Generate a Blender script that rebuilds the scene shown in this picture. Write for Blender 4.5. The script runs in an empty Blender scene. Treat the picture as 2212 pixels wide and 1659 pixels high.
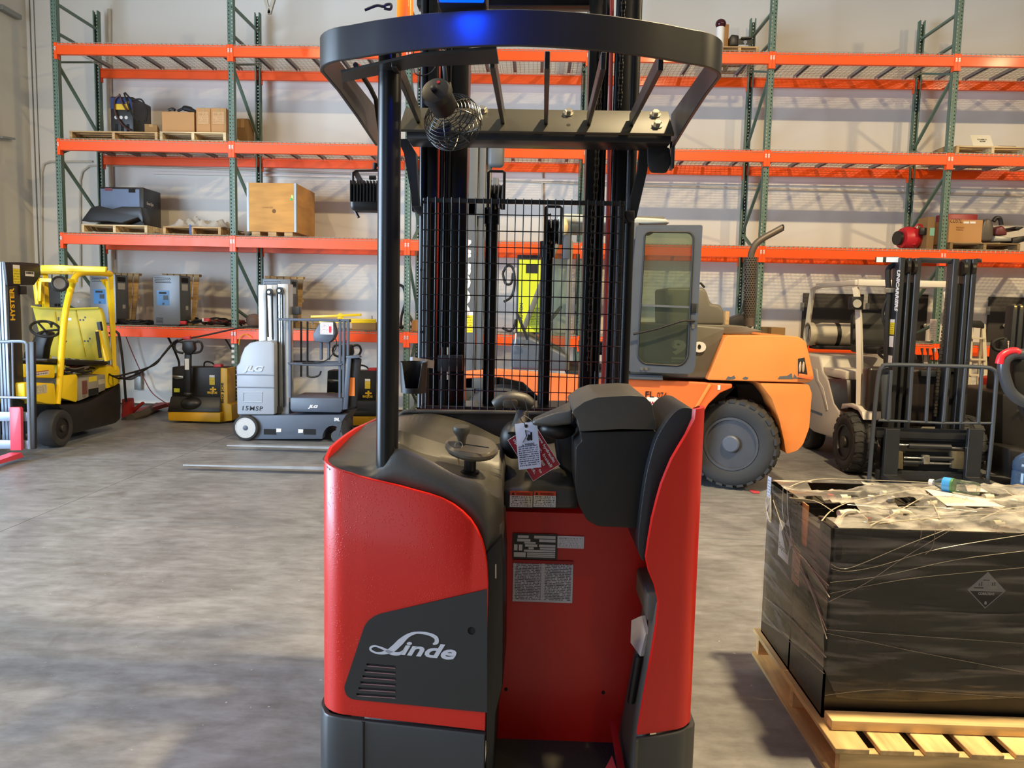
import bpy, bmesh, math, random
from mathutils import Vector, Matrix
random.seed(7)
SC = bpy.context.scene
COL = SC.collection
V = Vector
PI = math.pi

# ------------------------------------------------------------------ camera
F_PX, PITCH, YAW, ROLL, CAM_H = 1691.0, 0.0973, 0.0268, 0.0218, 1.7275
CAMP = V((0, 0, CAM_H))
_f0 = V((-math.sin(YAW), math.cos(YAW), 0))
FWD = (_f0 * math.cos(PITCH) + V((0, 0, -math.sin(PITCH)))).normalized()
_r0 = V((math.cos(YAW), math.sin(YAW), 0))
_u0 = _r0.cross(FWD).normalized()
RGT = _r0 * math.cos(ROLL) + _u0 * math.sin(ROLL)
UPV = _u0 * math.cos(ROLL) - _r0 * math.sin(ROLL)
cam_d = bpy.data.cameras.new('camera')
cam = bpy.data.objects.new('camera', cam_d)
COL.objects.link(cam)
cam_d.sensor_fit = 'HORIZONTAL'
cam_d.sensor_width = 36.0
cam_d.lens = F_PX / 2212.0 * 36.0
cam_d.clip_start = 0.05
cam_d.clip_end = 200
mw = Matrix((RGT, UPV, -FWD)).transposed().to_4x4()
mw.translation = CAMP
cam.matrix_world = mw
SC.camera = cam

# ------------------------------------------------------------------ light
SC.view_settings.view_transform = 'Standard'
SC.view_settings.look = 'None'
SC.view_settings.gamma = 1.0
SC.view_settings.use_curve_mapping = False
SC.view_settings.exposure = 0.10
world = bpy.data.worlds.new('world')
SC.world = world
world.use_nodes = True
_bg = world.node_tree.nodes['Background']
_bg.inputs[0].default_value = (0.88, 0.92, 1.0, 1)
_bg.inputs[1].default_value = 0.09

def area_light(name, loc, target, sx, sy, power, col):
    d = bpy.data.lights.new(name, 'AREA')
    d.shape = 'RECTANGLE'; d.size = sx; d.size_y = sy
    d.energy = power; d.color = col
    o = bpy.data.objects.new(name, d); COL.objects.link(o)
    o.location = loc
    o.rotation_euler = (V(target) - V(loc)).to_track_quat('-Z', 'Y').to_euler()
    return o
# daylight through the open roller door in the left wall and through the door behind the camera
area_light('daylight_side_door', (-8.2, 2.6, 2.2), (0, 5.0, 1.6), 5.2, 4.2, 1500, (0.60, 0.78, 1.0))
area_light('daylight_rear_door', (-6.0, -7.0, 2.3), (-1.5, 8, 2.2), 4.2, 4.2, 120, (0.78, 0.89, 1.0))

# ------------------------------------------------------------------ photo pixel -> point
def ray(px, py):
    return (FWD + RGT * ((px - 1106.0) / F_PX) - UPV * ((py - 829.5) / F_PX))
def at(px, py, Y=None, z=None, X=None, plane=None):
    """point of the place seen at photo pixel (px,py) on a known surface"""
    r = ray(px, py)
    if plane is not None:
        p, n = V(plane[0]), V(plane[1])
        return CAMP + r * ((p - CAMP).dot(n) / r.dot(n))
    if Y is not None: return CAMP + r * ((Y - CAMP.y) / r.y)
    if z is not None: return CAMP + r * ((z - CAMP.z) / r.z)
    return CAMP + r * ((X - CAMP.x) / r.x)

# ------------------------------------------------------------------ materials
def lin(c):
    out = []
    for x in c[:3]:
        x = x / 255.0
        out.append(x / 12.92 if x <= 0.04045 else ((x + 0.055) / 1.055) ** 2.4)
    return tuple(out) + (1.0,)
MATS = {}
def mat(name, rgb, rough=0.5, metal=0.0, var=0.12, scale=6.0, bump=0.0, bscale=60.0, coat=0.0, spec=0.5, emit=None, trans=0.0, alpha=1.0):
    if name in MATS: return MATS[name]
    m = bpy.data.materials.new(name); m.use_nodes = True
    nt = m.node_tree; b = nt.nodes['Principled BSDF']
    c = lin(rgb)
    b.inputs['Base Color'].default_value = c
    b.inputs['Roughness'].default_value = rough
    b.inputs['Metallic'].default_value = metal
    b.inputs['Specular IOR Level'].default_value = spec
    b.inputs['Coat Weight'].default_value = coat
    b.inputs['Coat Roughness'].default_value = 0.12
    b.inputs['Transmission Weight'].default_value = trans
    b.inputs['Alpha'].default_value = alpha
    if emit:
        b.inputs['Emission Color'].default_value = lin(emit[0]); b.inputs['Emission Strength'].default_value = emit[1]
    tc = nt.nodes.new('ShaderNodeTexCoord')
    if var > 0:
        n = nt.nodes.new('ShaderNodeTexNoise'); n.inputs['Scale'].default_value = scale; n.inputs['Detail'].default_value = 5
        nt.links.new(tc.outputs['Object'], n.inputs['Vector'])
        mx = nt.nodes.new('ShaderNodeMix'); mx.data_type = 'RGBA'
        mx.inputs[6].default_value = tuple(x * (1 - var) for x in c[:3]) + (1,)
        mx.inputs[7].default_value = tuple(min(1, x * (1 + var)) for x in c[:3]) + (1,)
        nt.links.new(n.outputs['Fac'], mx.inputs[0])
        nt.links.new(mx.outputs[2], b.inputs['Base Color'])
        mr = nt.nodes.new('ShaderNodeMapRange'); mr.inputs[3].default_value = max(0, rough - 0.08); mr.inputs[4].default_value = min(1, rough + 0.08)
        nt.links.new(n.outputs['Fac'], mr.inputs[0]); nt.links.new(mr.outputs[0], b.inputs['Roughness'])
    if bump > 0:
        n2 = nt.nodes.new('ShaderNodeTexNoise'); n2.inputs['Scale'].default_value = bscale; n2.inputs['Detail'].default_value = 3
        nt.links.new(tc.outputs['Object'], n2.inputs['Vector'])
        bp = nt.nodes.new('ShaderNodeBump'); bp.inputs['Strength'].default_value = bump; bp.inputs['Distance'].default_value = 0.004
        nt.links.new(n2.outputs['Fac'], bp.inputs['Height']); nt.links.new(bp.outputs[0], b.inputs['Normal'])
    MATS[name] = m
    return m

def wood_mat(name, rgb, axis_scale=(2, 30, 30), var=0.35, rough=0.75):
    if name in MATS: return MATS[name]
    m = bpy.data.materials.new(name); m.use_nodes = True
    nt = m.node_tree; b = nt.nodes['Principled BSDF']; b.inputs['Roughness'].default_value = rough
    tc = nt.nodes.new('ShaderNodeTexCoord'); mp = nt.nodes.new('ShaderNodeMapping'); mp.inputs['Scale'].default_value = axis_scale
    nt.links.new(tc.outputs['Object'], mp.inputs[0])
    n = nt.nodes.new('ShaderNodeTexNoise'); n.inputs['Scale'].default_value = 1.0; n.inputs['Detail'].default_value = 6
    nt.links.new(mp.outputs[0], n.inputs['Vector'])
    n3 = nt.nodes.new('ShaderNodeTexNoise'); n3.inputs['Scale'].default_value = 1.7; nt.links.new(tc.outputs['Object'], n3.inputs['Vector'])
    add = nt.nodes.new('ShaderNodeMath'); add.operation = 'AVERAGE' if False else 'ADD'
    nt.links.new(n.outputs['Fac'], add.inputs[0]); nt.links.new(n3.outputs['Fac'], add.inputs[1])
    cr = nt.nodes.new('ShaderNodeValToRGB')
    c = lin(rgb)
    cr.color_ramp.elements[0].position = 0.7; cr.color_ramp.elements[0].color = tuple(x * (1 - var) for x in c[:3]) + (1,)
    cr.color_ramp.elements[1].position = 1.25 if False else 1.0; cr.color_ramp.elements[1].color = tuple(min(1, x * (1 + var * 0.6)) for x in c[:3]) + (1,)
    mul = nt.nodes.new('ShaderNodeMath'); mul.operation = 'MULTIPLY'; mul.inputs[1].default_value = 0.85
    nt.links.new(add.outputs[0], mul.inputs[0]); nt.links.new(mul.outputs[0], cr.inputs[0])
    nt.links.new(cr.outputs[0], b.inputs['Base Color'])
    bp = nt.nodes.new('ShaderNodeBump'); bp.inputs['Strength'].default_value = 0.25; bp.inputs['Distance'].default_value = 0.003
    nt.links.new(n.outputs['Fac'], bp.inputs['Height']); nt.links.new(bp.outputs[0], b.inputs['Normal'])
    MATS[name] = m
    return m

def print_mat(name, paper, ink, lines=14, axis='Z', across='X', head=None, cols=1, dens=0.5):
    """a label with rows of small print; generated coordinates of a thin plate"""
    if name in MATS: return MATS[name]
    m = bpy.data.materials.new(name); m.use_nodes = True
    nt = m.node_tree; b = nt.nodes['Principled BSDF']; b.inputs['Roughness'].default_value = 0.55
    N = nt.nodes.new; L = nt.links.new
    tc = N('ShaderNodeTexCoord'); sp = N('ShaderNodeSeparateXYZ'); L(tc.outputs['UV'], sp.inputs[0])
    U, W = sp.outputs[0], sp.outputs[1]
    def math_(op, a, bb=None):
        q = N('ShaderNodeMath'); q.operation = op
        for i, x in enumerate((a, bb)):
            if x is None: continue
            if isinstance(x, (int, float)): q.inputs[i].default_value = x
            else: L(x, q.inputs[i])
        return q.outputs[0]
    row = math_('FRACT', math_('MULTIPLY', W, float(lines)))
    inrow = math_('GREATER_THAN', row, 0.45)
    nz = N('ShaderNodeTexNoise'); nz.inputs['Scale'].default_value = 1.0; nz.inputs['Detail'].default_value = 0
    cmb = N('ShaderNodeCombineXYZ'); L(math_('MULTIPLY', U, 40.0), cmb.inputs[0])
    L(math_('MULTIPLY', math_('FLOOR', math_('MULTIPLY', W, float(lines))), 7.3), cmb.inputs[1])
    L(cmb.outputs[0], nz.inputs['Vector'])
    word = math_('GREATER_THAN', nz.outputs['Fac'], 0.5 - (dens - 0.5) * 0.4)
    cu = math_('FRACT', math_('MULTIPLY', U, float(cols)))
    mg = math_('MULTIPLY', math_('GREATER_THAN', cu, 0.06), math_('LESS_THAN', cu, 0.94))
    mg = math_('MULTIPLY', mg, math_('MULTIPLY', math_('GREATER_THAN', W, 0.05), math_('LESS_THAN', W, 0.93)))
    fac = math_('MULTIPLY', math_('MULTIPLY', inrow, word), mg)
    mx = N('ShaderNodeMix'); mx.data_type = 'RGBA'; mx.inputs[6].default_value = lin(paper); mx.inputs[7].default_value = lin(ink)
    L(fac, mx.inputs[0]); last = mx.outputs[2]
    if head:
        hm = N('ShaderNodeMix'); hm.data_type = 'RGBA'; L(math_('GREATER_THAN', W, head[1]), hm.inputs[0])
        L(last, hm.inputs[6]); hm.inputs[7].default_value = lin(head[0]); last = hm.outputs[2]
    L(last, b.inputs['Base Color'])
    MATS[name] = m
    return m

# ------------------------------------------------------------------ objects
WM = {}
def tag(o, label=None, cat=None, group=None, kind=None):
    if label: o['label'] = label
    if cat: o['category'] = cat
    if group: o['group'] = group
    if kind: o['kind'] = kind
    return o
def thing(name, label, cat, loc=(0, 0, 0), rz=0.0, group=None, kind=None):
    o = bpy.data.objects.new(name, None); COL.objects.link(o)
    o.empty_display_size = 0.1
    o.location = loc; o.rotation_euler = (0, 0, rz)
    WM[o] = Matrix.Translation(V(loc)) @ Matrix.Rotation(rz, 4, 'Z')
    return tag(o, label, cat, group, kind)
def link(name, me, parent=None, m=None):
    o = bpy.data.objects.new(name, me); COL.objects.link(o)
    if m is not None:
        me.materials.clear(); me.materials.append(m)
    if parent is not None:
        o.parent = parent; WM[o] = WM[parent]
    else: WM[o] = Matrix.Identity(4)
    return o
def copy_tree(o, parent=None, loc=None, rz=None):
    c = o.copy(); COL.objects.link(c); c.parent = parent
    if loc is not None: c.location = loc
    if rz is not None: c.rotation_euler = (0, 0, rz)
    WM[c] = (WM[parent] if parent is not None else Matrix.Identity(4)) @ Matrix.Translation(c.location) @ c.rotation_euler.to_matrix().to_4x4()
    for ch in [x for x in KIDS.get(o, [])]: copy_tree(ch, c)
    return c
KIDS = {}
def rodframe(d):
    d = d.normalized()
    a = V((0, 0, 1)) if abs(d.z) < 0.9 else V((1, 0, 0))
    x = d.cross(a).normalized(); y = d.cross(x).normalized()
    return x, y

class MB:
    def __init__(s): s.v = []; s.f = []; s.uv = None
    def add(s, vs, fs):
        n = len(s.v); s.v += [V(p) for p in vs]; s.f += [tuple(i + n for i in f) for f in fs]; return s
    def box(s, a, b):
        x0, y0, z0 = min(a[0], b[0]), min(a[1], b[1]), min(a[2], b[2]); x1, y1, z1 = max(a[0], b[0]), max(a[1], b[1]), max(a[2], b[2])
        return s.add([(x0, y0, z0), (x1, y0, z0), (x1, y1, z0), (x0, y1, z0), (x0, y0, z1), (x1, y0, z1), (x1, y1, z1), (x0, y1, z1)],
                     [(3, 2, 1, 0), (4, 5, 6, 7), (0, 1, 5, 4), (1, 2, 6, 5), (2, 3, 7, 6), (3, 0, 4, 7)])
    def cbox(s, c, size, R=None):
        c = V(c); h = V(size) / 2
        cs = [V((sx * h.x, sy * h.y, sz * h.z)) for sz in (-1, 1) for sx, sy in ((-1, -1), (1, -1), (1, 1), (-1, 1))]
        if R is not None: cs = [R @ q for q in cs]
        return s.add([c + q for q in cs], [(3, 2, 1, 0), (4, 5, 6, 7), (0, 1, 5, 4), (1, 2, 6, 5), (2, 3, 7, 6), (3, 0, 4, 7)])
    def bar(s, p0, p1, w, t, up=(0, 0, 1)):
        """rectangular bar from p0 to p1: w across, t along up"""
        p0, p1 = V(p0), V(p1); d = (p1 - p0).normalized(); up = V(up)
        x = d.cross(up)
        if x.length < 1e-5: x = d.cross(V((0, 1, 0)))
        x.normalize(); u = x.cross(d).normalized()
        q = [x * (w / 2) * a + u * (t / 2) * b for a, b in ((-1, -1), (1, -1), (1, 1), (-1, 1))]
        return s.add([p0 + k for k in q] + [p1 + k for k in q], [(3, 2, 1, 0), (4, 5, 6, 7), (0, 1, 5, 4), (1, 2, 6, 5), (2, 3, 7, 6), (3, 0, 4, 7)])
    def cyl(s, p0, p1, r, n=16, r1=None, caps=True):
        p0, p1 = V(p0), V(p1); r1 = r if r1 is None else r1
        x, y = rodframe(p1 - p0)
        ring = lambda p, rr: [p + (x * math.cos(2 * PI * i / n) + y * math.sin(2 * PI * i / n)) * rr for i in range(n)]
        fs = [(i, (i + 1) % n, n + (i + 1) % n, n + i) for i in range(n)]
        if caps: fs += [tuple(reversed(range(n))), tuple(range(n, 2 * n))]
        return s.add(ring(p0, r) + ring(p1, r1), fs)
    def tube(s, pts, r, n=8, closed=False, flat=1.0):
        pts = [V(p) for p in pts]; N = len(pts); rings = []
        px = None
        for i, p in enumerate(pts):
            if closed: d = pts[(i + 1) % N] - pts[i - 1]
            else: d = pts[min(i + 1, N - 1)] - pts[max(i - 1, 0)]
            if d.length < 1e-9: d = V((0, 0, 1))
            d.normalize()
            if px is None: x, y = rodframe(d)
            else:
                x = px - d * px.dot(d)
                if x.length < 1e-6: x, y = rodframe(d)
                x.normalize(); y = d.cross(x)
            px = x
            rr = r[i] if isinstance(r, (list, tuple)) else r
            rings.append([p + (x * math.cos(2 * PI * k / n) + y * math.sin(2 * PI * k / n) * flat) * rr for k in range(n)])
        return s.loft(rings, closed)
    def loft(s, rings, closed=False, caps=True, ringclosed=True):
        n = len(rings[0]); vs = [p for r in rings for p in r]; fs = []
        m = len(rings)
        for i in range(m if closed else m - 1):
            a, b = i * n, ((i + 1) % m) * n
            for k in range(n if ringclosed else n - 1): fs.append((a + k, a + (k + 1) % n, b + (k + 1) % n, b + k))
        if caps and not closed and ringclosed: fs += [tuple(reversed(range(n))), tuple(range((m - 1) * n, m * n))]
        return s.add(vs, fs)
    def lathe(s, prof, o=(0, 0, 0), axis=(0, 0, 1), n=24, caps=True):
        o = V(o); ax = V(axis).normalized(); x, y = rodframe(ax); rings = []
        for r, h in prof:
            r = max(r, 1e-4)
            rings.append([o + ax * h + (x * math.cos(2 * PI * k / n) + y * math.sin(2 * PI * k / n)) * r for k in range(n)])
        return s.loft(rings, caps=caps)
    def prism(s, poly, vec):
        poly = [V(p) for p in poly]; vec = V(vec); n = len(poly)
        return s.add(poly + [p + vec for p in poly], [tuple(range(n)), tuple(reversed(range(n, 2 * n)))] + [(k, n + k, n + (k + 1) % n, (k + 1) % n) for k in range(n)])
    def sphere(s, c, r, nu=12, nv=8, sc=(1, 1, 1)):
        c = V(c); rings = []
        for j in range(nv + 1):
            t = PI * j / nv; rr = max(math.sin(t), 1e-3)
            rings.append([c + V((rr * math.cos(2 * PI * k / nu) * sc[0], rr * math.sin(2 * PI * k / nu) * sc[1], -math.cos(t) * sc[2])) * r for k in range(nu)])
        return s.loft(rings)
    def mesh(s, name, bevel=0.0, seg=2, smooth=35, fixn=True, inv=None, subd=0):
        me = bpy.data.meshes.new(name)
        vs = s.v if inv is None else [inv @ p for p in s.v]
        me.from_pydata([tuple(p) for p in vs], [], s.f)
        bm = bmesh.new(); bm.from_mesh(me)
        if fixn: bmesh.ops.recalc_face_normals(bm, faces=bm.faces)
        if bevel > 0:
            ed = [e for e in bm.edges if len(e.link_faces) == 2 and e.calc_face_angle(0) > 0.5]
            bmesh.ops.bevel(bm, geom=ed, offset=bevel, segments=seg, profile=0.5, affect='EDGES', clamp_overlap=True)
        for _ in range(subd):
            bmesh.ops.subdivide_edges(bm, edges=bm.edges, cuts=1, use_grid_fill=True, smooth=1.0)
        if smooth:
            for f in bm.faces: f.smooth = True
        bm.to_mesh(me); bm.free()
        if smooth: me.set_sharp_from_angle(angle=math.radians(smooth))
        return me
    def build(s, name, m, parent=None, world=True, **kw):
        inv = WM[parent].inverted() if (parent is not None and world) else None
        o = link(name, s.mesh(name, inv=inv, **kw), parent, m)
        if parent is not None: KIDS.setdefault(parent, []).append(o)
        return o

def bx(name, a, b, m, parent=None, bevel=0.0, world=True, **kw):
    return MB().box(a, b).build(name, m, parent, world, bevel=bevel, **kw)
def arc(c, r, a0, a1, n, ux, uy):
    c, ux, uy = V(c), V(ux), V(uy)
    return [c + ux * (r * math.cos(a0 + (a1 - a0) * i / n)) + uy * (r * math.sin(a0 + (a1 - a0) * i / n)) for i in range(n + 1)]
def rounded(pts, r, n=5):
    """2D polygon with rounded corners; r a number or one for each corner"""
    out = []; N = len(pts)
    for i in range(N):
        rr = r[i] if isinstance(r, (list, tuple)) else r
        p, a, b = V(pts[i][:2]), V(pts[i - 1][:2]), V(pts[(i + 1) % N][:2])
        da, db = (a - p), (b - p)
        la, lb = da.length, db.length
        if rr <= 0 or la < 1e-9 or lb < 1e-9: out.append(p); continue
        t = min(rr, la * 0.49, lb * 0.49)
        p0, p1 = p + da / la * t, p + db / lb * t
        for k in range(n + 1):
            u = k / n
            out.append(p0 * (1 - u) ** 2 + p * 2 * u * (1 - u) + p1 * u * u)
    return out
def smooth_pts(pts, n=8, closed=False):
    """Catmull-Rom through points"""
    pts = [V(p) for p in pts]; N = len(pts); out = []
    rng = range(N if closed else N - 1)
    for i in rng:
        p0 = pts[i - 1] if (closed or i > 0) else pts[0]; p1 = pts[i]; p2 = pts[(i + 1) % N]
        p3 = pts[(i + 2) % N] if (closed or i + 2 < N) else pts[-1]
        for k in range(n):
            t = k / n
            out.append(0.5 * ((2 * p1) + (p2 - p0) * t + (2 * p0 - 5 * p1 + 4 * p2 - p3) * t * t + (3 * p1 - p0 - 3 * p2 + p3) * t ** 3))
    if not closed: out.append(pts[-1])
    return out

def shape2d(name, outer, holes, thick, o, ux, uy, m, parent=None, world=True, bevel=0.0):
    """flat plate with holes: 2D outline in (ux,uy) at origin o, thickness along -(ux x uy)"""
    cu = bpy.data.curves.new(name, 'CURVE'); cu.dimensions = '2D'; cu.fill_mode = 'BOTH'
    for loop in [outer] + list(holes):
        sp = cu.splines.new('POLY'); sp.points.add(len(loop) - 1)
        for p, q in zip(sp.points, loop): p.co = (q[0], q[1], 0, 1)
        sp.use_cyclic_u = True
    cu.extrude = thick / 2
    ob = bpy.data.objects.new(name, cu)
    me = bpy.data.meshes.new_from_object(ob)
    bpy.data.objects.remove(ob); bpy.data.curves.remove(cu)
    o, ux, uy = V(o), V(ux), V(uy); uz = ux.cross(uy).normalized()
    inv = WM[parent].inverted() if (parent is not None and world) else Matrix.Identity(4)
    for v in me.vertices:
        c = v.co
        v.co = inv @ (o + ux * c.x + uy * c.y + uz * (c.z - thick / 2))
    ob = link(name, me, parent, m)
    if parent is not None: KIDS.setdefault(parent, []).append(ob)
    return ob

def text_mesh(s, bold=0.0, shear=0.0, extrude=0.0, spacing=1.0):
    cu = bpy.data.curves.new('t', 'FONT'); cu.body = s; cu.size = 1.0; cu.offset = bold; cu.shear = shear
    cu.extrude = extrude; cu.space_character = spacing; cu.resolution_u = 3
    ob = bpy.data.objects.new('t', cu)
    me = bpy.data.meshes.new_from_object(ob)
    bpy.data.objects.remove(ob); bpy.data.curves.remove(cu)
    return me
def text(name, s, m, parent, o, ux, uy, w=None, h=None, bold=0.0, shear=0.0, depth=0.0008, world=True, spacing=1.0):
    """lettering whose box starts at o (lower left), width along ux, height along uy; raised by depth"""
    me = text_mesh(s, bold, shear, 0.5, spacing)
    me.name = name
    xs = [v.co.x for v in me.vertices]; ys = [v.co.y for v in me.vertices]
    x0, x1, y0, y1 = min(xs), max(xs), min(ys), max(ys)
    ux, uy, o = V(ux).normalized(), V(uy).normalized(), V(o); uz = ux.cross(uy).normalized()
    sx = (w / (x1 - x0)) if w else None; sy = (h / (y1 - y0)) if h else None
    sx = sx or sy; sy = sy or sx
    inv = WM[parent].inverted() if (parent is not None and world) else Matrix.Identity(4)
    for v in me.vertices:
        c = v.co
        v.co = inv @ (o + ux * ((c.x - x0) * sx) + uy * ((c.y - y0) * sy) + uz * ((c.z + 0.5) * depth))
    ob = link(name, me, parent, m)
    if parent is not None: KIDS.setdefault(parent, []).append(ob)
    return ob

def plate(name, o, ux, uy, w, h, m, parent=None, t=0.0015, world=True):
    """thin rectangular plate with 0..1 UVs on its front (front faces ux x uy)"""
    o = V(o); ux = V(ux).normalized(); uy = V(uy).normalized(); uz = ux.cross(uy)
    b = MB(); c = [o, o + ux * w, o + ux * w + uy * h, o + uy * h]
    vs = [p + uz * t for p in c] + c
    fs = [(0, 1, 2, 3), (7, 6, 5, 4), (4, 5, 1, 0), (5, 6, 2, 1), (6, 7, 3, 2), (7, 4, 0, 3)]
    inv = WM[parent].inverted() if (parent is not None and world) else None
    if inv is not None: vs = [inv @ p for p in vs]
    me = bpy.data.meshes.new(name); me.from_pydata([tuple(p) for p in vs], [], fs)
    uvl = me.uv_layers.new(name='UVMap'); uvs = [(0, 0), (1, 0), (1, 1), (0, 1)]
    for poly in me.polygons:
        for li, vi in zip(poly.loop_indices, poly.vertices): uvl.data[li].uv = uvs[vi % 4]
    ob = link(name, me, parent, m)
    if parent is not None: KIDS.setdefault(parent, []).append(ob)
    return ob

def pxpoly(pts, Y=None, plane=None):
    return [at(p[0], p[1], Y=Y, plane=plane) for p in pts]
def pxprism(name, pts, m, parent, Y=None, plane=None, vec=(0, 0.05, 0), bevel=0.0, rnd=0, **kw):
    """outline read off the photo on a surface at known depth, given real thickness vec"""
    q = rounded(pts, rnd) if rnd else pts
    return MB().prism(pxpoly(q, Y, plane), vec).build(name, m, parent, bevel=bevel, **kw)
# ================================================================== setting
def concrete_mat():
    m = bpy.data.materials.new('concrete_floor'); m.use_nodes = True
    nt = m.node_tree; N = nt.nodes.new; L = nt.links.new; b = nt.nodes['Principled BSDF']
    tc = N('ShaderNodeTexCoord')
    n1 = N('ShaderNodeTexNoise'); n1.inputs['Scale'].default_value = 1.5; n1.inputs['Detail'].default_value = 8; n1.inputs['Roughness'].default_value = 0.62; n1.inputs['Distortion'].default_value = 0.8
    n2 = N('ShaderNodeTexNoise'); n2.inputs['Scale'].default_value = 5.0; n2.inputs['Detail'].default_value = 8; n2.inputs['Roughness'].default_value = 0.7
    mp = N('ShaderNodeMapping'); mp.inputs['Scale'].default_value = (1.0, 2.4, 1)
    L(tc.outputs['Object'], mp.inputs[0]); L(mp.outputs[0], n2.inputs['Vector']); L(tc.outputs['Object'], n1.inputs['Vector'])
    c1 = N('ShaderNodeValToRGB'); e = c1.color_ramp.elements
    e[0].position = 0.28; e[0].color = lin((110, 111, 113)); e[1].position = 0.74; e[1].color = lin((148, 149, 151))
    L(n1.outputs['Fac'], c1.inputs[0])
    c2 = N('ShaderNodeValToRGB'); e = c2.color_ramp.elements
    e[0].position = 0.34; e[0].color = (0.62, 0.61, 0.59, 1); e[1].position = 0.66; e[1].color = (1, 1, 1, 1)
    L(n2.outputs['Fac'], c2.inputs[0])
    mx = N('ShaderNodeMix'); mx.data_type = 'RGBA'; mx.blend_type = 'MULTIPLY'; mx.inputs[0].default_value = 1.0
    L(c1.outputs[0], mx.inputs[6]); L(c2.outputs[0], mx.inputs[7])
    # tyre scuffs and dark stains with shapes of their own
    w = N('ShaderNodeTexNoise'); w.inputs['Scale'].default_value = 2.2; w.inputs['Detail'].default_value = 9; w.inputs['Distortion'].default_value = 2.2
    L(tc.outputs['Object'], w.inputs['Vector'])
    c3 = N('ShaderNodeValToRGB'); e = c3.color_ramp.elements
    e[0].position = 0.60; e[0].color = (0, 0, 0, 1); e[1].position = 0.78; e[1].color = (0.55, 0.55, 0.55, 1)
    L(w.outputs['Fac'], c3.inputs[0])
    mx2 = N('ShaderNodeMix'); mx2.data_type = 'RGBA'; L(c3.outputs[0], mx2.inputs[0]); L(mx.outputs[2], mx2.inputs[6]); mx2.inputs[7].default_value = lin((78, 76, 72))
    # pale chips and spatters
    vo = N('ShaderNodeTexNoise'); vo.inputs['Scale'].default_value = 26; vo.inputs['Detail'].default_value = 3
    L(tc.outputs['Object'], vo.inputs['Vector'])
    c4 = N('ShaderNodeValToRGB'); e = c4.color_ramp.elements
    e[0].position = 0.72; e[0].color = (0, 0, 0, 1); e[1].position = 0.76; e[1].color = (0.7, 0.7, 0.7, 1)
    L(vo.outputs['Fac'], c4.inputs[0])
    mx3 = N('ShaderNodeMix'); mx3.data_type = 'RGBA'; L(c4.outputs[0], mx3.inputs[0]); L(mx2.outputs[2], mx3.inputs[6]); mx3.inputs[7].default_value = lin((196, 192, 182))
    L(mx3.outputs[2], b.inputs['Base Color'])
    mr = N('ShaderNodeMapRange'); mr.inputs[3].default_value = 0.34; mr.inputs[4].default_value = 0.62
    L(n2.outputs['Fac'], mr.inputs[0]); L(mr.outputs[0], b.inputs['Roughness'])
    bp = N('ShaderNodeBump'); bp.inputs['Strength'].default_value = 0.12; bp.inputs['Distance'].default_value = 0.006
    L(n2.outputs['Fac'], bp.inputs['Height']); L(bp.outputs[0], b.inputs['Normal'])
    return m
WALL_Y = 12.62
WALL_X = at(66, 300, Y=WALL_Y).x
m_floor = concrete_mat()
m_wall = mat('painted_tilt_up_wall', (222, 217, 208), 0.75, var=0.05, scale=0.7, bump=0.05, bscale=20)
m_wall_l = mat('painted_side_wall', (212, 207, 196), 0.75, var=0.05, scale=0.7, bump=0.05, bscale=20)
# floor slabs with saw-cut joints between them
xs = [WALL_X, -3.9, 0.42, 5.2, 12.0]; ys = [-8.0, -1.0, 5.9, 12.9]
fl = tag(bx('floor', (WALL_X - 0.4, -8, -0.12), (12.2, 13.0, -0.004), mat('joint_filler', (60, 58, 54), 0.9)), 'grey scuffed concrete warehouse floor with saw cut joints', 'floor', kind='structure')
for i in range(len(xs) - 1):
    for j in range(len(ys) - 1):
        bx('floor_slab', (xs[i] + 0.003, ys[j] + 0.003, -0.05), (xs[i + 1] - 0.003, ys[j + 1] - 0.003, 0.0), m_floor, fl)
tag(bx('wall_back', (WALL_X - 0.3, WALL_Y, -0.1), (12.2, WALL_Y + 0.25, 8.8), m_wall), 'cream painted concrete wall behind the orange pallet rack', 'wall', kind='structure')
tag(bx('wall_left', (WALL_X - 0.25, 6.2, -0.1), (WALL_X, WALL_Y, 8.8), m_wall_l), 'plain cream side wall at the far left corner', 'wall', kind='structure')
tag(bx('ceiling', (WALL_X - 0.3, -8, 8.8), (12.2, WALL_Y + 0.2, 9.0), mat('ceiling_deck', (190, 188, 182), 0.7)), 'pale metal roof deck above the warehouse', 'ceiling', kind='structure')
# reveal grooves and conduits
m_groove = mat('wall_groove', (120, 113, 100), 0.8)
m_cond = mat('painted_conduit', (196, 188, 172), 0.5)
tr = bx('trim_1', (WALL_X + 0.06, WALL_Y - 0.012, 0), (WALL_X + 0.075, WALL_Y + 0.01, 8.8), m_groove)
tag(tr, 'vertical groove beside the left wall corner', 'trim', kind='structure')
tr2 = bx('trim_2', (WALL_X + 0.13, WALL_Y - 0.012, 0), (WALL_X + 0.14, WALL_Y + 0.01, 8.8), m_groove)
tag(tr2, 'second vertical groove of the left wall corner', 'trim', kind='structure')
def conduit(name, pxs, label, r=0.016, Y=WALL_Y - 0.03):
    pts = [at(x, y, Y=Y) for x, y in pxs]
    o = MB().tube(pts, r, 8).build(name, m_cond); tag(o, label, 'conduit'); return o
conduit('wall_conduit', [(90, 570), (90, 430), (90, 372), (95, 354), (108, 349), (135, 349), (200, 349)], 'thin painted conduit bending right above the yellow forklift')
conduit('wall_conduit', [(174, 620), (173, 430), (173, 390), (178, 370), (192, 359), (215, 357), (820, 377), (1270, 398), (2212, 423)], 'long painted conduit running along the wall under the third shelf level')
conduit('wall_conduit', [(236, 20), (238, 200), (245, 560)], 'vertical conduit on the wall behind the black plasma cutter', 0.03)
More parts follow.
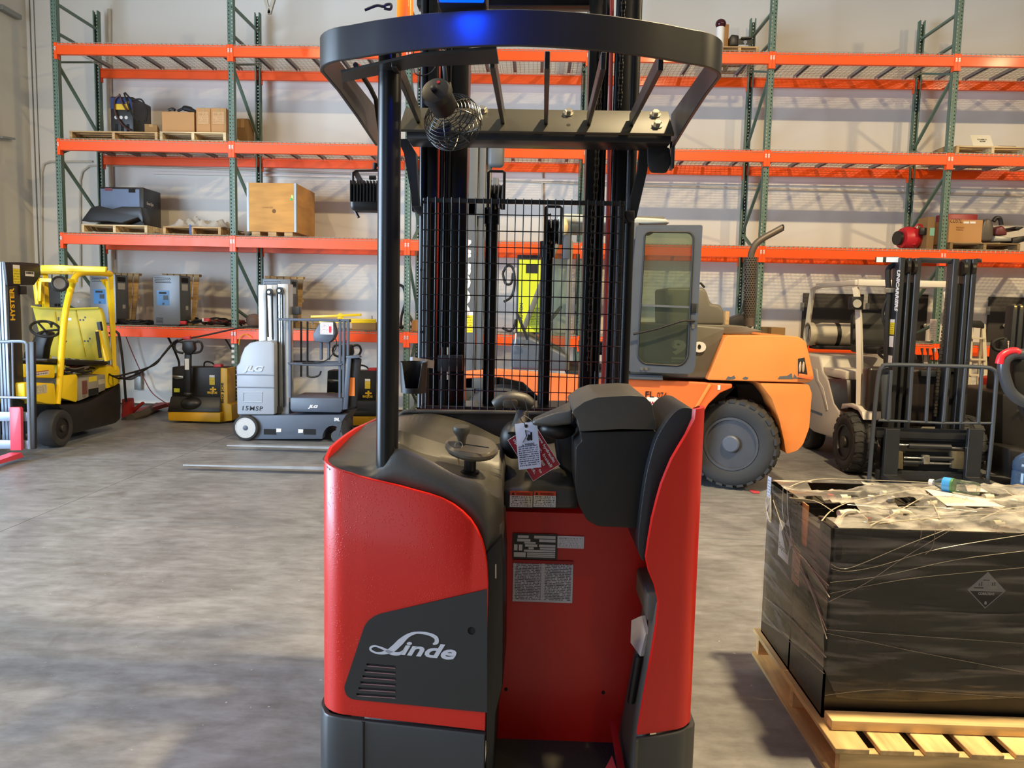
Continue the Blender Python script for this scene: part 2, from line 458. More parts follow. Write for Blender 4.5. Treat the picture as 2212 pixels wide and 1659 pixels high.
conduit('wall_conduit', [(1170, 300), (1172, 420), (1174, 560)], 'thin vertical conduit on the wall behind the steel guard mesh', 0.012)
z1 = at(1500, 395, Y=WALL_Y).z
lg = bx('trim_3', (WALL_X + 2, WALL_Y - 0.05, z1 - 0.02), (12, WALL_Y, z1 + 0.02), m_wall); tag(lg, 'thin horizontal ledge along the back wall below the third shelf', 'trim', kind='structure')
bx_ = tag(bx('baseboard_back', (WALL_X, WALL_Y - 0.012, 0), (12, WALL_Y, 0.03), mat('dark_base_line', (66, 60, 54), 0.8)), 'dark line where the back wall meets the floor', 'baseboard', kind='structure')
# brackets on the left wall
m_gal = mat('galvanised_steel', (150, 150, 146), 0.45, 0.6)
for (a, b_, nm, lb) in (((0, 14), (42, 38), 'wall_bracket', 'grey steel bracket high on the left wall at the top corner'), ((0, 296), (28, 300), 'wall_shelf_bracket', 'small grey bracket on the left wall at mid height')):
    p, q = at(a[0], a[1], X=WALL_X + 0.05), at(b_[0], b_[1], X=WALL_X + 0.05)
    o = MB().bar(p, q, 0.08, 0.07 if nm == 'wall_bracket' else 0.03).build(nm, m_gal, bevel=0.004); tag(o, lb, 'bracket')
# roof strut just under the top edge
p, q = at(566, -30, Y=10.4), at(582, 30, Y=10.4)
o = MB().bar(p, q, 0.04, 0.04).bar(at(600, -30, Y=10.4), q, 0.04, 0.04).build('roof_strut', m_gal); tag(o, 'grey roof strut tip hanging at the top edge above the second rack post', 'strut')
# high bay lamps (above the frame)
m_lamp = mat('lamp_glow', (255, 214, 150), 0.5, emit=((255, 205, 130), 14.0), var=0)
m_shade = mat('lamp_shade', (160, 160, 160), 0.35, 0.7)
def high_bay(x, y, z, power, label):
    t = thing('high_bay_lamp', label, 'lamp', (x, y, z), group='high bay lamps')
    MB().lathe([(0.05, 0.42), (0.09, 0.40), (0.1, 0.22), (0.24, 0.02), (0.25, 0.0), (0.235, 0.0), (0.09, 0.2)], (0, 0, 0)).build('lamp_shade', m_shade, t, False)
    MB().lathe([(0.0, 0.05), (0.2, 0.03), (0.2, 0.02), (0, 0.02)], (0, 0, 0)).build('diffuser', m_lamp, t, False)
    MB().cyl((0, 0, 0.4), (0, 0, 1.2), 0.012, 8).build('hanger', m_gal, t, False)
    d = bpy.data.lights.new('high_bay_light', 'AREA'); d.shape = 'DISK'; d.size = 0.42; d.energy = power; d.color = (1.0, 0.77, 0.43)
    lo = bpy.data.objects.new('high_bay_light', d); COL.objects.link(lo); lo.parent = t; lo.location = (0, 0, -0.01)
for (x, y, pw, lb) in ((-5.2, 3.4, 290, 'round high bay lamp near the side door'), (2.8, 3.4, 1000, 'round high bay lamp above the wrapped batteries'), (10.6, 3.4, 1000, 'round high bay lamp at the far right of the front row'), (2.8, -3.6, 60, 'round high bay lamp behind the camera'), (10.6, -3.6, 300, 'round high bay lamp at the right behind the camera')):
    high_bay(x, y, 7.6, pw, lb)

# ================================================================== pallet rack
m_green = mat('rack_green', (92, 116, 102), 0.5, 0.0, var=0.1)
m_orange = mat('rack_orange', (255, 84, 0), 0.42, 0.0, var=0.05, coat=0.05)
m_wire = mat('deck_wire', (186, 178, 164), 0.45, 0.3, var=0)
m_chan = mat('deck_channel', (150, 146, 142), 0.5, 0.3)
m_clip = mat('safety_clip', (225, 222, 215), 0.4, 0.3)
RX0, RY, BAY, NB, RD = -6.8603, 11.2606, 2.51, 6, 1.07
LEV = [1.3494 + 1.3194 * k for k in range(4)]
rack = thing('pallet_rack', 'long orange and green pallet rack with wire decks along the back wall', 'rack', (RX0, RY, 0))
PW, PD, PH = 0.084, 0.075, 6.13
def post_mesh():
    b = MB(); p = 0.0508; n = int(PH / p); cols = (-0.021, 0.021); hw, h0, h1 = 0.0075, 0.012, 0.034
    # front sheet with two columns of real teardrop holes
    xs_ = [-PW / 2, cols[0] - hw, cols[0] + hw, cols[1] - hw, cols[1] + hw, PW / 2]
    for i in range(n):
        z = i * p
        for k in range(5):
            x0, x1 = xs_[k], xs_[k + 1]
            if k in (1, 3):
                xc = (x0 + x1) / 2
                b.add([(x0, 0, z), (x1, 0, z), (x1, 0, z + h0 + 0.006), (xc, 0, z + h0), (x0, 0, z + h0 + 0.006)], [(0, 1, 2, 3, 4)])
                b.add([(x0, 0, z + h1), (x1, 0, z + h1), (x1, 0, z + p), (x0, 0, z + p)], [(0, 1, 2, 3)])
                b.add([(x0, 0, z + h0 + 0.006), (xc, 0, z + h0), (xc - 0.004, 0, z + h0 + 0.008), (x0, 0, z + h0 + 0.014)], [(0, 1, 2, 3)])
            else:
                b.add([(x0, 0, z), (x1, 0, z), (x1, 0, z + p), (x0, 0, z + p)], [(0, 1, 2, 3)])
    for s in (-1, 1):
        b.box((s * PW / 2, 0, 0), (s * (PW / 2 - 0.003), PD, PH))
        b.box((s * PW / 2, PD - 0.003, 0), (s * (PW / 2 - 0.02), PD, PH))
    b.box((-PW / 2 - 0.02, -0.02, 0), (PW / 2 + 0.02, PD + 0.03, 0.008))
    return b.mesh('post', smooth=0, fixn=False)
pm = post_mesh(); pm.materials.append(m_green)
def sub(name, me, parent, loc, rot=None, kind=None):
    o = bpy.data.objects.new(name, me); COL.objects.link(o); o.parent = parent; o.location = loc
    if rot: o.rotation_euler = rot
    if kind: o['kind'] = kind
    KIDS.setdefault(parent, []).append(o); WM[o] = WM[parent] @ Matrix.Translation(V(loc))
    return o
bz = [0.16, 0.5, 1.75, 3.0, 3.18, 4.35, 4.55, 5.28, 5.75]
def brace_mesh(p, q):
    me = MB().bar(p, q, 0.03, 0.04, up=(1, 0, 0)).mesh('brace'); me.materials.append(m_green); return me
braces = []
y0, y1 = PD, RD
segs = [((y0, 0.15), (y1, 0.15)), ((y0, 0.25), (y1, 1.2)), ((y1, 1.25), (y0, 2.1)), ((y0, 2.2), (y1, 3.15)) , ((y1, 3.2), (y0, 3.55)), ((y0, 3.6), (y1, 4.55)), ((y1, 4.6), (y0, 4.9)), ((y0, 5.42), (y1, 5.42)), ((y0, 5.82), (y1, 5.82))]
segs = [((y0, 0.15), (y1, 0.15)), ((y1, 0.2), (y0, 1.15)), ((y0, 1.2), (y1, 2.03)), ((y1, 2.08), (y0, 2.75)), ((y0, 2.80), (y1, 3.45))]
# zig-zag as in the photo: steep diagonals falling away from the aisle, short returns
segs = [((y0, 0.15), (y1, 0.15)), ((y1, 0.2), (y0, 0.62)), ((y0, 0.66), (y1, 1.30)), ((y1, 1.34), (y0, 1.62)), ((y0, 2.42), (y1, 1.66)),
        ((y1, 2.92), (y0, 2.50)), ((y0, 3.70), (y1, 2.98)), ((y1, 4.22), (y0, 3.80)), ((y0, 5.02), (y1, 4.26)), ((y1, 5.36), (y0, 5.06)), ((y0, 5.46), (y1, 5.46)), ((y0, 5.86), (y1, 5.86))]
bms = [brace_mesh((0, a[0], a[1]), (0, b_[0], b_[1])) for a, b_ in segs]
for u in range(NB + 1):
    sub('post', pm, rack, (u * BAY, 0, 0))
    sub('post', pm, rack, (u * BAY, RD + PD, 0), (0, 0, PI))
    for bm_ in bms: sub('brace', bm_, rack, (u * BAY, 0, 0))
BH = 0.15
bl = BAY - 0.012
def beam_mesh():
    # box beam with the stepped ledge on the inside
    b = MB(); prof = [(-0.022, 0), (-0.022, -BH), (0.04, -BH), (0.04, -0.042), (0.012, -0.042), (0.012, 0)]
    b.prism([(PW / 2 * 0.35, y, z) for y, z in prof], (BAY - PW * 0.35, 0, 0))
    me = b.mesh('beam', bevel=0.003, seg=1); me.materials.append(m_orange); return me
def conn_mesh(s):
    b = MB(); b.box((0, -0.028, 0.012), (0.042 * s, -0.002, -0.215)); b.box((0.040 * s, -0.028, 0.012), (0.044 * s, 0.05, -0.215))
    me = b.mesh('end_connector', bevel=0.002, seg=1); me.materials.append(m_orange); return me
def clip_mesh(s):
    b = MB(); b.box((0.008 * s, -0.034, -0.045), (0.014 * s, -0.028, -0.10)); b.box((0.022 * s, -0.034, -0.045), (0.028 * s, -0.028, -0.10)); b.box((0.008 * s, -0.034, -0.045), (0.03 * s, -0.028, -0.055)); b.box((0.008 * s, -0.034, -0.075), (0.03 * s, -0.028, -0.082))
    me = b.mesh('safety_clip'); me.materials.append(m_clip); return me
bmm, cms, clm = beam_mesh(), [conn_mesh(1), conn_mesh(-1)], [clip_mesh(1), clip_mesh(-1)]
DW = (BAY - PW - 0.06) / 2
def deck_mesh():
    b = MB(); r = 0.0032
    def wire(p, q, rr=r): b.cyl(p, q, rr, 4, caps=False)
    n = 18
    for i in range(n + 1):
        x = DW * i / n
        wire((x, -0.026, 0.006), (x, RD + 0.02, 0.006)); wire((x, -0.026, 0.006), (x, -0.026, -0.03)); wire((x, RD + 0.02, 0.006), (x, RD + 0.02, -0.03))
    for j in range(13):
        wire((0, 0.04 + (RD - 0.1) * j / 12, 0.0), (DW, 0.04 + (RD - 0.1) * j / 12, 0.0))
    for y in (-0.026, RD + 0.02): wire((0, y, -0.03), (DW, y, -0.03)); wire((0, y, 0.006), (DW, y, 0.006))
    me = b.mesh('wire_deck', smooth=0); me.materials.append(m_wire); return me
def chan_mesh():
    b = MB(); b.box((-0.025, 0.02, -0.005), (0.025, RD - 0.02, -0.010)); b.box((-0.025, 0.02, -0.045), (-0.021, RD - 0.02, -0.005)); b.box((0.021, 0.02, -0.045), (0.025, RD - 0.02, -0.005))
    me = b.mesh('support_channel', smooth=0); me.materials.append(m_chan); return me
dkm, chm = deck_mesh(), chan_mesh()
for l, z in enumerate(LEV):
    for k in range(NB):
        for side in (0, 1):
            if side == 0: o = sub('beam', bmm, rack, (k * BAY, 0, z - 0.015))
            else: o = sub('beam', bmm, rack, ((k + 1) * BAY, RD + PD, z - 0.015), (0, 0, PI))
            sub('end_connector', cms[0], o, (0.001, 0, 0)); sub('end_connector', cms[1], o, (BAY - 0.001, 0, 0))
            if side == 0:
                sub('safety_clip', clm[0], o, (0.001, 0, 0)); sub('safety_clip', clm[1], o, (BAY - 0.001, 0, 0))
        for h in (0, 1):
            d = sub('wire_deck', dkm, rack, (k * BAY + PW / 2 + 0.015 + h * (DW + 0.03), 0, z - 0.008))
            for c in range(3): sub('support_channel', chm, d, (DW * (0.16 + 0.34 * c), 0, 0))
# ================================================================== red stand-up reach truck (the subject)
def red_mat():
    m = mat('red_shell_paint', (196, 22, 4), 0.36, 0.0, var=0.04, coat=0.12)
    nt = m.node_tree; b = nt.nodes['Principled BSDF']; N = nt.nodes.new; L = nt.links.new
    tc = N('ShaderNodeTexCoord')
    vo = N('ShaderNodeTexVoronoi'); vo.inputs['Scale'].default_value = 130; vo.inputs['Randomness'].default_value = 1.0
    L(tc.outputs['Object'], vo.inputs['Vector'])
    nz = N('ShaderNodeTexNoise'); nz.inputs['Scale'].default_value = 9; L(tc.outputs['Object'], nz.inputs['Vector'])
    mr = N('ShaderNodeMapRange'); mr.inputs[1].default_value = 0.0; mr.inputs[2].default_value = 0.30; mr.inputs[3].default_value = 1.0; mr.inputs[4].default_value = 0.0
    L(vo.outputs['Distance'], mr.inputs[0])
    gt = N('ShaderNodeMapRange'); gt.inputs[1].default_value = 0.40; gt.inputs[2].default_value = 0.60; L(nz.outputs['Fac'], gt.inputs[0])
    mu = N('ShaderNodeMath'); mu.operation = 'MULTIPLY'; L(mr.outputs[0], mu.inputs[0]); L(gt.outputs[0], mu.inputs[1])
    bp = N('ShaderNodeBump'); bp.inputs['Strength'].default_value = 0.55; bp.inputs['Distance'].default_value = 0.002
    L(mu.outputs[0], bp.inputs['Height']); L(bp.outputs[0], b.inputs['Normal'])
    return m
m_red = red_mat()
m_red2 = mat('red_smooth_paint', (184, 16, 5), 0.42, var=0.04, coat=0.08)
m_skirt = mat('dark_chassis_paint', (46, 48, 50), 0.42, var=0.1, coat=0.1)
m_char = mat('charcoal_panel', (38, 39, 41), 0.42, var=0.05)
m_plast = mat('grey_black_plastic', (64, 62, 57), 0.42, var=0.06, bump=0.15, bscale=400)
m_blk = mat('black_plastic', (18, 18, 20), 0.45, var=0.05, bump=0.08, bscale=300)
m_steel = mat('black_satin_steel', (22, 23, 25), 0.3, 0.2, var=0.05)
m_dsteel = mat('dark_mast_steel', (13, 13, 15), 0.3, 0.35, var=0.1)
m_guard = mat('guard_paint', (33, 33, 34), 0.36, 0.0, var=0.04)
m_chrome = mat('chrome', (215, 215, 215), 0.12, 1.0, var=0)
m_zinc = mat('zinc_bolt', (190, 184, 170), 0.3, 0.9, var=0.1)
m_hose = mat('red_hose', (130, 34, 30), 0.4, var=0.2)
m_rub = mat('black_rubber', (14, 14, 15), 0.6, var=0.1)
m_white = mat('white_print', (222, 222, 222), 0.5, var=0)
m_logo = mat('silver_logo', (196, 198, 208), 0.4, var=0)
m_ink = mat('black_ink', (20, 18, 18), 0.6, var=0)
m_owarn = mat('orange_warning', (222, 76, 30), 0.5, var=0)

rt = thing('reach_truck', 'red and black stand up reach truck with overhead guard, nearest to the camera', 'forklift', (-0.07, 2.75, 0))

# ---------- left shell (rear left cover)
XL = -0.665
rim_side = [(812, 903), (790, 913), (765, 924), (745, 937), (725, 952), (710, 966)]
rim_rear = [(697, 985), (715, 1006), (740, 1019), (770, 1027), (800, 1035), (830, 1042), (860, 1049), (900, 1060), (930, 1068), (955, 1077), (978, 1089), (998, 1104), (1016, 1122), (1030, 1143), (1040, 1165), (1047, 1190), (1051, 1220), (1053, 1260)]
def rearY(X):   # plan line of the rear face, near edge towards the truck centre
    return 2.365 + (X + 0.57) * (2.30 - 2.365) / 0.452
cols = []
for x, y in rim_side:
    p = at(x, y, X=XL); cols.append((p.x, p.y, p.z))
cz = at(697, 985, Y=2.46).z
# rounded corner
cx, cy, R_ = XL + 0.11, rearY(-0.56) + 0.11, 0.11
for k in range(0, 9):
    a = PI + (PI / 2) * k / 8
    zc = cz + (at(752, 1021, Y=2.37).z - cz) * (k / 8.0)
    cols.append((cx + R_ * math.cos(a), cy + R_ * math.sin(a), zc))
for x, y in rim_rear[2:]:
    p0 = at(x, y, Y=2.34); p = at(x, y, Y=rearY(p0.x))
    if p.x > cx + 0.012: cols.append((p.x, p.y, p.z))
cols = [c for i, c in enumerate(cols) if i == 0 or (V(c[:2]) - V(cols[i - 1][:2])).length > 0.002]
ZB = 0.425
def sheet_shell(cols, zb, thick, rows=2):
    b = MB(); n = len(cols); outer = []; inner = []
    for i, (x, y, z) in enumerate(cols):
        a = V(cols[max(i - 1, 0)][:2]); c = V(cols[min(i + 1, n - 1)][:2]); d = (c - a).normalized()
        nrm = V((-d.y, d.x))            # left of travel = inwards for this winding
        outer.append((V((x, y, zb)), V((x, y, z)))); q = V((x, y)) + nrm * thick
        inner.append((V((q.x, q.y, zb)), V((q.x, q.y, z))))
    rings = []
    for (o0, o1), (i0, i1) in zip(outer, inner):
        e = (i1 - o1) * 0.25; dz = V((0, 0, thick * 0.3))
        rings.append([o0, o0 + (o1 - o0) * 0.5, o1 - dz, o1 + e * 0.6, i1 - e * 0.6, i1 - dz, i0])
    return b.loft(rings)
shl = sheet_shell(cols, ZB, 0.014).build('shell_cover', m_red, rt, smooth=40)
tag(shl, 'red rear shell cover with fine droplets')

# frame on the rear face plane for panel, logo, vents
pA, pB = V((-0.57, rearY(-0.57), 0)), V((-0.118, rearY(-0.118), 0))
RUX = (pB - pA).normalized(); RUZ = V((0, 0, 1)); RN = RUX.cross(RUZ)   # points to the camera
RO = pA.copy()
RPL = (RO, RN)
def ruv(px, py):
    p = at(px, py, plane=RPL); return V(((p - RO).dot(RUX), (p - RO).dot(RUZ)))
zx = lambda x: 660 + x / 3.687
zy = lambda y: 1209 + y / 3.687
out = [ruv(zx(x), zy(y)) for x, y in ((1449, 232), (560, 437), (480, 500), (308, 1020), (330, 1080), (372, 1108), (1449, 1213))]
out = rounded(out, [0, 0.03, 0.03, 0.02, 0.02, 0.02, 0])
holes = []
for i in range(6):
    y = 832 + i * 47.5; x0 = 485 - i * 16
    q = [ruv(zx(x), zy(yy)) for x, yy in ((x0, y - 12), (724, y + 8), (724, y + 30), (x0 + 8, y + 8))]
    holes.append(rounded(q, 0.0045, 3))
kc = ruv(zx(1325), zy(562)); holes.append([kc + V((math.cos(2 * PI * k / 20), math.sin(2 * PI * k / 20))) * 0.0125 for k in range(20)])
pan = shape2d('side_panel', out, holes, 0.004, RO + RN * 0.004, RUX, RUZ, m_char, rt)
tag(pan, 'charcoal lower side panel with lettering and vent slots')
m_hole = mat('dark_recess', (6, 6, 6), 0.8, var=0); m_lip = mat('slot_lip', (150, 110, 110), 0.5, var=0)
for i in range(6):
    y = 832 + i * 47.5; x0 = 485 - i * 16
    q = [ruv(zx(x), zy(yy)) for x, yy in ((x0 - 4, y - 14), (728, y + 6), (728, y + 32), (x0 + 6, y + 10))]
    vs = [RO + RUX * a.x + RUZ * a.y + RN * 0.0008 for a in q]
    MB().prism(vs, RN * -0.0006).build('vent_slot', m_hole, pan)
    a, b_ = ruv(zx(x0 + 10), zy(y + 10)), ruv(zx(718), zy(y + 29))
    MB().bar(RO + RUX * a.x + RUZ * a.y + RN * 0.003, RO + RUX * b_.x + RUZ * b_.y + RN * 0.003, 0.003, 0.0016).build('vent_lip', m_lip, pan)
MB().cyl(RO + RUX * kc.x + RUZ * kc.y + RN * 0.0006, RO + RUX * kc.x + RUZ * kc.y + RN * 0.0012, 0.0135, 20).build('key_hole', m_hole, pan)
# lettering: swash capital drawn as a ribbon of varying width, small letters slanted
def ribbon(pts, ws, n=10):
    c = smooth_pts([V((p[0], p[1], 0)) for p in pts], n); m_ = len(c); w = []
    for i in range(m_):
        t = i / n; k = min(int(t), len(ws) - 2); u = t - k
        w.append(ws[k] * (1 - u) + ws[min(k + 1, len(ws) - 1)] * u)
    lft, rgt = [], []
    for i in range(m_):
        d = (c[min(i + 1, m_ - 1)] - c[max(i - 1, 0)]).normalized(); nn = V((-d.y, d.x, 0))
        lft.append(c[i] + nn * w[i] / 2); rgt.append(c[i] - nn * w[i] / 2)
    return lft, rgt
Lp = [(1018, 668), (1046, 652), (1040, 615), (980, 586), (890, 577), (820, 600), (760, 650), (700, 705), (640, 734), (575, 738), (526, 716), (526, 692), (566, 684), (628, 706), (690, 738), (752, 742), (790, 716)]
Lw = [10, 34, 30, 22, 16, 30, 50, 48, 28, 14, 16, 18, 12, 18, 30, 26, 10]
lf, rg = ribbon(Lp, Lw)
def r3(p, d): q = ruv(zx(p[0]), zy(p[1])); return RO + RUX * q.x + RUZ * q.y + RN * d
b = MB(); n0 = len(lf); D0, D1 = 0.0042, 0.0052
b.add([r3(p, D1) for p in lf] + [r3(p, D1) for p in rg] + [r3(p, D0) for p in lf] + [r3(p, D0) for p in rg],
      [(k, k + 1, n0 + k + 1, n0 + k) for k in range(n0 - 1)] + [(k, 2 * n0 + k, 2 * n0 + k + 1, k + 1) for k in range(n0 - 1)] + [(n0 + k + 1, 3 * n0 + k + 1, 3 * n0 + k, n0 + k) for k in range(n0 - 1)])
b.build('lettering', m_logo, pan, smooth=0)
o_ = r3((758, 752), 0.0042); e_ = r3((1205, 797), 0.0042); ux_ = (e_ - o_).normalized()
t_ = r3((1130, 668), 0.0042)
text('lettering', 'inde', m_logo, pan, o_, ux_, RN.cross(ux_), w=(e_ - o_).length * 1.0, h=(r3((1130, 668), 0) - r3((1130, 785), 0)).length, bold=0.028, shear=0.35, depth=0.001)

# ---------- lower skirt
def skirt(cols2, z0, z1, th, name):
    o = sheet_shell([(x, y, z1) for x, y in cols2], z0, th).build(name, m_skirt, rt, smooth=40); return o
sk = [(c[0] - 0.012 if c[0] < -0.6 else c[0], c[1] - (0.012 if c[1] < 2.6 and c[0] > -0.64 else 0)) for c in cols]
sk = [(XL - 0.012, 3.3)] + [q for q in sk]
skirt(sk, 0.04, 0.417, 0.02, 'skirt')
p = at(785, 1600, Y=rearY(-0.53) - 0.012)
MB().cyl((p.x, p.y - 0.002, 0.05), (p.x, p.y - 0.002, 0.415), 0.006, 8).build('seam', m_rub, rt)
# ---------- right shell
rows = [(1503, 884), (1501, 905), (1484, 938), (1468, 965), (1452, 992), (1440, 1020), (1430, 1045), (1420, 1080), (1410, 1120), (1402, 1165), (1396, 1205), (1403, 1235), (1416, 1265), (1424, 1300), (1419, 1350), (1411, 1400), (1402, 1450), (1393, 1500), (1385, 1545), (1378, 1580)]
XR = 0.535
def rpath():
    pts = [V((-0.0 + 0.30, 2.30)), V((0.36, 2.305)), V((0.43, 2.325))]
    c, r_ = V((XR - 0.10, 2.44)), 0.10
    pts = [V((0.26, 2.30)), V((0.35, 2.308)), V((0.42, 2.328))]
    for k in range(9):
        a = -PI / 2 + 0.25 + (PI / 2 - 0.25) * k / 8
        pts.append(V((c.x + r_ * math.cos(a), c.y + r_ * math.sin(a))))
    pts += [V((XR, 2.6)), V((XR, 2.8)), V((XR, 3.0))]
    return pts
RP = rpath()
def rp_at(X):   # point on plan path with given X before the side
    for i in range(len(RP) - 1):
        if RP[i].x <= X <= RP[i + 1].x + 1e-9 and RP[i + 1].x > RP[i].x:
            t = (X - RP[i].x) / (RP[i + 1].x - RP[i].x); return i + t
    return 10.0
def rp_eval(s):
    i = min(int(s), len(RP) - 2); return RP[i].lerp(RP[i + 1], s - i)
rings_o, rings_i = [], []
NCOL = 18
for k, (x, y) in enumerate(rows):
    p = at(x, y, Y=2.33)
    for _ in range(4):
        pl = rp_eval(rp_at(min(p.x, XR - 0.001))); p = at(x, y, Y=pl.y)
    s0 = rp_at(min(p.x, XR - 0.001)); s1 = len(RP) - 1
    ro, ri = [], []
    for c in range(NCOL + 1):
        s = s0 + (s1 - s0) * (c / NCOL) ** 1.0
        q = rp_eval(s); q0, q1 = rp_eval(max(s - 0.3, 0)), rp_eval(min(s + 0.3, s1)); d = (q1 - q0).normalized(); nn = V((-d.y, d.x))
        z = (p.z if k < len(rows) - 1 else ZB); z -= max(0, q.y - 2.5) * 0.45 * max(0, (p.z - 0.9) / 0.45)
        ro.append(V((q.x, q.y, z))); qi = q + nn * 0.014; ri.append(V((qi.x, qi.y, z)))
    rings_o.append(ro); rings_i.append(ri)
b = MB()
for k in range(len(rows) - 1):
    for grid, flip in ((rings_o, False), (rings_i, True)):
        vs = grid[k] + grid[k + 1]; n = NCOL + 1
        b.add(vs, [(c, c + 1, n + c + 1, n + c) for c in range(NCOL)])
    b.add([rings_o[k][0], rings_i[k][0], rings_i[k + 1][0], rings_o[k + 1][0]], [(0, 1, 2, 3)])
n = NCOL + 1
b.add(rings_o[0] + rings_i[0], [(c, c + 1, n + c + 1, n + c) for c in range(NCOL)])
me = b.mesh('shell_cover', smooth=0, fixn=False, inv=WM[rt].inverted())
bm = bmesh.new(); bm.from_mesh(me); bmesh.ops.remove_doubles(bm, verts=bm.verts, dist=0.0004); bmesh.ops.recalc_face_normals(bm, faces=bm.faces)
for f in bm.faces: f.smooth = True
bm.to_mesh(me); bm.free(); me.set_sharp_from_angle(angle=0.7)
o = link('shell_cover', me, rt, m_red2); KIDS.setdefault(rt, []).append(o); tag(o, 'narrow red shell cover holding the backrest pad')
sk2 = [(q.x + (0.012 if q.x > XR - 0.02 else 0), q.y - (0.012 if q.y < 2.5 else 0)) for q in RP if q.x > 0.3]
skirt([(at(1380, 1585, Y=2.30).x, 2.295)] + sk2, 0.04, 0.417, 0.02, 'skirt')
# ---------- floor, front wall, inner right panel
m_mat = mat('floor_mat', (58, 54, 44), 0.8, var=0.3, scale=12, bump=0.5, bscale=60)
bx('operator_floor', (-0.13, 2.30, 0.15), (0.40, 2.68, 0.2), m_mat, rt, bevel=0.004)
fw = [at(x, y, Y=2.65) for x, y in ((1062, 1592), (1330, 1612), (1400, 1280), (1400, 1150), (1300, 1100), (1090, 1100), (1086, 1250), (1085, 1480), (1072, 1520))]
wl = MB()
zt = at(1200, 1108, Y=2.65).z
wl.prism([V((-0.14, 2.65, 0.19)), V((0.36, 2.65, 0.19)), V((0.42, 2.65, 0.8)), V((0.42, 2.65, zt)), V((-0.14, 2.65, zt))], (0, 0.035, 0))
wl.add([(-0.14, 2.65, zt), (0.42, 2.65, zt), (0.42, 2.68, zt + 0.028), (-0.14, 2.68, zt + 0.028), (-0.14, 2.80, zt + 0.03), (0.42, 2.80, zt + 0.03)], [(0, 1, 2, 3), (3, 2, 5, 4)])
fwall = wl.build('front_wall', m_red2, rt); tag(fwall, 'red wall at the front of the operator compartment')
for x, y in ((1093, 1489), (1303, 1496)):
    p = at(x, y, Y=2.649); MB().cyl(p, p + V((0, -0.002, 0)), 0.006, 12).build('wall_hole', m_hole, fwall)  # flat dark disc stands in for a hole in the wall
ir = MB()
q = [at(1421, 1300, Y=2.33), at(1372, 1700, Y=2.33), at(1318, 1680, Y=2.62), at(1392, 1275, Y=2.62)]
q2 = [q[0] + V((0.02, 0, 0)), q[1] + V((0.03, 0, 0)), q[2] + V((0.09, 0, 0)), q[3] + V((0.06, 0, 0))]
ir.add(q + q2, [(0, 1, 2, 3), (7, 6, 5, 4), (0, 3, 7, 4), (1, 0, 4, 5), (2, 1, 5, 6), (3, 2, 6, 7)])
irp = ir.build('inner_panel', mat('warm_grey_plastic', (84, 78, 72), 0.6), rt, bevel=0.012)
bxp = at(1405, 1250, Y=2.5)
MB().box((bxp.x - 0.03, 2.36, bxp.z - 0.09), (bxp.x + 0.07, 2.62, bxp.z)).build('inner_panel_cap', MATS['warm_grey_plastic'], rt, bevel=0.012)
# document pocket and tube held against the inner panel
d0 = [at(1364, 1340, Y=2.5), at(1386, 1330, Y=2.45), at(1395, 1370, Y=2.40), at(1383, 1418, Y=2.40), at(1362, 1388, Y=2.5)]
MB().prism(d0, (0.012, 0.004, 0)).build('document_pouch', mat('pouch', (196, 186, 182), 0.4, var=0.25, scale=30), rt)
MB().cyl(at(1380, 1417, Y=2.41), at(1363, 1516, Y=2.44), 0.0125, 14).build('document_tube', m_blk, rt)
MB().prism([at(1316, 1555, Y=2.60), at(1322, 1553, Y=2.60), at(1347, 1690, Y=2.36), at(1338, 1690, Y=2.36)], (0.012, 0, 0)).build('floor_guide', m_red2, rt)
MB().prism([at(1322, 1632, Y=2.42), at(1338, 1680, Y=2.36), at(1296, 1680, Y=2.36)], (0, 0.02, -0.02)).build('floor_guide', m_red2, rt)

# ---------- console cover: lofted moulding over the left side
G = [  # each column: five profile nodes (px, py, Y)
 [(697, 990, 2.45), (703, 979, 2.56), (718, 962, 2.68), (742, 943, 2.80), (770, 926, 2.98)],
 [(712, 1012, 2.39), (716, 990, 2.46), (730, 967, 2.62), (752, 945, 2.76), (782, 921, 3.0)],
 [(745, 1022, 2.385), (748, 1000, 2.43), (758, 970, 2.56), (775, 945, 2.72), (800, 913, 3.02)],
 [(800, 1037, 2.37), (803, 1018, 2.40), (808, 978, 2.50), (812, 945, 2.66), (822, 906, 3.02)],
 [(852, 1049, 2.36), (853, 972, 2.39), (854, 952, 2.50), (856, 930, 2.52), (862, 896, 2.97)],
 [(895, 1062, 2.35), (893, 980, 2.38), (890, 962, 2.54), (892, 938, 2.56), (900, 893, 2.97)],
 [(930, 1072, 2.345), (932, 998, 2.37), (926, 974, 2.57), (930, 950, 2.60), (945, 893, 2.97)],
 [(985, 1098, 2.335), (986, 1028, 2.36), (985, 986, 2.62), (988, 966, 2.64), (1010, 912, 2.95)],
 [(1036, 1172, 2.33), (1038, 1046, 2.35), (1042, 992, 2.64), (1046, 972, 2.67), (1064, 938, 2.90)],
 [(1056, 1232, 2.33), (1062, 1070, 2.36), (1066, 996, 2.65), (1070, 972, 2.68), (1080, 945, 2.90)],
 [(1076, 1235, 2.36), (1084, 1082, 2.40), (1085, 1000, 2.66), (1086, 976, 2.69), (1090, 952, 2.90)],
 [(1080, 1240, 2.42), (1088, 1110, 2.46), (1090, 1030, 2.67), (1092, 1010, 2.70), (1094, 1000, 2.90)],
]
rows_g = []
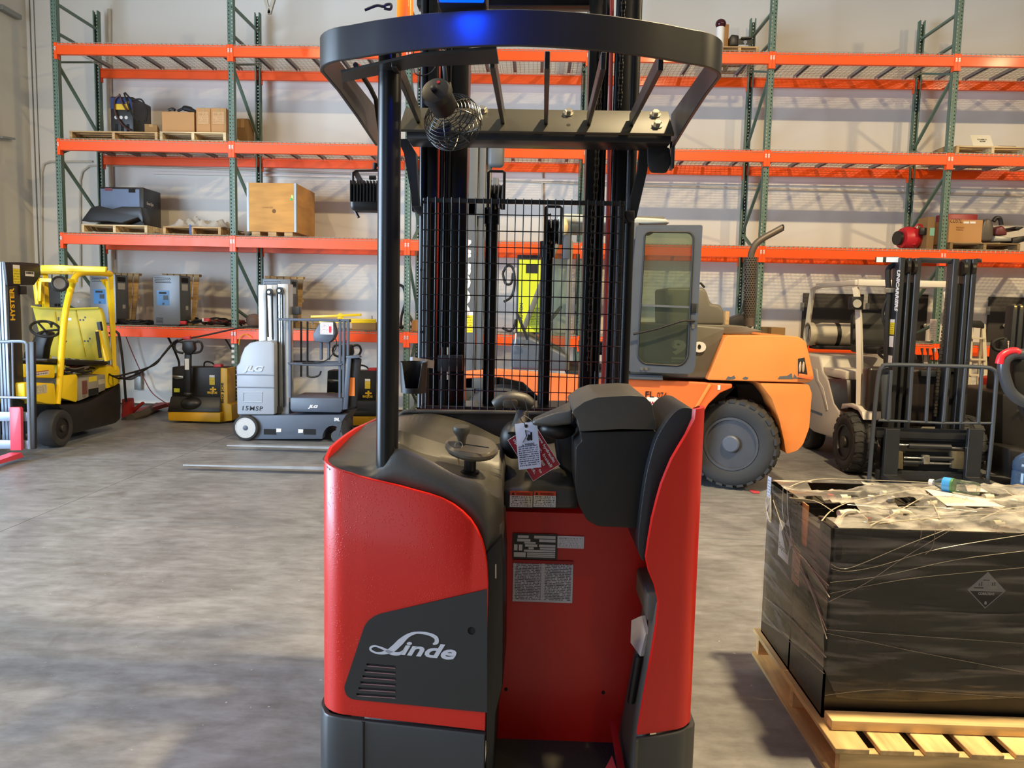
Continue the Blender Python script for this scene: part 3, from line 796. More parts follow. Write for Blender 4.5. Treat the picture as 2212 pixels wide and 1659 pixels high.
for ci, col in enumerate(G):
    P5 = [at(x, y, Y=Y) for x, y, Y in col]
    k5 = 0.0 if ci < 4 else min(1.0, (ci - 3) / 2.0)
    n1b = P5[1].lerp(P5[2], 0.12) + V((0, 0, -0.004 * k5)); n1c = P5[1].lerp(P5[2], 0.5) + V((0, 0, -0.012 * k5)); n2a = P5[1].lerp(P5[2], 0.94) + V((0, 0, -0.012 * k5))
    n3a = P5[2].lerp(P5[3], 0.9); n3b = P5[3].lerp(P5[4], 0.06); n3c = P5[3].lerp(P5[4], 0.5)
    mid = P5[0].lerp(P5[1], 0.55); n1a = P5[0].lerp(P5[1], 0.9)
    rows_g.append([P5[0], mid, n1a, P5[1] + V((0, 0.008, 0)), n1b, n1c, n2a, P5[2], n3a, P5[3], n3b, n3c, P5[4]])
nn_ = len(rows_g[0])
grid = []
for j in range(nn_):
    grid.append(smooth_pts([r[j] for r in rows_g], 4))
b = MB(); mcol = len(grid[0])
vs = [p for r in grid for p in r]
b.add(vs, [(j * mcol + i, j * mcol + i + 1, (j + 1) * mcol + i + 1, (j + 1) * mcol + i) for j in range(nn_ - 1) for i in range(mcol - 1)])
con = b.build('console_cover', m_plast, rt, smooth=38); tag(con, 'grey black moulded console cover')
sm = con.modifiers.new('thickness', 'SOLIDIFY'); sm.thickness = 0.006; sm.offset = -1
# column under the console, towards the entry
MB().prism([at(1050, 1195, Y=2.32), at(1084, 1160, Y=2.34), at(1088, 1240, Y=2.34), at(1086, 1480, Y=2.34), at(1072, 1540, Y=2.34), at(1066, 1690, Y=2.34), at(1050, 1690, Y=2.32)], (0, 0.34, 0)).build('console_column', m_blk, rt, bevel=0.006)
MB().bar(at(1071, 1219, Y=2.33), at(1071, 1249, Y=2.33), 0.003, 0.004).build('latch_strip', m_zinc, rt)
MB().prism([at(1030, 1160, Y=2.36), at(1085, 1130, Y=2.38), at(1088, 1165, Y=2.38), at(1070, 1192, Y=2.37), at(1052, 1200, Y=2.35)], (0, 0.25, 0)).build('console_corner', m_plast, rt, bevel=0.01)
# front bulkhead with rolled rim
bk = [at(x, y, Y=2.98) for x, y in ((862, 900), (872, 890), (1262, 895), (1262, 1100), (1088, 1100), (862, 1000))]
bh = MB().prism(bk, (0, 0.05, 0)).build('bulkhead', m_blk, rt, bevel=0.004)
MB().tube([at(x, y, Y=2.965) for x, y in ((862, 908), (864, 897), (872, 891), (885, 889), (1000, 890), (1120, 892), (1255, 895))], 0.009, 10).build('bulkhead_rim', m_plast, rt)
# light scoop under the joystick side
b = MB(); rr = []
for i in range(9):
    t = i / 8; xx = 1088 + 160 * t
    sag = math.sin(PI * t)
    rr.append(smooth_pts([at(xx, 1098, Y=2.635), at(xx, 1062, Y=2.64), at(xx, 1046 - 8 * sag, Y=2.68), at(xx, 1012 - 22 * (1 - sag), Y=2.84), at(xx, 960 - 20 * (1 - sag), Y=2.95)], 4))
vs = [p for r in rr for p in r]; n = len(rr[0])
b.add(vs, [(i * n + j, i * n + j + 1, (i + 1) * n + j + 1, (i + 1) * n + j) for i in range(8) for j in range(n - 1)])
kp = b.build('knee_panel', m_plast, rt, smooth=60); kp.modifiers.new('thickness', 'SOLIDIFY').thickness = 0.006
# warning labels on knee panel and wall
def plabel(name, px0, py0, px1, py1, Y, m, parent, off=0.002):
    a, b_, c = at(px0, py1, Y=Y), at(px1, py1, Y=Y), at(px0, py0, Y=Y)
    return plate(name, V((a.x, Y - off, a.z)), (1, 0, 0), (0, 0, 1), b_.x - a.x, c.z - a.z, m, parent)
pm1 = print_mat('warning_print', (222, 218, 208), (60, 56, 52), 9, head=((216, 74, 34), 0.72))
for x0, x1 in ((1101, 1150), (1152, 1200)):
    lb = plabel('warning_label', x0, 1060, x1, 1094, 2.632, pm1, rt)
    a = at(x0 + 14, 1069.5, Y=2.629); text('lettering', 'WARNING', m_ink, lb, a, (1, 0, 0), (0, 0, 1), w=(x1 - x0 - 18) / 1691 * 2.63, h=0.009, bold=0.02, depth=0.0005)
    a = at(x0 + 4, 1069, Y=2.629); w_ = 0.011
    MB().prism([a, a + V((w_, 0, 0)), a + V((w_ / 2, 0, w_))], (0, -0.0005, 0)).build('warning_triangle', m_ink, lb)
dp = plabel('data_plate', 1107, 1151, 1203, 1206, 2.648, mat('data_plate', (24, 24, 24), 0.4, var=0), rt)
m_cell = mat('data_cell', (196, 194, 184), 0.45, var=0)
bdr = at(1107, 1206, Y=2.648); 
for (u0, v0, u1, v1) in ((0.11, 0.84, 0.36, 0.95), (0.48, 0.84, 0.97, 0.95), (0.10, 0.70, 0.40, 0.81), (0.60, 0.70, 0.97, 0.81), (0.26, 0.62, 0.52, 0.69), (0.28, 0.50, 0.56, 0.60), (0.60, 0.50, 0.97, 0.60), (0.36, 0.40, 0.48, 0.48), (0.62, 0.40, 0.97, 0.48), (0.26, 0.30, 0.97, 0.38), (0.03, 0.08, 0.30, 0.27), (0.33, 0.08, 0.97, 0.13), (0.33, 0.15, 0.97, 0.20), (0.33, 0.22, 0.97, 0.27), (0.03, 0.34, 0.11, 0.58), (0.14, 0.34, 0.22, 0.58)):
    W_, H_ = 96 / 1691 * 2.68, 55 / 1691 * 2.72
    plate('data_cell', V((bdr.x + u0 * W_, 2.6443, bdr.z + v0 * H_)), (1, 0, 0), (0, 0, 1), (u1 - u0) * W_, (v1 - v0) * H_, m_cell, dp, t=0.0004)
plabel('small_label', 1203, 1157, 1261, 1183, 2.648, print_mat('small_print', (206, 202, 200), (130, 124, 124), 7, dens=0.35), rt)
il = plabel('instruction_label', 1107, 1208, 1236, 1298, 2.648, print_mat('instruction_print', (188, 186, 190), (84, 82, 84), 26, cols=2, head=((150, 26, 24), 0.92), dens=0.75), rt)
a = at(1116, 1215.5, Y=2.646); text('lettering', 'WARNING', m_ink, il, a, (1, 0, 0), (0, 0, 1), w=0.055, h=0.008, bold=0.02, depth=0.0004)
# ---------- steering column, wheel and knob
cb = at(1015, 1020, Y=2.47); cu_ = (at(1015, 978, Y=2.47) - cb).normalized()
stw = MB().lathe([(0.030, -0.004), (0.031, 0.004), (0.026, 0.006), (0.0195, 0.007), (0.0185, 0.062), (0.012, 0.066)], cb, (0.02, -0.05, 1)).build('steering_column', m_blk, rt)
wc = at(1019, 966, Y=2.48); wax = V((0.12, -0.22, 1)).normalized()
MB().lathe([(0.002, 0.010), (0.05, 0.013), (0.078, 0.012), (0.086, 0.004), (0.087, -0.004), (0.080, -0.014), (0.05, -0.016), (0.015, -0.018)], wc, wax, 32).build('steering_wheel', mat('wheel_plastic', (86, 80, 70), 0.22, var=0.05), rt)
kb = at(998, 957, Y=2.46)
MB().lathe([(0.011, -0.012), (0.0125, 0.006), (0.0165, 0.022), (0.026, 0.036), (0.0285, 0.047), (0.026, 0.055), (0.014, 0.059), (0.001, 0.060)], kb, (-0.03, -0.1, 1), 24).build('steering_knob', m_plast, rt)
# ---------- control box (arm rest) on the right
lo = [(1252, 934), (1258, 952), (1244, 966), (1243, 1050), (1250, 1092), (1268, 1124), (1292, 1137), (1380, 1141), (1405, 1100), (1419, 1000), (1418, 930)]
MB().prism(pxpoly(rounded(lo, 6, 3), Y=2.42), (0, 0.36, 0)).build('control_box', m_blk, rt, bevel=0.016, seg=3)
cp = [(1252, 932), (1247, 905), (1236, 890), (1240, 884), (1262, 868), (1290, 858), (1360, 854), (1392, 856), (1408, 872), (1419, 928), (1340, 927)]
MB().prism(pxpoly(rounded(cp, 5, 3), Y=2.41), (0, 0.40, 0)).build('control_box_cap', m_plast, rt, bevel=0.018, seg=3)
arm = MB().loft([[at(1236, 884, Y=2.50) + V((0, dy, dz)) for dy, dz in ((0, 0), (0.14, 0.01), (0.14, -0.05), (0, -0.05))],
                 [at(1195, 892, Y=2.52) + V((0, dy, dz)) for dy, dz in ((0, 0), (0.10, 0.0), (0.10, -0.045), (0, -0.045))],
                 [at(1150, 908, Y=2.54) + V((0, dy, dz)) for dy, dz in ((0, 0), (0.06, 0.0), (0.06, -0.018), (0, -0.018))]]).build('arm_rest', m_plast, rt, bevel=0.01, smooth=60)
MB().sphere(at(1205, 928, Y=2.6), 0.04, 14, 10, (1.5, 1.0, 0.8)).build('arm_underside', m_blk, rt)
MB().prism(pxpoly([(1190, 905), (1250, 905), (1250, 1040), (1205, 1010)], Y=2.7), (0, 0.12, 0)).build('arm_support', m_blk, rt, bevel=0.02, seg=3)
jh = [at(1068, 876, Y=2.72), at(1085, 866, Y=2.72), at(1110, 863, Y=2.73), at(1135, 869, Y=2.74), at(1148, 880, Y=2.74)]
MB().tube(smooth_pts(jh, 4), [0.018, 0.02, 0.022, 0.024, 0.026, 0.028, 0.029, 0.03, 0.03, 0.03, 0.03, 0.03, 0.029, 0.027, 0.025, 0.022, 0.016], 14).build('joystick_head', m_plast, rt)
MB().prism(pxpoly(rounded([(1086, 864), (1118, 864), (1118, 880), (1086, 880)], 5, 3), Y=2.69), (0, 0.02, 0)).build('joystick_switch', mat('switch', (70, 62, 50), 0.4), rt, bevel=0.003)
MB().tube([at(1128, 890, Y=2.74), at(1122, 915, Y=2.72), at(1116, 940, Y=2.70)], [0.02, 0.024, 0.032], 14).build('joystick_stalk', m_plast, rt)
MB().sphere(at(1112, 950, Y=2.76), 0.06, 16, 12, (0.9, 1.0, 1.15)).build('joystick_base', m_blk, rt)
# ---------- backrest pad
pad = [(1474, 881), (1497, 884), (1505, 900), (1496, 938), (1458, 998), (1428, 1056), (1408, 1126), (1395, 1204), (1386, 1208), (1379, 1185), (1381, 1135), (1393, 1045), (1405, 990), (1421, 942), (1450, 898)]
MB().prism(pxpoly([tuple(p) for p in smooth_pts([V((x, y, 0)) for x, y in pad], 4, True)], Y=2.37), (0, 0.34, 0)).build('backrest_pad', mat('pad_vinyl', (30, 31, 34), 0.45, bump=0.2, bscale=500), rt, bevel=0.016, seg=3)

# ---------- overhead guard
GXL, GXR = -0.664, 0.538
ztop, zbot = 2.512, 2.419
def ustrip():
    pl = []   # plan path of the bent flat bar, from front left round the rear to front right
    pl += [(GXL, 3.24), (GXL, 2.9), (GXL, 2.62)]
    r_, cyy = 0.16, 2.44
    for k in range(1, 9):
        a = PI + (PI / 2 - 0.28) * k / 8; pl.append((GXL + r_ + r_ * math.cos(a), cyy + r_ * math.sin(a)))
    x0, y0 = pl[-1]; 
    x1 = GXR - (x0 - GXL)
    for k in range(1, 12):
        t = k / 12; pl.append((x0 + (x1 - x0) * t, y0 - 0.135 * math.sin(PI * t) ** 0.9))
    left = pl[:11]
    for x, y in reversed(left): pl.append((GXR - (x - GXL), y))
    return pl
pl = ustrip()
rings = []
for i, (x, y) in enumerate(pl):
    a = V(pl[max(i - 1, 0)]); c = V(pl[min(i + 1, len(pl) - 1)]); d = (c - a).normalized(); nn = V((-d.y, d.x)) * 0.012
    zb_ = zbot - (0.05 * min(1, max(0, (y - 2.75) / 0.4)))
    rings.append([V((x, y, zb_)), V((x, y, ztop)), V((x + nn.x, y + nn.y, ztop)), V((x + nn.x, y + nn.y, zb_))])
gd = MB().loft(rings).build('overhead_guard', m_guard, rt, smooth=40, bevel=0.002, seg=1)
# under plate joining band and post
MB().prism([V((-0.60, 2.42, 2.427)), V((-0.35, 2.25, 2.427)), V((-0.12, 2.18, 2.427)), V((-0.12, 2.31, 2.427)), V((-0.35, 2.35, 2.427)), V((-0.62, 2.52, 2.427))], (0, 0, -0.008)).build('guard_plate', m_guard, gd)
# bars across
for (x0, y0, x1, y1) in ((855, 150, 905, 245), (1066, 95, 1087, 246), (1183, 95, 1180, 247), (1303, 98, 1272, 248), (1425, 104, 1364, 249)):
    p = at(x0, y0, Y=2.36); q = at(x1, y1, Y=3.17)
    MB().bar(V((p.x, 2.33, ztop - 0.075)), V((q.x, 3.17, 2.468)), 0.016, 0.05).build('guard_bar', m_guard, gd, bevel=0.002, seg=1)
# rear post of the guard
pp0, pp1 = at(844, 120, Y=2.42), at(836, 1035, Y=2.42)
MB().cyl(V((pp0.x - 0.002, 2.42, 2.5)), V((pp1.x, 2.42, 0.9)), 0.0345, 32).build('guard_post', m_steel, rt)
# cross plate with bolts
a, b_ = at(868, 236, Y=3.19), at(1452, 238, Y=3.19)
m_plate = mat('guard_cross_plate', (58, 55, 46), 0.5, var=0.06)
cpz0 = 2.425
PTb, PTt = V((0, 3.115, at(1160, 284, Y=3.115).z)), V((0, 3.215, at(1160, 236, Y=3.215).z))
PTd = (PTt - PTb).normalized(); PTn = V((1, 0, 0)).cross(PTd).normalized()
cpl = MB().prism([V((a.x, 0, 0)) + PTb, V((b_.x, 0, 0)) + PTb, V((b_.x - 0.012, 0, 0)) + PTt, V((a.x + 0.01, 0, 0)) + PTt], -PTn * 0.012).build('cross_plate', m_plate, gd, bevel=0.002)
MB().box((a.x + 0.03, 3.125, PTb.z - 0.034), (b_.x - 0.01, 3.28, PTb.z - 0.002)).build('cross_beam', m_guard, gd, bevel=0.004)
PLP = (PTb, PTn)
for x, y in ((1043, 240), (1228, 245), (1416, 248), (1420, 271)):
    p = at(x, y, plane=PLP); bt = MB()
    bt.lathe([(0.021, 0.0), (0.021, 0.004)], p, PTn, 20); bt.lathe([(0.016, 0.004), (0.016, 0.016), (0.013, 0.018)], p, PTn, 6)
    bt.build('hex_bolt', m_zinc, gd, smooth=20)
for x, y in ((1037, 268), (1228, 270)):
    p = at(x, y, plane=PLP); MB().cyl(p - PTn * 0.001, p + PTn * 0.0008, 0.008, 14).build('bolt_hole', m_hole, gd)
# bent-in tab at the front end of the right arm
MB().prism(pxpoly(rounded([(1398, 316), (1447, 318), (1450, 352), (1440, 374), (1406, 373), (1399, 356)], 7, 4), Y=3.20), (0, 0.012, 0)).build('guard_tab', m_guard, gd, bevel=0.003)
MB().prism([V((GXR - 0.012, 3.18, 2.40)), V((GXR, 3.18, 2.40)), V((GXR, 3.24, 2.40)), V((GXR - 0.012, 3.24, 2.40))], (0, 0, -0.11)).build('guard_tab', m_guard, gd, bevel=0.003)
# struts from cross plate down to the mast
for pts_ in ([(905, 452), (898, 330), (880, 300), (858, 300), (872, 330), (888, 420), (890, 456)], [(1362, 430), (1378, 370), (1383, 318), (1405, 312), (1398, 370), (1375, 470), (1362, 475)]):
    pxprism('mast_strut', pts_, m_guard, gd, Y=3.30, vec=(0, 0.05, 0))

# ---------- mast
MZ = 3.3
def vert(name, x0, x1, yref, Y, m, depth=0.08, z0=0.08, z1=3.1, bevel=0.004, rnd=False):
    a, b_ = at(x0, yref, Y=Y), at(x1, yref, Y=Y)
    if rnd:
        r_ = (b_.x - a.x) / 2
        return MB().cyl(((a.x + b_.x) / 2, Y + r_, z0), ((a.x + b_.x) / 2, Y + r_, z1), r_, 20).build(name, m, rt)
    return MB().box((a.x, Y, z0), (b_.x, Y + depth, z1)).build(name, m, rt, bevel=bevel)
vert('mast_rail', 904, 922, 430, 3.36, m_steel, rnd=True)
vert('mast_rail', 922, 944, 430, 3.34, m_dsteel, 0.14)
vert('mast_rail', 966, 1008, 430, 3.42, m_dsteel, 0.12)
vert('mast_rail', 944, 1004, 430, 3.60, m_dsteel, 0.02)
vert('lift_rod', 953, 960, 600, 3.44, m_chrome, z0=1.5, rnd=True)
vert('lift_rod', 964, 970, 600, 3.40, m_steel, rnd=True)
vert('mast_rail', 1264, 1290, 430, 3.42, m_dsteel, 0.14)
vert('mast_rail', 1290, 1306, 430, 3.52, m_dsteel, 0.02)
vert('mast_rail', 1318, 1334, 430, 3.40, m_steel, rnd=True)
vert('mast_rail', 1330, 1358, 430, 3.38, m_dsteel, 0.14)
vert('mast_rail', 1350, 1374, 430, 3.37, m_steel, rnd=True)
vert('lift_rod', 1296, 1302, 430, 3.40, m_steel, rnd=True)
for pts_ in ([(948, 60), (946, 300), (942, 600), (935, 872)], [(1322, 0), (1319, 200), (1314, 430), (1307, 700), (1300, 872)]):
    MB().tube([at(x, y, Y=3.36) for x, y in pts_], 0.0085, 10).build('hydraulic_hose', m_hose, rt)
# hose lowers with fittings
for x0, x1, y0, y1 in ((950, 957, 750, 768), (964, 971, 750, 768), (948, 956, 803, 820), (964, 971, 803, 820)):
    MB().cyl(at((x0 + x1) / 2, y0, Y=3.37), at((x0 + x1) / 2, y1, Y=3.37), 0.008, 6).build('hose_fitting', m_zinc, rt)
pxprism('mast_cover', [(945, 767), (999, 767), (999, 803), (945, 803)], m_blk, rt, Y=3.34, vec=(0, 0.03, 0), bevel=0.004)
# two centre cylinders with chain sheaves
for (xa, xb, ytop, ysh) in ((1046, 1072, 470, 378), (1166, 1192, 540, 452)):
    a, b_ = at(xa, 650, Y=3.5), at(xb, 650, Y=3.5); r_ = (b_.x - a.x) / 2; xc = (a.x + b_.x) / 2
    zt_ = at(xa, ytop, Y=3.5).z; zs = at(xa, ysh, Y=3.5).z
    MB().cyl((xc, 3.5, 0.3), (xc, 3.5, zt_), r_, 24).build('lift_cylinder', m_dsteel, rt)
    MB().cyl((xc + r_ * 0.2, 3.5, zt_), (xc + r_ * 0.2, 3.5, zs - 0.08), r_ * 0.42, 16).build('cylinder_rod', m_chrome, rt)
    zb_ = at(xa, (ysh + ytop) / 2 + 60, Y=3.5).z
    MB().lathe([(r_ * 1.25, 0), (r_ * 1.25, 0.07)], (xc, 3.5, zb_), (0, 0, 1), 20).build('cylinder_collar', m_dsteel, rt)
    xs_ = xc + 0.022
    for k in (-1, 0, 1):
        MB().lathe([(0.02, -0.006), (0.056, -0.007), (0.05, 0), (0.056, 0.007), (0.02, 0.006)], (xs_ + k * 0.018, 3.46, zs - 0.10), (1, 0, 0), 24).build('chain_sheave', m_steel, rt)
    br = [V((xs_ - 0.034, 3.40, zs - 0.16)), V((xs_ - 0.034, 3.40, zs - 0.005)), V((xs_ - 0.026, 3.40, zs)), V((xs_ + 0.026, 3.40, zs)), V((xs_ + 0.034, 3.40, zs - 0.005)), V((xs_ + 0.034, 3.40, zs - 0.16))]
    MB().tube(br, 0.006, 8).build('sheave_bracket', m_steel, rt)
def chain(x0, y0, x1, y1, Y, pitch=0.028, w=0.016):
    p, q = at(x0, y0, Y=Y), at(x1, y1, Y=Y); L_ = (q - p).length; n = max(2, int(L_ / pitch)); b = MB()
    for i in range(n):
        c = p.lerp(q, (i + 0.5) / n)
        for s in (-1, 1):
            ww = w * (0.5 if i % 2 else 0.34)
            b.lathe([(0.012, -0.0015), (0.012, 0.0015)], c + V((s * ww, 0, 0.008)), (1, 0, 0), 10); b.lathe([(0.012, -0.0015), (0.012, 0.0015)], c + V((s * ww, 0, -0.008)), (1, 0, 0), 10)
            b.cbox(c + V((s * ww, 0, 0)), (0.003, 0.018, 0.02))
        b.cyl(c + V((-w * 0.6, 0, 0.012)), c + V((w * 0.6, 0, 0.012)), 0.004, 8)
    return b.build('lift_chain', mat('chain_steel', (92, 86, 76), 0.45, 0.7), rt, smooth=30)
chain(1347, -10, 1338, 232, 3.36); chain(1300, 90, 1286, 430, 3.40); chain(1282, 440, 1272, 800, 3.40); chain(939, 128, 937, 192, 3.38); chain(1186, 462, 1184, 560, 3.46)
# top cross members
for (x0, x1, y0, y1) in ((900, 960, -40, 12), (960, 1290, -60, 12), (1290, 1378, -60, -20)):
    pxprism('mast_cross_member', [(x0, y0), (x1, y0), (x1, y1), (x0, y1)], m_dsteel, rt, Y=3.62 if x0 == 960 else 3.7, vec=(0, 0.08, 0), bevel=0.005)
for (x0, x1, y0, y1) in ((889, 925, 445, 462), (1345, 1371, 455, 478)):
    pxprism('mast_bracket', [(x0, y0), (x1, y0), (x1, y1), (x0 + 12, y1)], m_guard, rt, Y=3.28, vec=(0, 0.10, 0), bevel=0.003)
pxprism('mast_foot', [(1330, 846), (1342, 835), (1352, 846), (1352, 855), (1330, 855)], m_dsteel, rt, Y=3.3, vec=(0, 0.1, 0))
pxprism('mast_base', [(900, 880), (1352, 880), (1352, 1000), (900, 1000)], m_dsteel, rt, Y=3.36, vec=(0, 0.25, 0))
# ---------- mesh screen
x0, x1, z0, z1 = at(914, 440, Y=3.24).x, at(1350, 440, Y=3.24).x, at(1130, 884, Y=3.24).z, at(1130, 436, Y=3.24).z
scr = MB()
scr.box((x0, 3.235, z1 - 0.009), (x1, 3.25, z1 + 0.009)); scr.box((x0, 3.235, z0 - 0.009), (x1, 3.25, z0 + 0.006))
scr.box((x0, 3.25, z0), (x0 + 0.025, 3.30, z1)); scr.box((x1 - 0.025, 3.25, z0), (x1, 3.30, z1))
scr_o = scr.build('screen_frame', m_guard, rt, bevel=0.002, seg=1)
wr = MB(); nw = int(round((x1 - x0 - 0.03) / 0.0325))
for i in range(nw + 1):
    x = x0 + 0.02 + (x1 - x0 - 0.04) * i / nw; wr.cyl((x, 3.232, z0 - 0.005), (x, 3.232, z1 + 0.012), 0.0024, 6)
nh = 14
for j in range(nh):
    z = z1 - 0.055 - j * 0.0655
    if z < z0 + 0.01: break
    wr.cyl((x0, 3.228, z), (x1, 3.228, z), 0.0024, 6)
tag(wr.build('screen_mesh', m_steel, rt), kind='stuff')
for x, y in ((916, 437), (1342, 440), (911, 583), (1336, 594), (911, 717), (1330, 729), (916, 873)):
    p = at(x, y, Y=3.245); MB().cyl(p, p + V((0, -0.012, 0)), 0.006, 10).build('screen_bolt', m_steel, rt)
# ---------- cup holder
cb_ = at(893, 848, Y=2.96); b = MB(); rg_ = []
for k in range(49):
    a = 2 * PI * k / 48
    # cut-away front: lower lip where a faces the camera
    c = max(0, math.cos(a + PI / 2)); f = min(1.0, max(0.0, (c - 0.70) / 0.16))
    zt_ = 0.118 - 0.098 * f
    x_, y_ = math.cos(a), math.sin(a)
    rg_.append([cb_ + V((x_ * 0.047, y_ * 0.047, 0)), cb_ + V((x_ * (0.047 + 0.006 * (zt_ / 0.11)), y_ * (0.047 + 0.006 * (zt_ / 0.11)), zt_)), cb_ + V((x_ * (0.044 + 0.006 * (zt_ / 0.11)), y_ * (0.044 + 0.006 * (zt_ / 0.11)), zt_)), cb_ + V((x_ * 0.044, y_ * 0.044, 0.004))])
b.loft(rg_, ringclosed=True, caps=False); b.cyl(cb_, cb_ + V((0, 0, 0.004)), 0.046, 24)
b.build('cup_holder', m_blk, rt, smooth=50)
MB().bar(at(888, 780, Y=3.02), at(935, 787, Y=3.2), 0.012, 0.032).bar(at(915, 786, Y=3.05), at(931, 786, Y=3.22), 0.012, 0.032).build('cup_holder_bracket', mat('bare_bracket', (190, 190, 196), 0.35, 0.5), rt)
# ---------- work light on the left
wl_c = at(800, 428, Y=3.05); fins = MB()
wlo = MB().cbox(wl_c, (0.14, 0.09, 0.105)).build('work_light', m_blk, rt, bevel=0.018, seg=3)
for k in range(11): fins.box((wl_c.x - 0.066 + k * 0.0125, wl_c.y - 0.056, wl_c.z - 0.02), (wl_c.x - 0.061 + k * 0.0125, wl_c.y - 0.03, wl_c.z + 0.058))
fins.build('cooling_fins', m_blk, wlo)
m_brn = mat('brown_bracket', (74, 58, 56), 0.5)
MB().tube([at(x, y, Y=3.06) for x, y in ((822, 368), (770, 368), (762, 374), (762, 420), (764, 450), (775, 470))], 0.011, 8, flat=0.5).build('light_bracket', m_brn, wlo)
MB().bar(at(768, 372, Y=3.06), at(785, 402, Y=3.05), 0.02, 0.008, up=(0, 1, 0)).build('light_bracket', m_brn, wlo)
MB().cyl(at(810, 352, Y=3.05), at(809, 366, Y=3.05), 0.008, 8).build('bracket_bolt', m_blk, wlo)
MB().cyl(at(798, 384, Y=3.05), at(812, 384, Y=3.05), 0.008, 8).build('bracket_bolt', m_blk, wlo)
MB().tube([at(768, 140, Y=2.66), at(800, 190, Y=2.9), at(812, 215, Y=3.0), at(822, 290, Y=3.1), at(818, 360, Y=3.06)], 0.009, 8).build('light_cable', m_blk, rt)
pxprism('cable_clip', [(767, 133), (778, 139), (774, 148), (763, 142)], m_orange, rt, Y=2.7, vec=(0, 0.02, 0))
# ---------- beacons on the guard
m_blue = mat('blue_lamp_glow', (10, 60, 255), 0.2, emit=((0, 60, 255), 3.0), var=0)
p, q = at(943, 14, Y=2.12), at(1050, 14, Y=2.12)
bl_ = MB().box((p.x, 2.13, ztop + 0.004), (q.x, 2.23, ztop + 0.10)).build('blue_lamp', m_blk, rt, bevel=0.006)
MB().box((p.x + 0.006, 2.105, ztop + 0.006), (q.x - 0.006, 2.132, ztop + 0.094)).build('lens', m_blue, bl_, bevel=0.004)
d = bpy.data.lights.new('blue_lamp_light', 'POINT'); d.energy = 9; d.color = (0.0, 0.05, 1.0); d.shadow_soft_size = 0.05
lo_ = bpy.data.objects.new('blue_lamp_light', d); COL.objects.link(lo_); lo_.parent = rt; lo_.location = V(((p.x + q.x) / 2 - 0.05, 1.98, ztop + 0.05)) - V((-0.07, 2.75, 0))
p = at(875, 8, Y=2.3)
MB().lathe([(0.026, 0), (0.026, 0.02)], (p.x, 2.3, ztop), (0, 0, 1), 20).build('beacon_base', m_blk, rt)
MB().lathe([(0.024, 0.02), (0.023, 0.08), (0.012, 0.09), (0.001, 0.091)], (p.x, 2.3, ztop), (0, 0, 1), 20).build('beacon_lens', mat('amber_lens', (255, 120, 20), 0.2, emit=((255, 110, 20), 0.6), var=0), rt)
MB().tube(smooth_pts([at(x, y, Y=2.36) for x, y in ((788, 22), (800, 17), (815, 12), (828, 14), (835, 10), (845, 10), (843, 20), (830, 18))], 4), 0.004, 6).build('beacon_cable', m_blk, rt)
MB().box((-0.64, 3.04, 0.08), (0.50, 3.34, 1.24)).build('battery_compartment', m_red2, rt, bevel=0.02)
# fork carriage far behind the mast is hidden; floor contact: front legs and drive wheels
for X0 in (-0.55, 0.40): MB().box((X0, 3.2, 0.03), (X0 + 0.11, 4.9, 0.16)).build('outrigger_leg', m_skirt, rt, bevel=0.01)
for X0 in (-0.52, 0.44):
    MB().cyl((X0, 4.75, 0.065), (X0 + 0.05, 4.75, 0.065), 0.065, 20).build('load_wheel', m_rub, rt)
    MB().cyl((X0, 2.62, 0.1), (X0 + 0.08, 2.62, 0.1), 0.1, 20).build('drive_wheel', m_rub, rt)

# ================================================================== things hung on the truck
fan = thing('clip_fan', 'black clip on fan with wire cage hanging under the overhead guard', 'fan', tuple(at(970, 255, Y=2.9)))
fc = at(975, 258, Y=2.95); fax = (V((0.24, 0.85, -0.36))).normalized()    # blows away from the operator, seen from behind
fx, fy = rodframe(fax)
cage = MB()
for k, (r_, h) in enumerate(((0.105, 0.0), (0.108, 0.02), (0.106, 0.04), (0.10, -0.015), (0.092, -0.026), (0.082, -0.036), (0.071, -0.044), (0.059, -0.051), (0.047, -0.057), (0.035, -0.062), (0.095, 0.055), (0.08, 0.065), (0.062, 0.073), (0.044, 0.079), (0.026, 0.083))):
    cage.tube([fc + fax * h + (fx * math.cos(2 * PI * i / 36) + fy * math.sin(2 * PI * i / 36)) * r_ for i in range(36)], 0.0016, 5, closed=True)
for i in range(8):
    dr = fx * math.cos(2 * PI * i / 8) + fy * math.sin(2 * PI * i / 8)
    cage.tube([fc + fax * h + dr * r_ for r_, h in ((0.03, -0.064), (0.07, -0.045), (0.10, -0.015), (0.108, 0.02), (0.095, 0.055), (0.06, 0.074), (0.01, 0.086))], 0.0022, 5)
cage.build('wire_cage', m_steel, fan)
MB().lathe([(0.034, -0.172), (0.050, -0.168), (0.055, -0.152), (0.056, -0.146), (0.050, -0.14), (0.048, -0.075), (0.034, -0.06)], fc, fax, 28).build('motor_housing', m_blk, fan)
mo = fc + fax * -0.172
MB().lathe([(0.012, 0), (0.012, 0.012), (0.009, 0.014)], mo, -fax, 16).build('switch_knob', m_blk, fan)
MB().lathe([(0.0055, 0), (0.0055, 0.003)], mo + fy * -0.028 + fx * 0.010, -fax, 12).build('indicator', mat('red_dot', (200, 30, 40), 0.4), fan)
for k in range(3):
    a = 2 * PI * k / 3; dr = fx * math.cos(a) + fy * math.sin(a); tn = fax.cross(dr)
    MB().prism([fc + dr * 0.012 - tn * 0.01, fc + dr * 0.05 - tn * 0.032 + fax * 0.012, fc + dr * 0.09 - tn * 0.01 + fax * 0.01, fc + dr * 0.085 + tn * 0.03 - fax * 0.01, fc + dr * 0.02 + tn * 0.012], fax * 0.002).build('fan_blade', m_blk, fan)
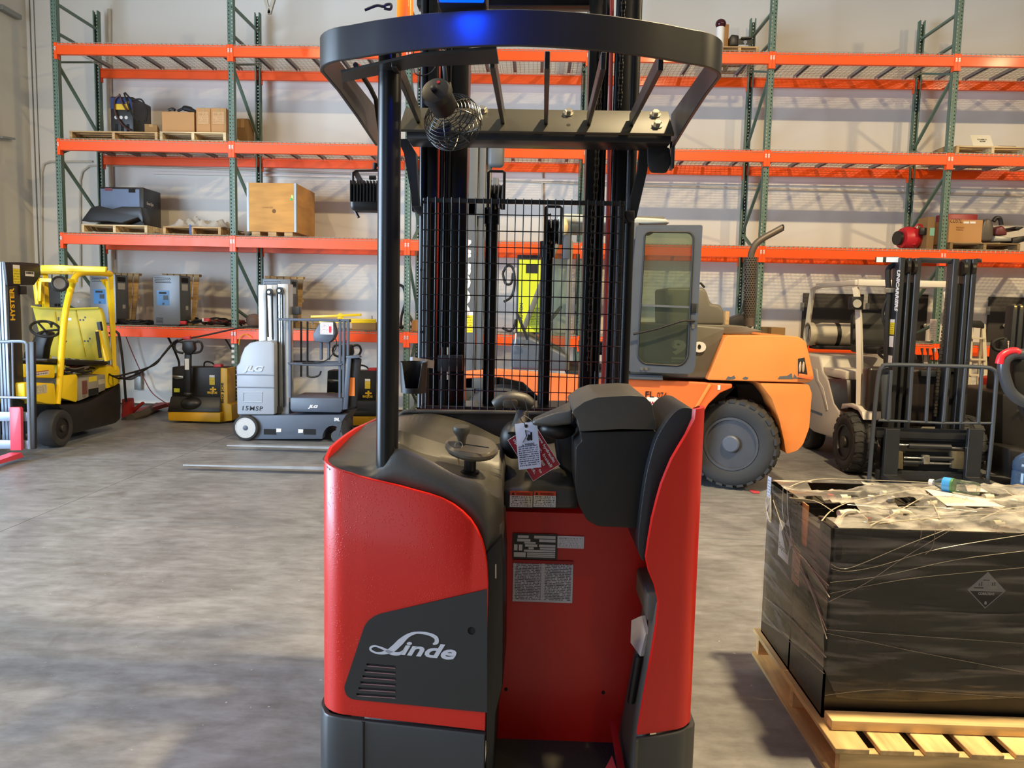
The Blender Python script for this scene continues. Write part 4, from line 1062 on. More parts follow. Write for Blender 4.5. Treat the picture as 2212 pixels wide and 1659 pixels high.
MB().bar(at(958, 120, Y=2.9), at(963, 178, Y=2.92), 0.014, 0.010).bar(at(952, 112, Y=2.88), at(966, 116, Y=2.9), 0.02, 0.014).build('spring_clamp', m_blk, fan, bevel=0.002)
MB().tube([at(x, y, Y=2.9) for x, y in ((968, 180), (972, 195), (968, 210), (978, 225))], 0.011, 10).build('yoke', m_blk, fan)
MB().tube(smooth_pts([at(x, y, Y=2.85) for x, y in ((893, 106), (893, 140), (897, 158), (912, 163), (930, 158), (942, 144), (954, 134), (960, 118))], 5), 0.0028, 6).build('power_cable', m_rub, fan)
# tags on the joystick
tw = thing('warning_tag', 'white warning tag with truck pictogram tied to the joystick', 'tag', tuple(at(1137, 960, Y=2.60)))
c4 = [at(1112, 916, Y=2.60), at(1160, 911, Y=2.60), at(1170, 1009, Y=2.57), at(1121, 1015, Y=2.57)]
ux_ = (c4[2] - c4[3]).normalized(); uy_ = (c4[0] - c4[3]).normalized(); w_, h_ = (c4[1] - c4[0]).length, (c4[0] - c4[3]).length
card = plate('card', c4[3], ux_, uy_, w_, h_, print_mat('tag_print', (206, 214, 232), (70, 78, 100), 22, dens=0.7, head=((206, 214, 232), 0.50)), tw)
text('lettering', 'WARNING', m_ink, card, c4[3] + ux_ * w_ * 0.36 + uy_ * h_ * 0.50 + ux_.cross(uy_) * 0.0016, ux_, uy_, w=w_ * 0.42, h=0.008, bold=0.02, depth=0.0004)
pk = lambda u, v: c4[3] + ux_ * w_ * u + uy_ * h_ * v + ux_.cross(uy_) * 0.0022
nrm_ = ux_.cross(uy_) * -0.0005
MB().bar(pk(.28, .58), pk(.48, .72), 0.004, 0.0006).bar(pk(.48, .7), pk(.46, .84), 0.005, 0.0006).bar(pk(.46, .83), pk(.64, .80), 0.003, 0.0006).bar(pk(.68, .6), pk(.70, .78), 0.007, 0.0006).lathe([(0.006, 0), (0.006, 0.0005)], pk(.55, .64), ux_.cross(uy_), 16).prism([pk(.48, .62), pk(.68, .62), pk(.70, .72), pk(.55, .74)], nrm_).build('pictogram', m_ink, card)
MB().prism([pk(.24, .50), pk(.32, .50), pk(.28, .54)], nrm_).build('pictogram', m_ink, card)
MB().lathe([(0.0022, 0), (0.006, 0), (0.006, 0.0005), (0.0022, 0.0005)], pk(.5, .925) , ux_.cross(uy_), 16).build('eyelet', m_blk, card)
MB().tube(smooth_pts([at(x, y, Y=2.58) for x, y in ((1101, 860), (1112, 880), (1126, 908), (1132, 913), (1134, 922))], 4), 0.0016, 6).tube(smooth_pts([at(x, y, Y=2.6) for x, y in ((1134, 861), (1138, 882), (1142, 900), (1136, 910), (1134, 920))], 4), 0.0016, 6).build('tie_cord', m_rub, tw)
MB().tube(smooth_pts([at(x, y, Y=2.585) for x, y in ((1128, 902), (1133, 898), (1140, 902), (1148, 908), (1144, 912), (1133, 912), (1129, 908))], 4, True), 0.0012, 6, closed=True).build('wire_ring', m_zinc, tw)
trd = thing('instruction_tag', 'red card with white lettering tilted behind the white warning tag', 'tag', tuple(at(1155, 975, Y=2.63)))
c4 = [at(1097, 951, Y=2.63), at(1150, 924, Y=2.63), at(1210, 1004, Y=2.61), at(1152, 1039, Y=2.61)]
uy2 = (c4[0] - c4[3]).normalized(); ux2 = (c4[2] - c4[3]).normalized()
nn2 = ux2.cross(uy2).normalized(); ux2 = uy2.cross(nn2)
w2, h2 = (c4[2] - c4[3]).length, (c4[0] - c4[3]).length
rc = plate('card', c4[3], ux2, uy2, w2, h2, mat('red_card', (158, 22, 40), 0.45, var=0.05), trd, t=0.001)
MB().tube([c + nn2 * 0.0012 for c in (c4[3], c4[3] + ux2 * w2, c4[3] + ux2 * w2 + uy2 * h2, c4[3] + uy2 * h2)], 0.0008, 4, closed=True).build('white_border', m_white, rc)
for k, (s, u) in enumerate((('Remove hydraulic', 0.83), ('tank plug. Install', 0.66), ('(195 Only) fill', 0.49), ('breather cap prior to', 0.30), ('operating truck.', 0.12))):
    # rows run down the long side of the card
    text('lettering', s, m_white, rc, c4[3] + ux2 * (w2 * u) + uy2 * (h2 * 0.95) + nn2 * 0.0012, -uy2, ux2, w=h2 * 0.9 * min(1, len(s) / 17), h=w2 * 0.115, bold=0.02, depth=0.0003)
# keys on the steering wheel
ky = thing('key_ring', 'small key ring with keys hanging from the steering knob', 'keys', tuple(at(990, 968, Y=2.42)))
rc_ = at(991, 962, Y=2.43)
MB().tube([rc_ + V((math.cos(2 * PI * i / 20) * 0.012, 0, math.sin(2 * PI * i / 20) * 0.012)) for i in range(20)], 0.001, 6, closed=True).build('ring', m_zinc, ky)
MB().cbox(at(989, 979, Y=2.425), (0.011, 0.006, 0.024)).build('key_head', m_blk, ky, bevel=0.002)
MB().prism([at(987, 986, Y=2.425), at(991, 986, Y=2.425), at(994, 1003, Y=2.425), at(991, 1004, Y=2.425)], (0, 0.002, 0)).build('key_blade', mat('brass', (170, 140, 90), 0.35, 0.8), ky)
MB().bar(at(1000, 959, Y=2.41), at(1056, 967, Y=2.41), 0.003, 0.003).build('cable_tie', m_rub, ky)
# ================================================================== shared wheel builder
m_tire = mat('tyre_rubber', (44, 44, 45), 0.75, var=0.25, scale=9, bump=0.3, bscale=40)
def wheel(parent, c, axis, R, W, rim_m, hub_m, lugs=0, bolts=8, lug_style='chevron', world=True, rimr=0.58):
    """tyre with tread blocks, dished rim, hub and bolts; axis points to the outer face"""
    c, ax = V(c), V(axis).normalized(); x, y = rodframe(ax)
    h = W / 2
    t = MB().lathe([(R * rimr, -h * 0.9), (R * 0.80, -h), (R * 0.93, -h * 0.96), (R * 0.985, -h * 0.75), (R, -h * 0.3), (R, h * 0.3), (R * 0.985, h * 0.75), (R * 0.93, h * 0.96), (R * 0.80, h), (R * (rimr + 0.04), h * 0.98), (R * rimr, h * 0.88)], c, ax, 48, False).build('tyre', m_tire, parent, world, smooth=50)
    if lugs:
        for i in range(lugs):
            for s in (-1, 1):
                a0 = 2 * PI * (i + (0.25 if s > 0 else -0.25)) / lugs; da = 2 * PI / lugs
                P = lambda a, hh, rr: c + ax * hh + (x * math.cos(a) + y * math.sin(a)) * rr
                if lug_style == 'chevron':
                    k = [(a0 + da * 0.02, s * h * 0.04), (a0 + da * 0.30, s * h * 0.42), (a0 + da * 0.22, s * h * 0.98), (a0 + da * 0.80, s * h * 0.98), (a0 + da * 0.90, s * h * 0.42), (a0 + da * 0.62, s * h * 0.04)]
                else:
                    k = [(a0 + da * 0.10, s * h * 0.25), (a0 + da * 0.0, s * h * 1.0), (a0 + da * 0.62, s * h * 1.0), (a0 + da * 0.58, s * h * 0.25)]
                lo = [P(a, hh, R * (0.985 if abs(hh) < 0.9 * h else 0.93)) for a, hh in k]; hi = [P(a, hh, R * (1.028 if abs(hh) < 0.9 * h else 0.985)) for a, hh in k]
                n = len(k)
                MB().add(hi + lo, [tuple(range(n)), tuple(reversed(range(n, 2 * n)))] + [(j, n + j, n + (j + 1) % n, (j + 1) % n) for j in range(n)]).build('tread_block', m_tire, t, world, smooth=0)
    rm = MB().lathe([(R * (rimr + 0.015), h * 0.86), (R * (rimr + 0.02), h * 1.0), (R * (rimr - 0.03), h * 1.0), (R * (rimr - 0.05), h * 0.62), (R * (rimr - 0.12), h * 0.48), (R * 0.24, h * 0.50), (R * 0.22, h * 0.35), (R * 0.001, h * 0.35)], c, ax, 40).build('rim', rim_m, parent, world)
    MB().lathe([(R * 0.255, h * 0.4), (R * 0.25, h * 0.80), (R * 0.20, h * 0.86), (R * 0.19, h * 1.06), (R * 0.16, h * 1.12), (R * 0.001, h * 1.12)], c, ax, 28).build('hub', hub_m, parent, world)
    for i in range(bolts):
        a = 2 * PI * i / bolts; p = c + (x * math.cos(a) + y * math.sin(a)) * R * 0.37
        MB().lathe([(R * 0.042, h * 0.46), (R * 0.042, h * 0.68), (R * 0.02, h * 0.74)], p, ax, 6).build('wheel_bolt', hub_m, rm, world, smooth=20)
    return t

# ================================================================== orange diesel forklift (side on, behind the reach truck)
m_or = mat('faded_orange_paint', (222, 130, 62), 0.5, var=0.10, scale=3)
m_or2 = mat('frame_orange_paint', (226, 108, 52), 0.5, var=0.10, scale=3)
m_olive = mat('olive_grey_paint', (98, 94, 84), 0.5, var=0.10)
m_cab = mat('blue_grey_paint', (70, 76, 86), 0.5, var=0.10)
m_mastg = mat('grey_mast_paint', (84, 88, 92), 0.5, var=0.10)
m_dk = mat('dark_underbody', (20, 19, 18), 0.7)
m_glass = mat('greenish_glass', (120, 140, 128), 0.06, var=0, trans=0.9, spec=0.5)
def thin_glass(name, rgb, fac=0.25, rough=0.03, dcol=(150, 158, 140)):
    if name in MATS: return MATS[name]
    m = bpy.data.materials.new(name); m.use_nodes = True; nt = m.node_tree; N = nt.nodes.new; L = nt.links.new
    nt.nodes.remove(nt.nodes['Principled BSDF'])
    tr = N('ShaderNodeBsdfTransparent'); tr.inputs[0].default_value = lin(rgb)
    gl = N('ShaderNodeBsdfGlossy'); gl.inputs['Roughness'].default_value = rough; gl.inputs[0].default_value = (0.9, 0.95, 0.95, 1)
    fr = N('ShaderNodeFresnel'); fr.inputs[0].default_value = 1.5
    df = N('ShaderNodeBsdfDiffuse'); df.inputs[0].default_value = lin(dcol)
    ms = N('ShaderNodeMixShader'); L(fr.outputs[0], ms.inputs[0]); L(tr.outputs[0], ms.inputs[1]); L(gl.outputs[0], ms.inputs[2])
    m2 = N('ShaderNodeMixShader'); m2.inputs[0].default_value = fac; L(ms.outputs[0], m2.inputs[1]); L(df.outputs[0], m2.inputs[2])
    L(m2.outputs[0], nt.nodes['Material Output'].inputs[0]); MATS[name] = m; return m
m_tglass = thin_glass('dusty_cab_glass', (176, 196, 178), 0.10)
YN, YF = 7.5, 9.2
of = thing('diesel_forklift', 'large orange diesel forklift with open blue grey cab door, parked side on', 'forklift', (0.4, 8.36, 0))
def oprism(name, pts, m, Y=YN, d=None, bevel=0.02, parent=None, seg=3, rnd=0):
    q = rounded(pts, rnd, 4) if rnd else pts
    return MB().prism(pxpoly(q, Y=Y), (0, (YF - YN) if d is None else d, 0)).build(name, m, parent or of, bevel=bevel, seg=seg)
cwu = [(1527, 821), (1566, 730), (1575, 725), (1700, 725), (1728, 728), (1742, 740), (1757, 806), (1758, 820), (1745, 827)]
cw = oprism('counterweight', cwu, m_or, bevel=0.05, rnd=6)
tag(cw, 'faded orange counterweight with chipped edges')
cwl = [(1642, 828), (1747, 830), (1754, 850), (1748, 925), (1735, 960), (1722, 974), (1698, 981), (1693, 950), (1683, 905), (1668, 862)]
oprism('counterweight', cwl, m_or, bevel=0.035, rnd=5)
oprism('counterweight', [(1590, 830), (1700, 828), (1700, 960), (1640, 990), (1610, 990)], m_dk, Y=YN + 0.35, d=1.0, bevel=0.01)
# tail lamp niche
ln = oprism('lamp_niche', [(1724, 775), (1738, 772), (1745, 812), (1724, 814)], m_dk, Y=YN - 0.004, d=0.05, bevel=0.002, parent=cw)
for x_ in (1728.5, 1735.5): MB().sphere(at(x_, 793, Y=YN - 0.008), 0.02, 12, 8, (0.6, 0.5, 2.6)).build('tail_lamp', mat('tail_lamp_lens', (176, 150, 120), 0.2), cw)
MB().bar(at(1725, 811, Y=YN - 0.01), at(1754, 816, Y=YN - 0.01), 0.05, 0.04).build('lamp_ledge', m_or2, cw, bevel=0.006)
# scrapes and chips on the counterweight edge
m_chip = mat('chipped_metal', (82, 84, 84), 0.7, var=0.4, scale=40)
for pts in ([(1568, 820), (1572, 813), (1580, 814), (1586, 811), (1589, 817), (1583, 820)], [(1604, 817), (1610, 813), (1617, 816), (1614, 820), (1606, 820)], [(1680, 819), (1684, 813), (1700, 812), (1710, 806), (1713, 819)], [(1713, 818), (1716, 808), (1722, 816), (1736, 810), (1749, 811), (1753, 818)]):
    oprism('paint_chip', pts, m_chip, Y=YN - 0.002, d=0.004, bevel=0, parent=cw)
# chassis side
fr = [(1000, 802), (1078, 797), (1346, 818), (1582, 829), (1582, 838), (1556, 849), (1531, 873), (1514, 899), (1500, 960), (1480, 1005), (1250, 1000), (1200, 940), (1168, 862), (1130, 826), (1078, 815), (1000, 818)]
chs = oprism('chassis_side', fr, m_or2, Y=YN + 0.02, d=0.06, bevel=0.012)
tag(chs, 'orange chassis side with fleet number')
oprism('chassis_core', [(1130, 830), (1590, 835), (1530, 900), (1500, 1010), (1250, 1010), (1170, 870)], m_dk, Y=YN + 0.2, d=1.25, bevel=0.01)
oprism('chassis_side', [(1168, 862), (1582, 838), (1500, 1005), (1250, 1000)], m_or2, Y=YF - 0.06, d=0.06, bevel=0.01)
MB().bar(at(1534, 830, Y=YN + 0.015), at(1500, 888, Y=YN + 0.015), 0.02, 0.03).build('chassis_rib', m_or, of, bevel=0.006)
oprism('door_sill', [(1278, 806), (1432, 811), (1432, 822), (1278, 816)], m_cab, Y=YN - 0.03, d=0.1, bevel=0.006)
a = at(1394, 858, Y=YN + 0.015); text('lettering', 'FL', m_ink, chs, a, (1, 0, 0), (0, 0, 1), w=0.082, h=0.058, bold=0.015, depth=0.002)
a = at(1419, 860, Y=YN + 0.015); text('lettering', '074', m_ink, chs, a, (1, 0, 0), (0, 0, 1), w=0.092, h=0.058, bold=-0.005, depth=0.002)
st = plate('sticker', at(1396, 892, Y=YN + 0.017), (1, 0, 0), (0, 0, 1), 0.175, 0.155, mat('white_sticker', (226, 224, 216), 0.4, var=0), chs)
a = at(1401, 874, Y=YN + 0.0145); text('lettering', 'PAR', mat('maroon_print', (150, 24, 50), 0.5, var=0), st, a, (1, 0, 0), (0, 0, 1), w=0.085, h=0.032, bold=0.03, depth=0.001)
a = at(1402, 886, Y=YN + 0.0145); text('lettering', 'WEST', m_ink, st, a, (1, 0, 0), (0, 0, 1), w=0.125, h=0.034, bold=0.02, depth=0.001)
MB().sphere(at(1426, 871, Y=YN + 0.0145), 0.016, 12, 8, (1, 0.05, 1)).cyl(at(1425, 866, Y=YN + 0.0145), at(1422, 861, Y=YN + 0.0145), 0.003, 6).build('sticker_mark', mat('yellow_print', (220, 190, 40), 0.5, var=0), st)
plate('sticker', at(1550, 842, Y=YN + 0.017), (1, 0, 0), (0, 0, 1), 0.025, 0.045, MATS['white_sticker'], chs)
# hood
hd = [(1280, 720), (1505, 700), (1600, 704), (1612, 711), (1567, 713), (1524, 819), (1350, 816), (1280, 800)]
hood = oprism('hood', [(1340, 702), (1505, 701), (1568, 707), (1567, 714), (1526, 819), (1340, 815)], m_olive, Y=YN + 0.1, d=1.5, bevel=0.04)
oprism('hood_lid', [(1505, 701), (1605, 704), (1640, 713), (1650, 716), (1625, 718), (1620, 723), (1566, 722)], m_olive, Y=YN + 0.25, d=1.2, bevel=0.02)
oprism('engine_cover', [(1440, 621), (1521, 621), (1528, 632), (1536, 656), (1556, 658), (1564, 672), (1565, 702), (1440, 702)], m_olive, Y=YN + 0.5, d=0.8, bevel=0.03)
MB().tube([at(1500, 622, Y=YN + 0.7), at(1500, 612, Y=YN + 0.7), at(1514, 612, Y=YN + 0.7), at(1522, 621, Y=YN + 0.7)], 0.012, 8).build('cover_handle', m_dk, of)
a = at(1447, 766, Y=YN + 0.085); text('lettering', '9', m_white, hood, a, (1, 0, 0), (0, 0, 1), w=0.15, h=0.145, bold=0.05, depth=0.01)
a = at(1495, 761, Y=YN + 0.085); text('lettering', '0', m_white, hood, a, (1, 0, 0), (0, 0, 1), w=0.13, h=0.105, bold=0.05, depth=0.01)
plate('sticker', at(1450, 776, Y=YN + 0.1), (1, 0, 0), (0, 0, 1), 0.13, 0.02, mat('grey_sticker', (190, 190, 180), 0.5, var=0), hood, t=0.012)
plate('sticker', at(1450, 782, Y=YN + 0.1), (1, 0, 0), (0, 0, 1), 0.13, 0.016, print_mat('sticker_print', (150, 152, 140), (90, 92, 84), 3), hood, t=0.012)
# exhaust
ye = YN + 0.75
m_exh = mat('exhaust_steel', (96, 88, 80), 0.5, 0.5, var=0.2)
def perforated(p0, p1, r, ncirc, nrow):
    """tube wall with real round holes left out"""
    ax = (p1 - p0).normalized(); x, y = rodframe(ax); L_ = (p1 - p0).length; b = MB()
    for j in range(nrow):
        for i in range(ncirc):
            a0 = 2 * PI * (i + 0.5 * (j % 2)) / ncirc; a1 = a0 + 2 * PI / ncirc; h0, h1 = L_ * j / nrow, L_ * (j + 1) / nrow
            P = lambda a, h: p0 + ax * h + (x * math.cos(a) + y * math.sin(a)) * r
            o4 = [P(a0, h0), P(a1, h0), P(a1, h1), P(a0, h1)]; am, hm = (a0 + a1) / 2, (h0 + h1) / 2; k = 0.58
            i4 = [P(am + (a - am) * k, hm + (h - hm) * k) for a, h in ((a0, h0), (a1, h0), (a1, h1), (a0, h1))]
            b.add(o4 + i4, [(0, 1, 5, 4), (1, 2, 6, 5), (2, 3, 7, 6), (3, 0, 4, 7)])
    return b
ex = perforated(at(1618, 683, Y=ye), at(1621, 556, Y=ye), 0.066, 16, 26).build('heat_shield', m_exh, of, smooth=60, fixn=False)
MB().cyl(at(1618, 700, Y=ye), at(1621, 556, Y=ye), 0.05, 20).build('muffler', m_dk, of)
MB().cyl(at(1618, 705, Y=ye), at(1618, 683, Y=ye), 0.055, 20).build('exhaust_base', m_exh, of)
MB().tube(smooth_pts([at(1622, 556, Y=ye), at(1624, 545, Y=ye), at(1632, 528, Y=ye), at(1648, 515, Y=ye), at(1670, 503, Y=ye), at(1690, 492, Y=ye)], 5), 0.034, 16).build('exhaust_pipe', m_exh, of)
e0 = at(1690, 492, Y=ye); MB().sphere(e0, 0.036, 14, 8, (0.5, 1, 1)).build('exhaust_opening', m_hole, of)
# cab
cabp = thing  # (alias keeps the builder readable)
def bars(name, segs, w, t, m, parent, Y):
    for (p, q) in segs: MB().bar(at(p[0], p[1], Y=Y), at(q[0], q[1], Y=Y), w, t).build(name, m, parent, bevel=0.01)
oprism('cab_roof', [(1205, 467), (1222, 461), (1440, 472), (1448, 482), (1372, 484), (1205, 480)], mat('cab_roof_paint', (170, 172, 164), 0.5), Y=YN + 0.1, d=1.3, bevel=0.02)
oprism('cab_roof', [(1375, 466), (1436, 468), (1436, 473), (1375, 472)], m_olive, Y=YN + 0.3, d=0.8, bevel=0.01)
for Yp in (YN + 0.12, YN + 1.32):
    bars('cab_pillar', [((1372, 482), (1348, 815)), ((1225, 478), (1222, 560))], 0.07, 0.07, m_cab, of, Yp)
    bars('cab_pillar', [((1222, 478), (1131, 712)), ((1232, 520), (1224, 800))], 0.05, 0.05, m_olive, of, Yp)
MB().add([at(1218, 490, Y=YN + 0.12), at(1133, 710, Y=YN + 0.12), at(1133, 710, Y=YN + 1.3), at(1218, 490, Y=YN + 1.3)], [(0, 1, 2, 3)]).build('windscreen', m_tglass, of)
MB().add([at(1213, 505, Y=YN + 0.13), at(1140, 700, Y=YN + 0.13), at(1228, 790, Y=YN + 0.13), at(1235, 505, Y=YN + 0.13)], [(0, 1, 2, 3)]).build('side_window', m_tglass, of)
oprism('cab_front', [(1104, 742), (1112, 728), (1145, 728), (1226, 768), (1226, 802), (1104, 798)], m_cab, Y=YN + 0.05, d=1.5, bevel=0.03)
oprism('cab_floor', [(1226, 800), (1350, 806), (1350, 820), (1226, 816)], m_dk, Y=YN + 0.1, d=1.3, bevel=0.01)
oprism('cab_back', [(1338, 600), (1372, 600), (1372, 810), (1330, 810)], m_dk, Y=YN + 0.25, d=1.0, bevel=0.02)
oprism('seat', [(1255, 735), (1335, 745), (1338, 640), (1352, 640), (1350, 770), (1255, 765)], m_rub, Y=YN + 0.5, d=0.5, bevel=0.04)
MB().tube([at(1190, 690, Y=YN + 0.8) + V((math.cos(2 * PI * i / 24) * 0.10, math.sin(2 * PI * i / 24) * 0.19, math.cos(2 * PI * i / 24) * 0.13)) for i in range(24)], 0.016, 8, closed=True).build('steering_wheel', m_rub, of)
MB().bar(at(1168, 790, Y=YN + 0.8), at(1188, 695, Y=YN + 0.8), 0.07, 0.07).build('steering_column', m_rub, of)
MB().sphere(at(1218, 490, Y=YN + 0.05), 0.07, 12, 8, (0.6, 0.8, 1.2)).build('head_lamp', mat('lamp_glass', (206, 190, 150), 0.2), of)
# wing mirror arm / black guard plate at the windscreen foot
oprism('mirror_plate', [(1113, 675), (1120, 676), (1143, 733), (1137, 735)], m_rub, Y=YN - 0.05, d=0.02, bevel=0.002)
MB().tube([at(1115, 720, Y=YN - 0.02), at(1113, 745, Y=YN), at(1122, 746, Y=YN), at(1131, 744, Y=YN)], 0.01, 8).build('grab_handle', m_chrome, of)
# door, standing open against the side
dr_o = [(1376, 486), (1518, 486), (1502, 790), (1498, 804), (1488, 808), (1362, 803), (1352, 795), (1350, 780)]
dr_i = [(1393, 507), (1402, 501), (1490, 502), (1498, 512), (1486, 770), (1478, 784), (1466, 790), (1392, 786), (1380, 776), (1378, 762)]
PT = (V((0, YN - 0.06, 0)), V((0, -1, 0)))
uv = lambda x, y: (lambda p: V((p.x, p.z)))(at(x, y, plane=PT))
door = shape2d('cab_door', rounded([uv(*p) for p in dr_o], 0.02, 3), [rounded([uv(*p) for p in dr_i], 0.03, 4)], 0.05, (0, YN - 0.06, 0), (1, 0, 0), (0, 0, 1), m_cab, of)
tag(door, 'blue grey cab door with tall glass')
MB().prism(pxpoly(dr_i, Y=YN - 0.03), (0, 0.006, 0)).build('door_glass', thin_glass('door_glass', (206, 216, 200), 0.10), door, smooth=0)
q = rounded([uv(*p) for p in dr_i], 0.03, 4)
MB().tube([V((p.x, YN - 0.06, p.y)) for p in q], 0.010, 6, closed=True).build('glass_seal', m_rub, door)
MB().bar(at(1384, 659, Y=YN - 0.05), at(1496, 664, Y=YN - 0.05), 0.02, 0.02).build('sash_bar', m_mastg, door)
MB().tube([at(1368, 722, Y=YN - 0.12), at(1420, 710, Y=YN - 0.12), at(1470, 694, Y=YN - 0.12), at(1480, 692, Y=YN - 0.12), at(1500, 694, Y=YN - 0.07)], 0.011, 10).build('door_bar', m_rub, door)
oprism('door_latch', [(1494, 655), (1505, 656), (1504, 676), (1494, 675)], m_rub, Y=YN - 0.075, d=0.02, bevel=0.003, parent=door)
for x, y in ((1386, 797), (1396, 797), (1497, 703), (1497, 707)):
    p = at(x, y, Y=YN - 0.06); MB().cyl(p, p + V((0, -0.012, 0)), 0.013, 12).build('door_stud', m_zinc, door)
# wheels
wc = at(1592, 948, Y=YN + 0.10); ang = 0.42
wheel(of, V((wc.x, YN + 0.22, 0.452)), (-math.sin(ang), -math.cos(ang), 0), 0.435, 0.31, mat('grey_rim', (66, 68, 74), 0.55, 0.2, var=0.3, scale=8), mat('grey_hub', (86, 92, 104), 0.5, 0.3, var=0.2), 26, 10, 'side')
wf = at(1085, 930, Y=YN + 0.15)
for Yw in (YN + 0.22, YF - 0.22):
    wheel(of, V((wf.x, Yw, 0.49)), (0, -1, 0), 0.475, 0.32, MATS['grey_rim'], MATS['grey_hub'], 0, 8)
wheel(of, V((wc.x, YF - 0.25, 0.452)), (-math.sin(ang), -math.cos(ang), 0), 0.435, 0.31, MATS['grey_rim'], MATS['grey_hub'], 0, 0)
# mast, carriage, forks
def overt(name, x0, x1, Y, d, m, z0, z1, yref=560):
    a, b_ = at(x0, yref, Y=Y), at(x1, yref, Y=Y); return MB().box((a.x, Y, z0), (b_.x, Y + d, z1)).build(name, m, of, bevel=0.008)
for Ym in (7.86, 8.74):
    r1 = overt('mast_rail', 1005, 1029, Ym, 0.12, m_mastg, 0.15, 3.45)
    overt('mast_rail', 1031, 1046, Ym + 0.02, 0.10, m_mastg, 0.15, 3.42); overt('mast_rail', 1048, 1058, Ym + 0.04, 0.08, m_olive, 0.15, 3.3)
    if Ym == 7.86:
        a = at(1018, 688, Y=7.858)
        text('lettering', 'DOOSAN', m_white, r1, V((a.x - 0.012, 7.8585, a.z)), (0, 0, 1), (-1, 0, 0), w=0.80, h=0.11, bold=0.05, shear=0.2, depth=0.002)
        plate('warning_label', at(1006, 718, Y=7.858), (1, 0, 0), (0, 0, 1), 0.07, 0.21, print_mat('yellow_warning', (232, 210, 30), (120, 100, 20), 8, head=((226, 210, 206), 0.82)), r1)
    overt('lift_cylinder', 1060, 1074, Ym + 0.02, 0.08, m_mastg, 0.2, 3.0)
for zz in (3.3, 2.62, 0.9): MB().box((at(1008, 500, Y=7.86).x, 7.86, zz), (at(1050, 500, Y=7.86).x, 8.86, zz + 0.14)).build('mast_tie', m_mastg, of, bevel=0.01)
MB().cbox(at(1072, 335, Y=7.9), (0.16, 0.1, 0.24)).build('mast_head', m_mastg, of, bevel=0.04, seg=3)
xm = at(1005, 800, Y=7.9).x
for zz in (0.25, 0.75): MB().box((xm - 0.13, 7.5, zz), (xm - 0.05, 9.2, zz + 0.14)).build('carriage_bar', m_mastg, of, bevel=0.01)
m_fork = mat('worn_fork_steel', (150, 150, 150), 0.45, 0.5, var=0.3, scale=6)
for Yk in (7.79, 8.93):
    xt = -3.54
    MB().add([V((xt, Yk + s_ * w_, z_)) for s_, w_, z_ in ((-1, 0.04, 0.055), (1, 0.04, 0.055), (1, 0.04, 0.065), (-1, 0.04, 0.065))] + [V((xm - 0.13, Yk + s_ * 0.075, z_)) for s_, z_ in ((-1, 0.05), (1, 0.05), (1, 0.105), (-1, 0.105))],
             [(0, 1, 2, 3), (7, 6, 5, 4), (4, 5, 1, 0), (5, 6, 2, 1), (6, 7, 3, 2), (7, 4, 0, 3)]).build('fork', m_fork, of, smooth=0)
    MB().box((xm - 0.19, Yk - 0.075, 0.05), (xm - 0.13, Yk + 0.075, 1.0)).build('fork_shank', m_fork, of, bevel=0.006, seg=1)
# ================================================================== white forklift facing the camera (right)
m_wp = mat('off_white_paint', (206, 200, 188), 0.42, var=0.06)
m_wdk = mat('brown_black_panel', (40, 34, 32), 0.3, var=0.06)
m_wmast = mat('mast_black_paint', (38, 40, 44), 0.42, 0.1, var=0.15)
m_bluegrey = mat('backrest_paint', (66, 72, 82), 0.45, 0.1, var=0.12)
wf_ = thing('counterbalance_forklift', 'off white forklift with black mast facing the camera beside the orange counterweight', 'forklift', (4.1, 9.2, 0))
Ym = 8.25
def wprism(name, pts, m, Y, d, bevel=0.01, parent=None, **kw): return MB().prism(pxpoly(pts, Y=Y), (0, d, 0)).build(name, m, parent or wf_, bevel=bevel, **kw)
zt_ = at(1945, 556, Y=Ym).z
def wvert(name, x0, x1, yref, Y, d, m, z1, z0=0.1, bevel=0.006):
    a, b_ = at(x0, yref, Y=Y), at(x1, yref, Y=Y); return MB().box((a.x, Y, z0), (b_.x, Y + d, z1)).build(name, m, wf_, bevel=bevel, seg=1)
# three nested rails on each side, side face of the outer rail carries the lettering
left_r = wvert('mast_rail', 1944, 1956, 570, Ym, 0.16, m_wmast, zt_); wvert('mast_rail', 1963, 1970, 570, Ym + 0.012, 0.14, m_wmast, zt_); wvert('mast_rail', 1978, 1991, 570, Ym + 0.02, 0.13, m_wmast, zt_)
wvert('mast_web', 1950, 1990, 570, Ym + 0.10, 0.03, m_dk, zt_ - 0.25)
wvert('mast_rail', 2060, 2073, 570, Ym + 0.02, 0.13, m_wmast, zt_); wvert('mast_rail', 2088, 2098, 570, Ym + 0.012, 0.14, m_wmast, zt_); wvert('mast_rail', 2101, 2112, 570, Ym, 0.16, m_wmast, zt_)
wvert('mast_web', 2066, 2104, 570, Ym + 0.10, 0.03, m_dk, zt_ - 0.25)
for x in (1959.5, 1974, 2081, 2099.5):
    p = at(x, 570, Y=Ym + 0.04); MB().cyl((p.x - 0.016, Ym + 0.05, zt_ - 0.10), (p.x + 0.016, Ym + 0.05, zt_ - 0.10), 0.075, 20).build('mast_roller', mat('worn_roller', (60, 56, 50), 0.3, 0.7), wf_)
wprism('mast_tie', [(1990, 556), (2062, 558), (2062, 569), (1990, 567)], m_wmast, Ym + 0.06, 0.06, 0.006)
wprism('mast_tie', [(1990, 800), (2062, 802), (2062, 815), (1990, 813)], m_wmast, Ym + 0.1, 0.06, 0.006)
xo = at(1944, 570, Y=Ym).x
a = V((xo - 0.001, Ym + 0.03, at(1940, 583, Y=Ym).z))
lz = at(1940, 583, Y=Ym).z - at(1935, 673, Y=Ym).z
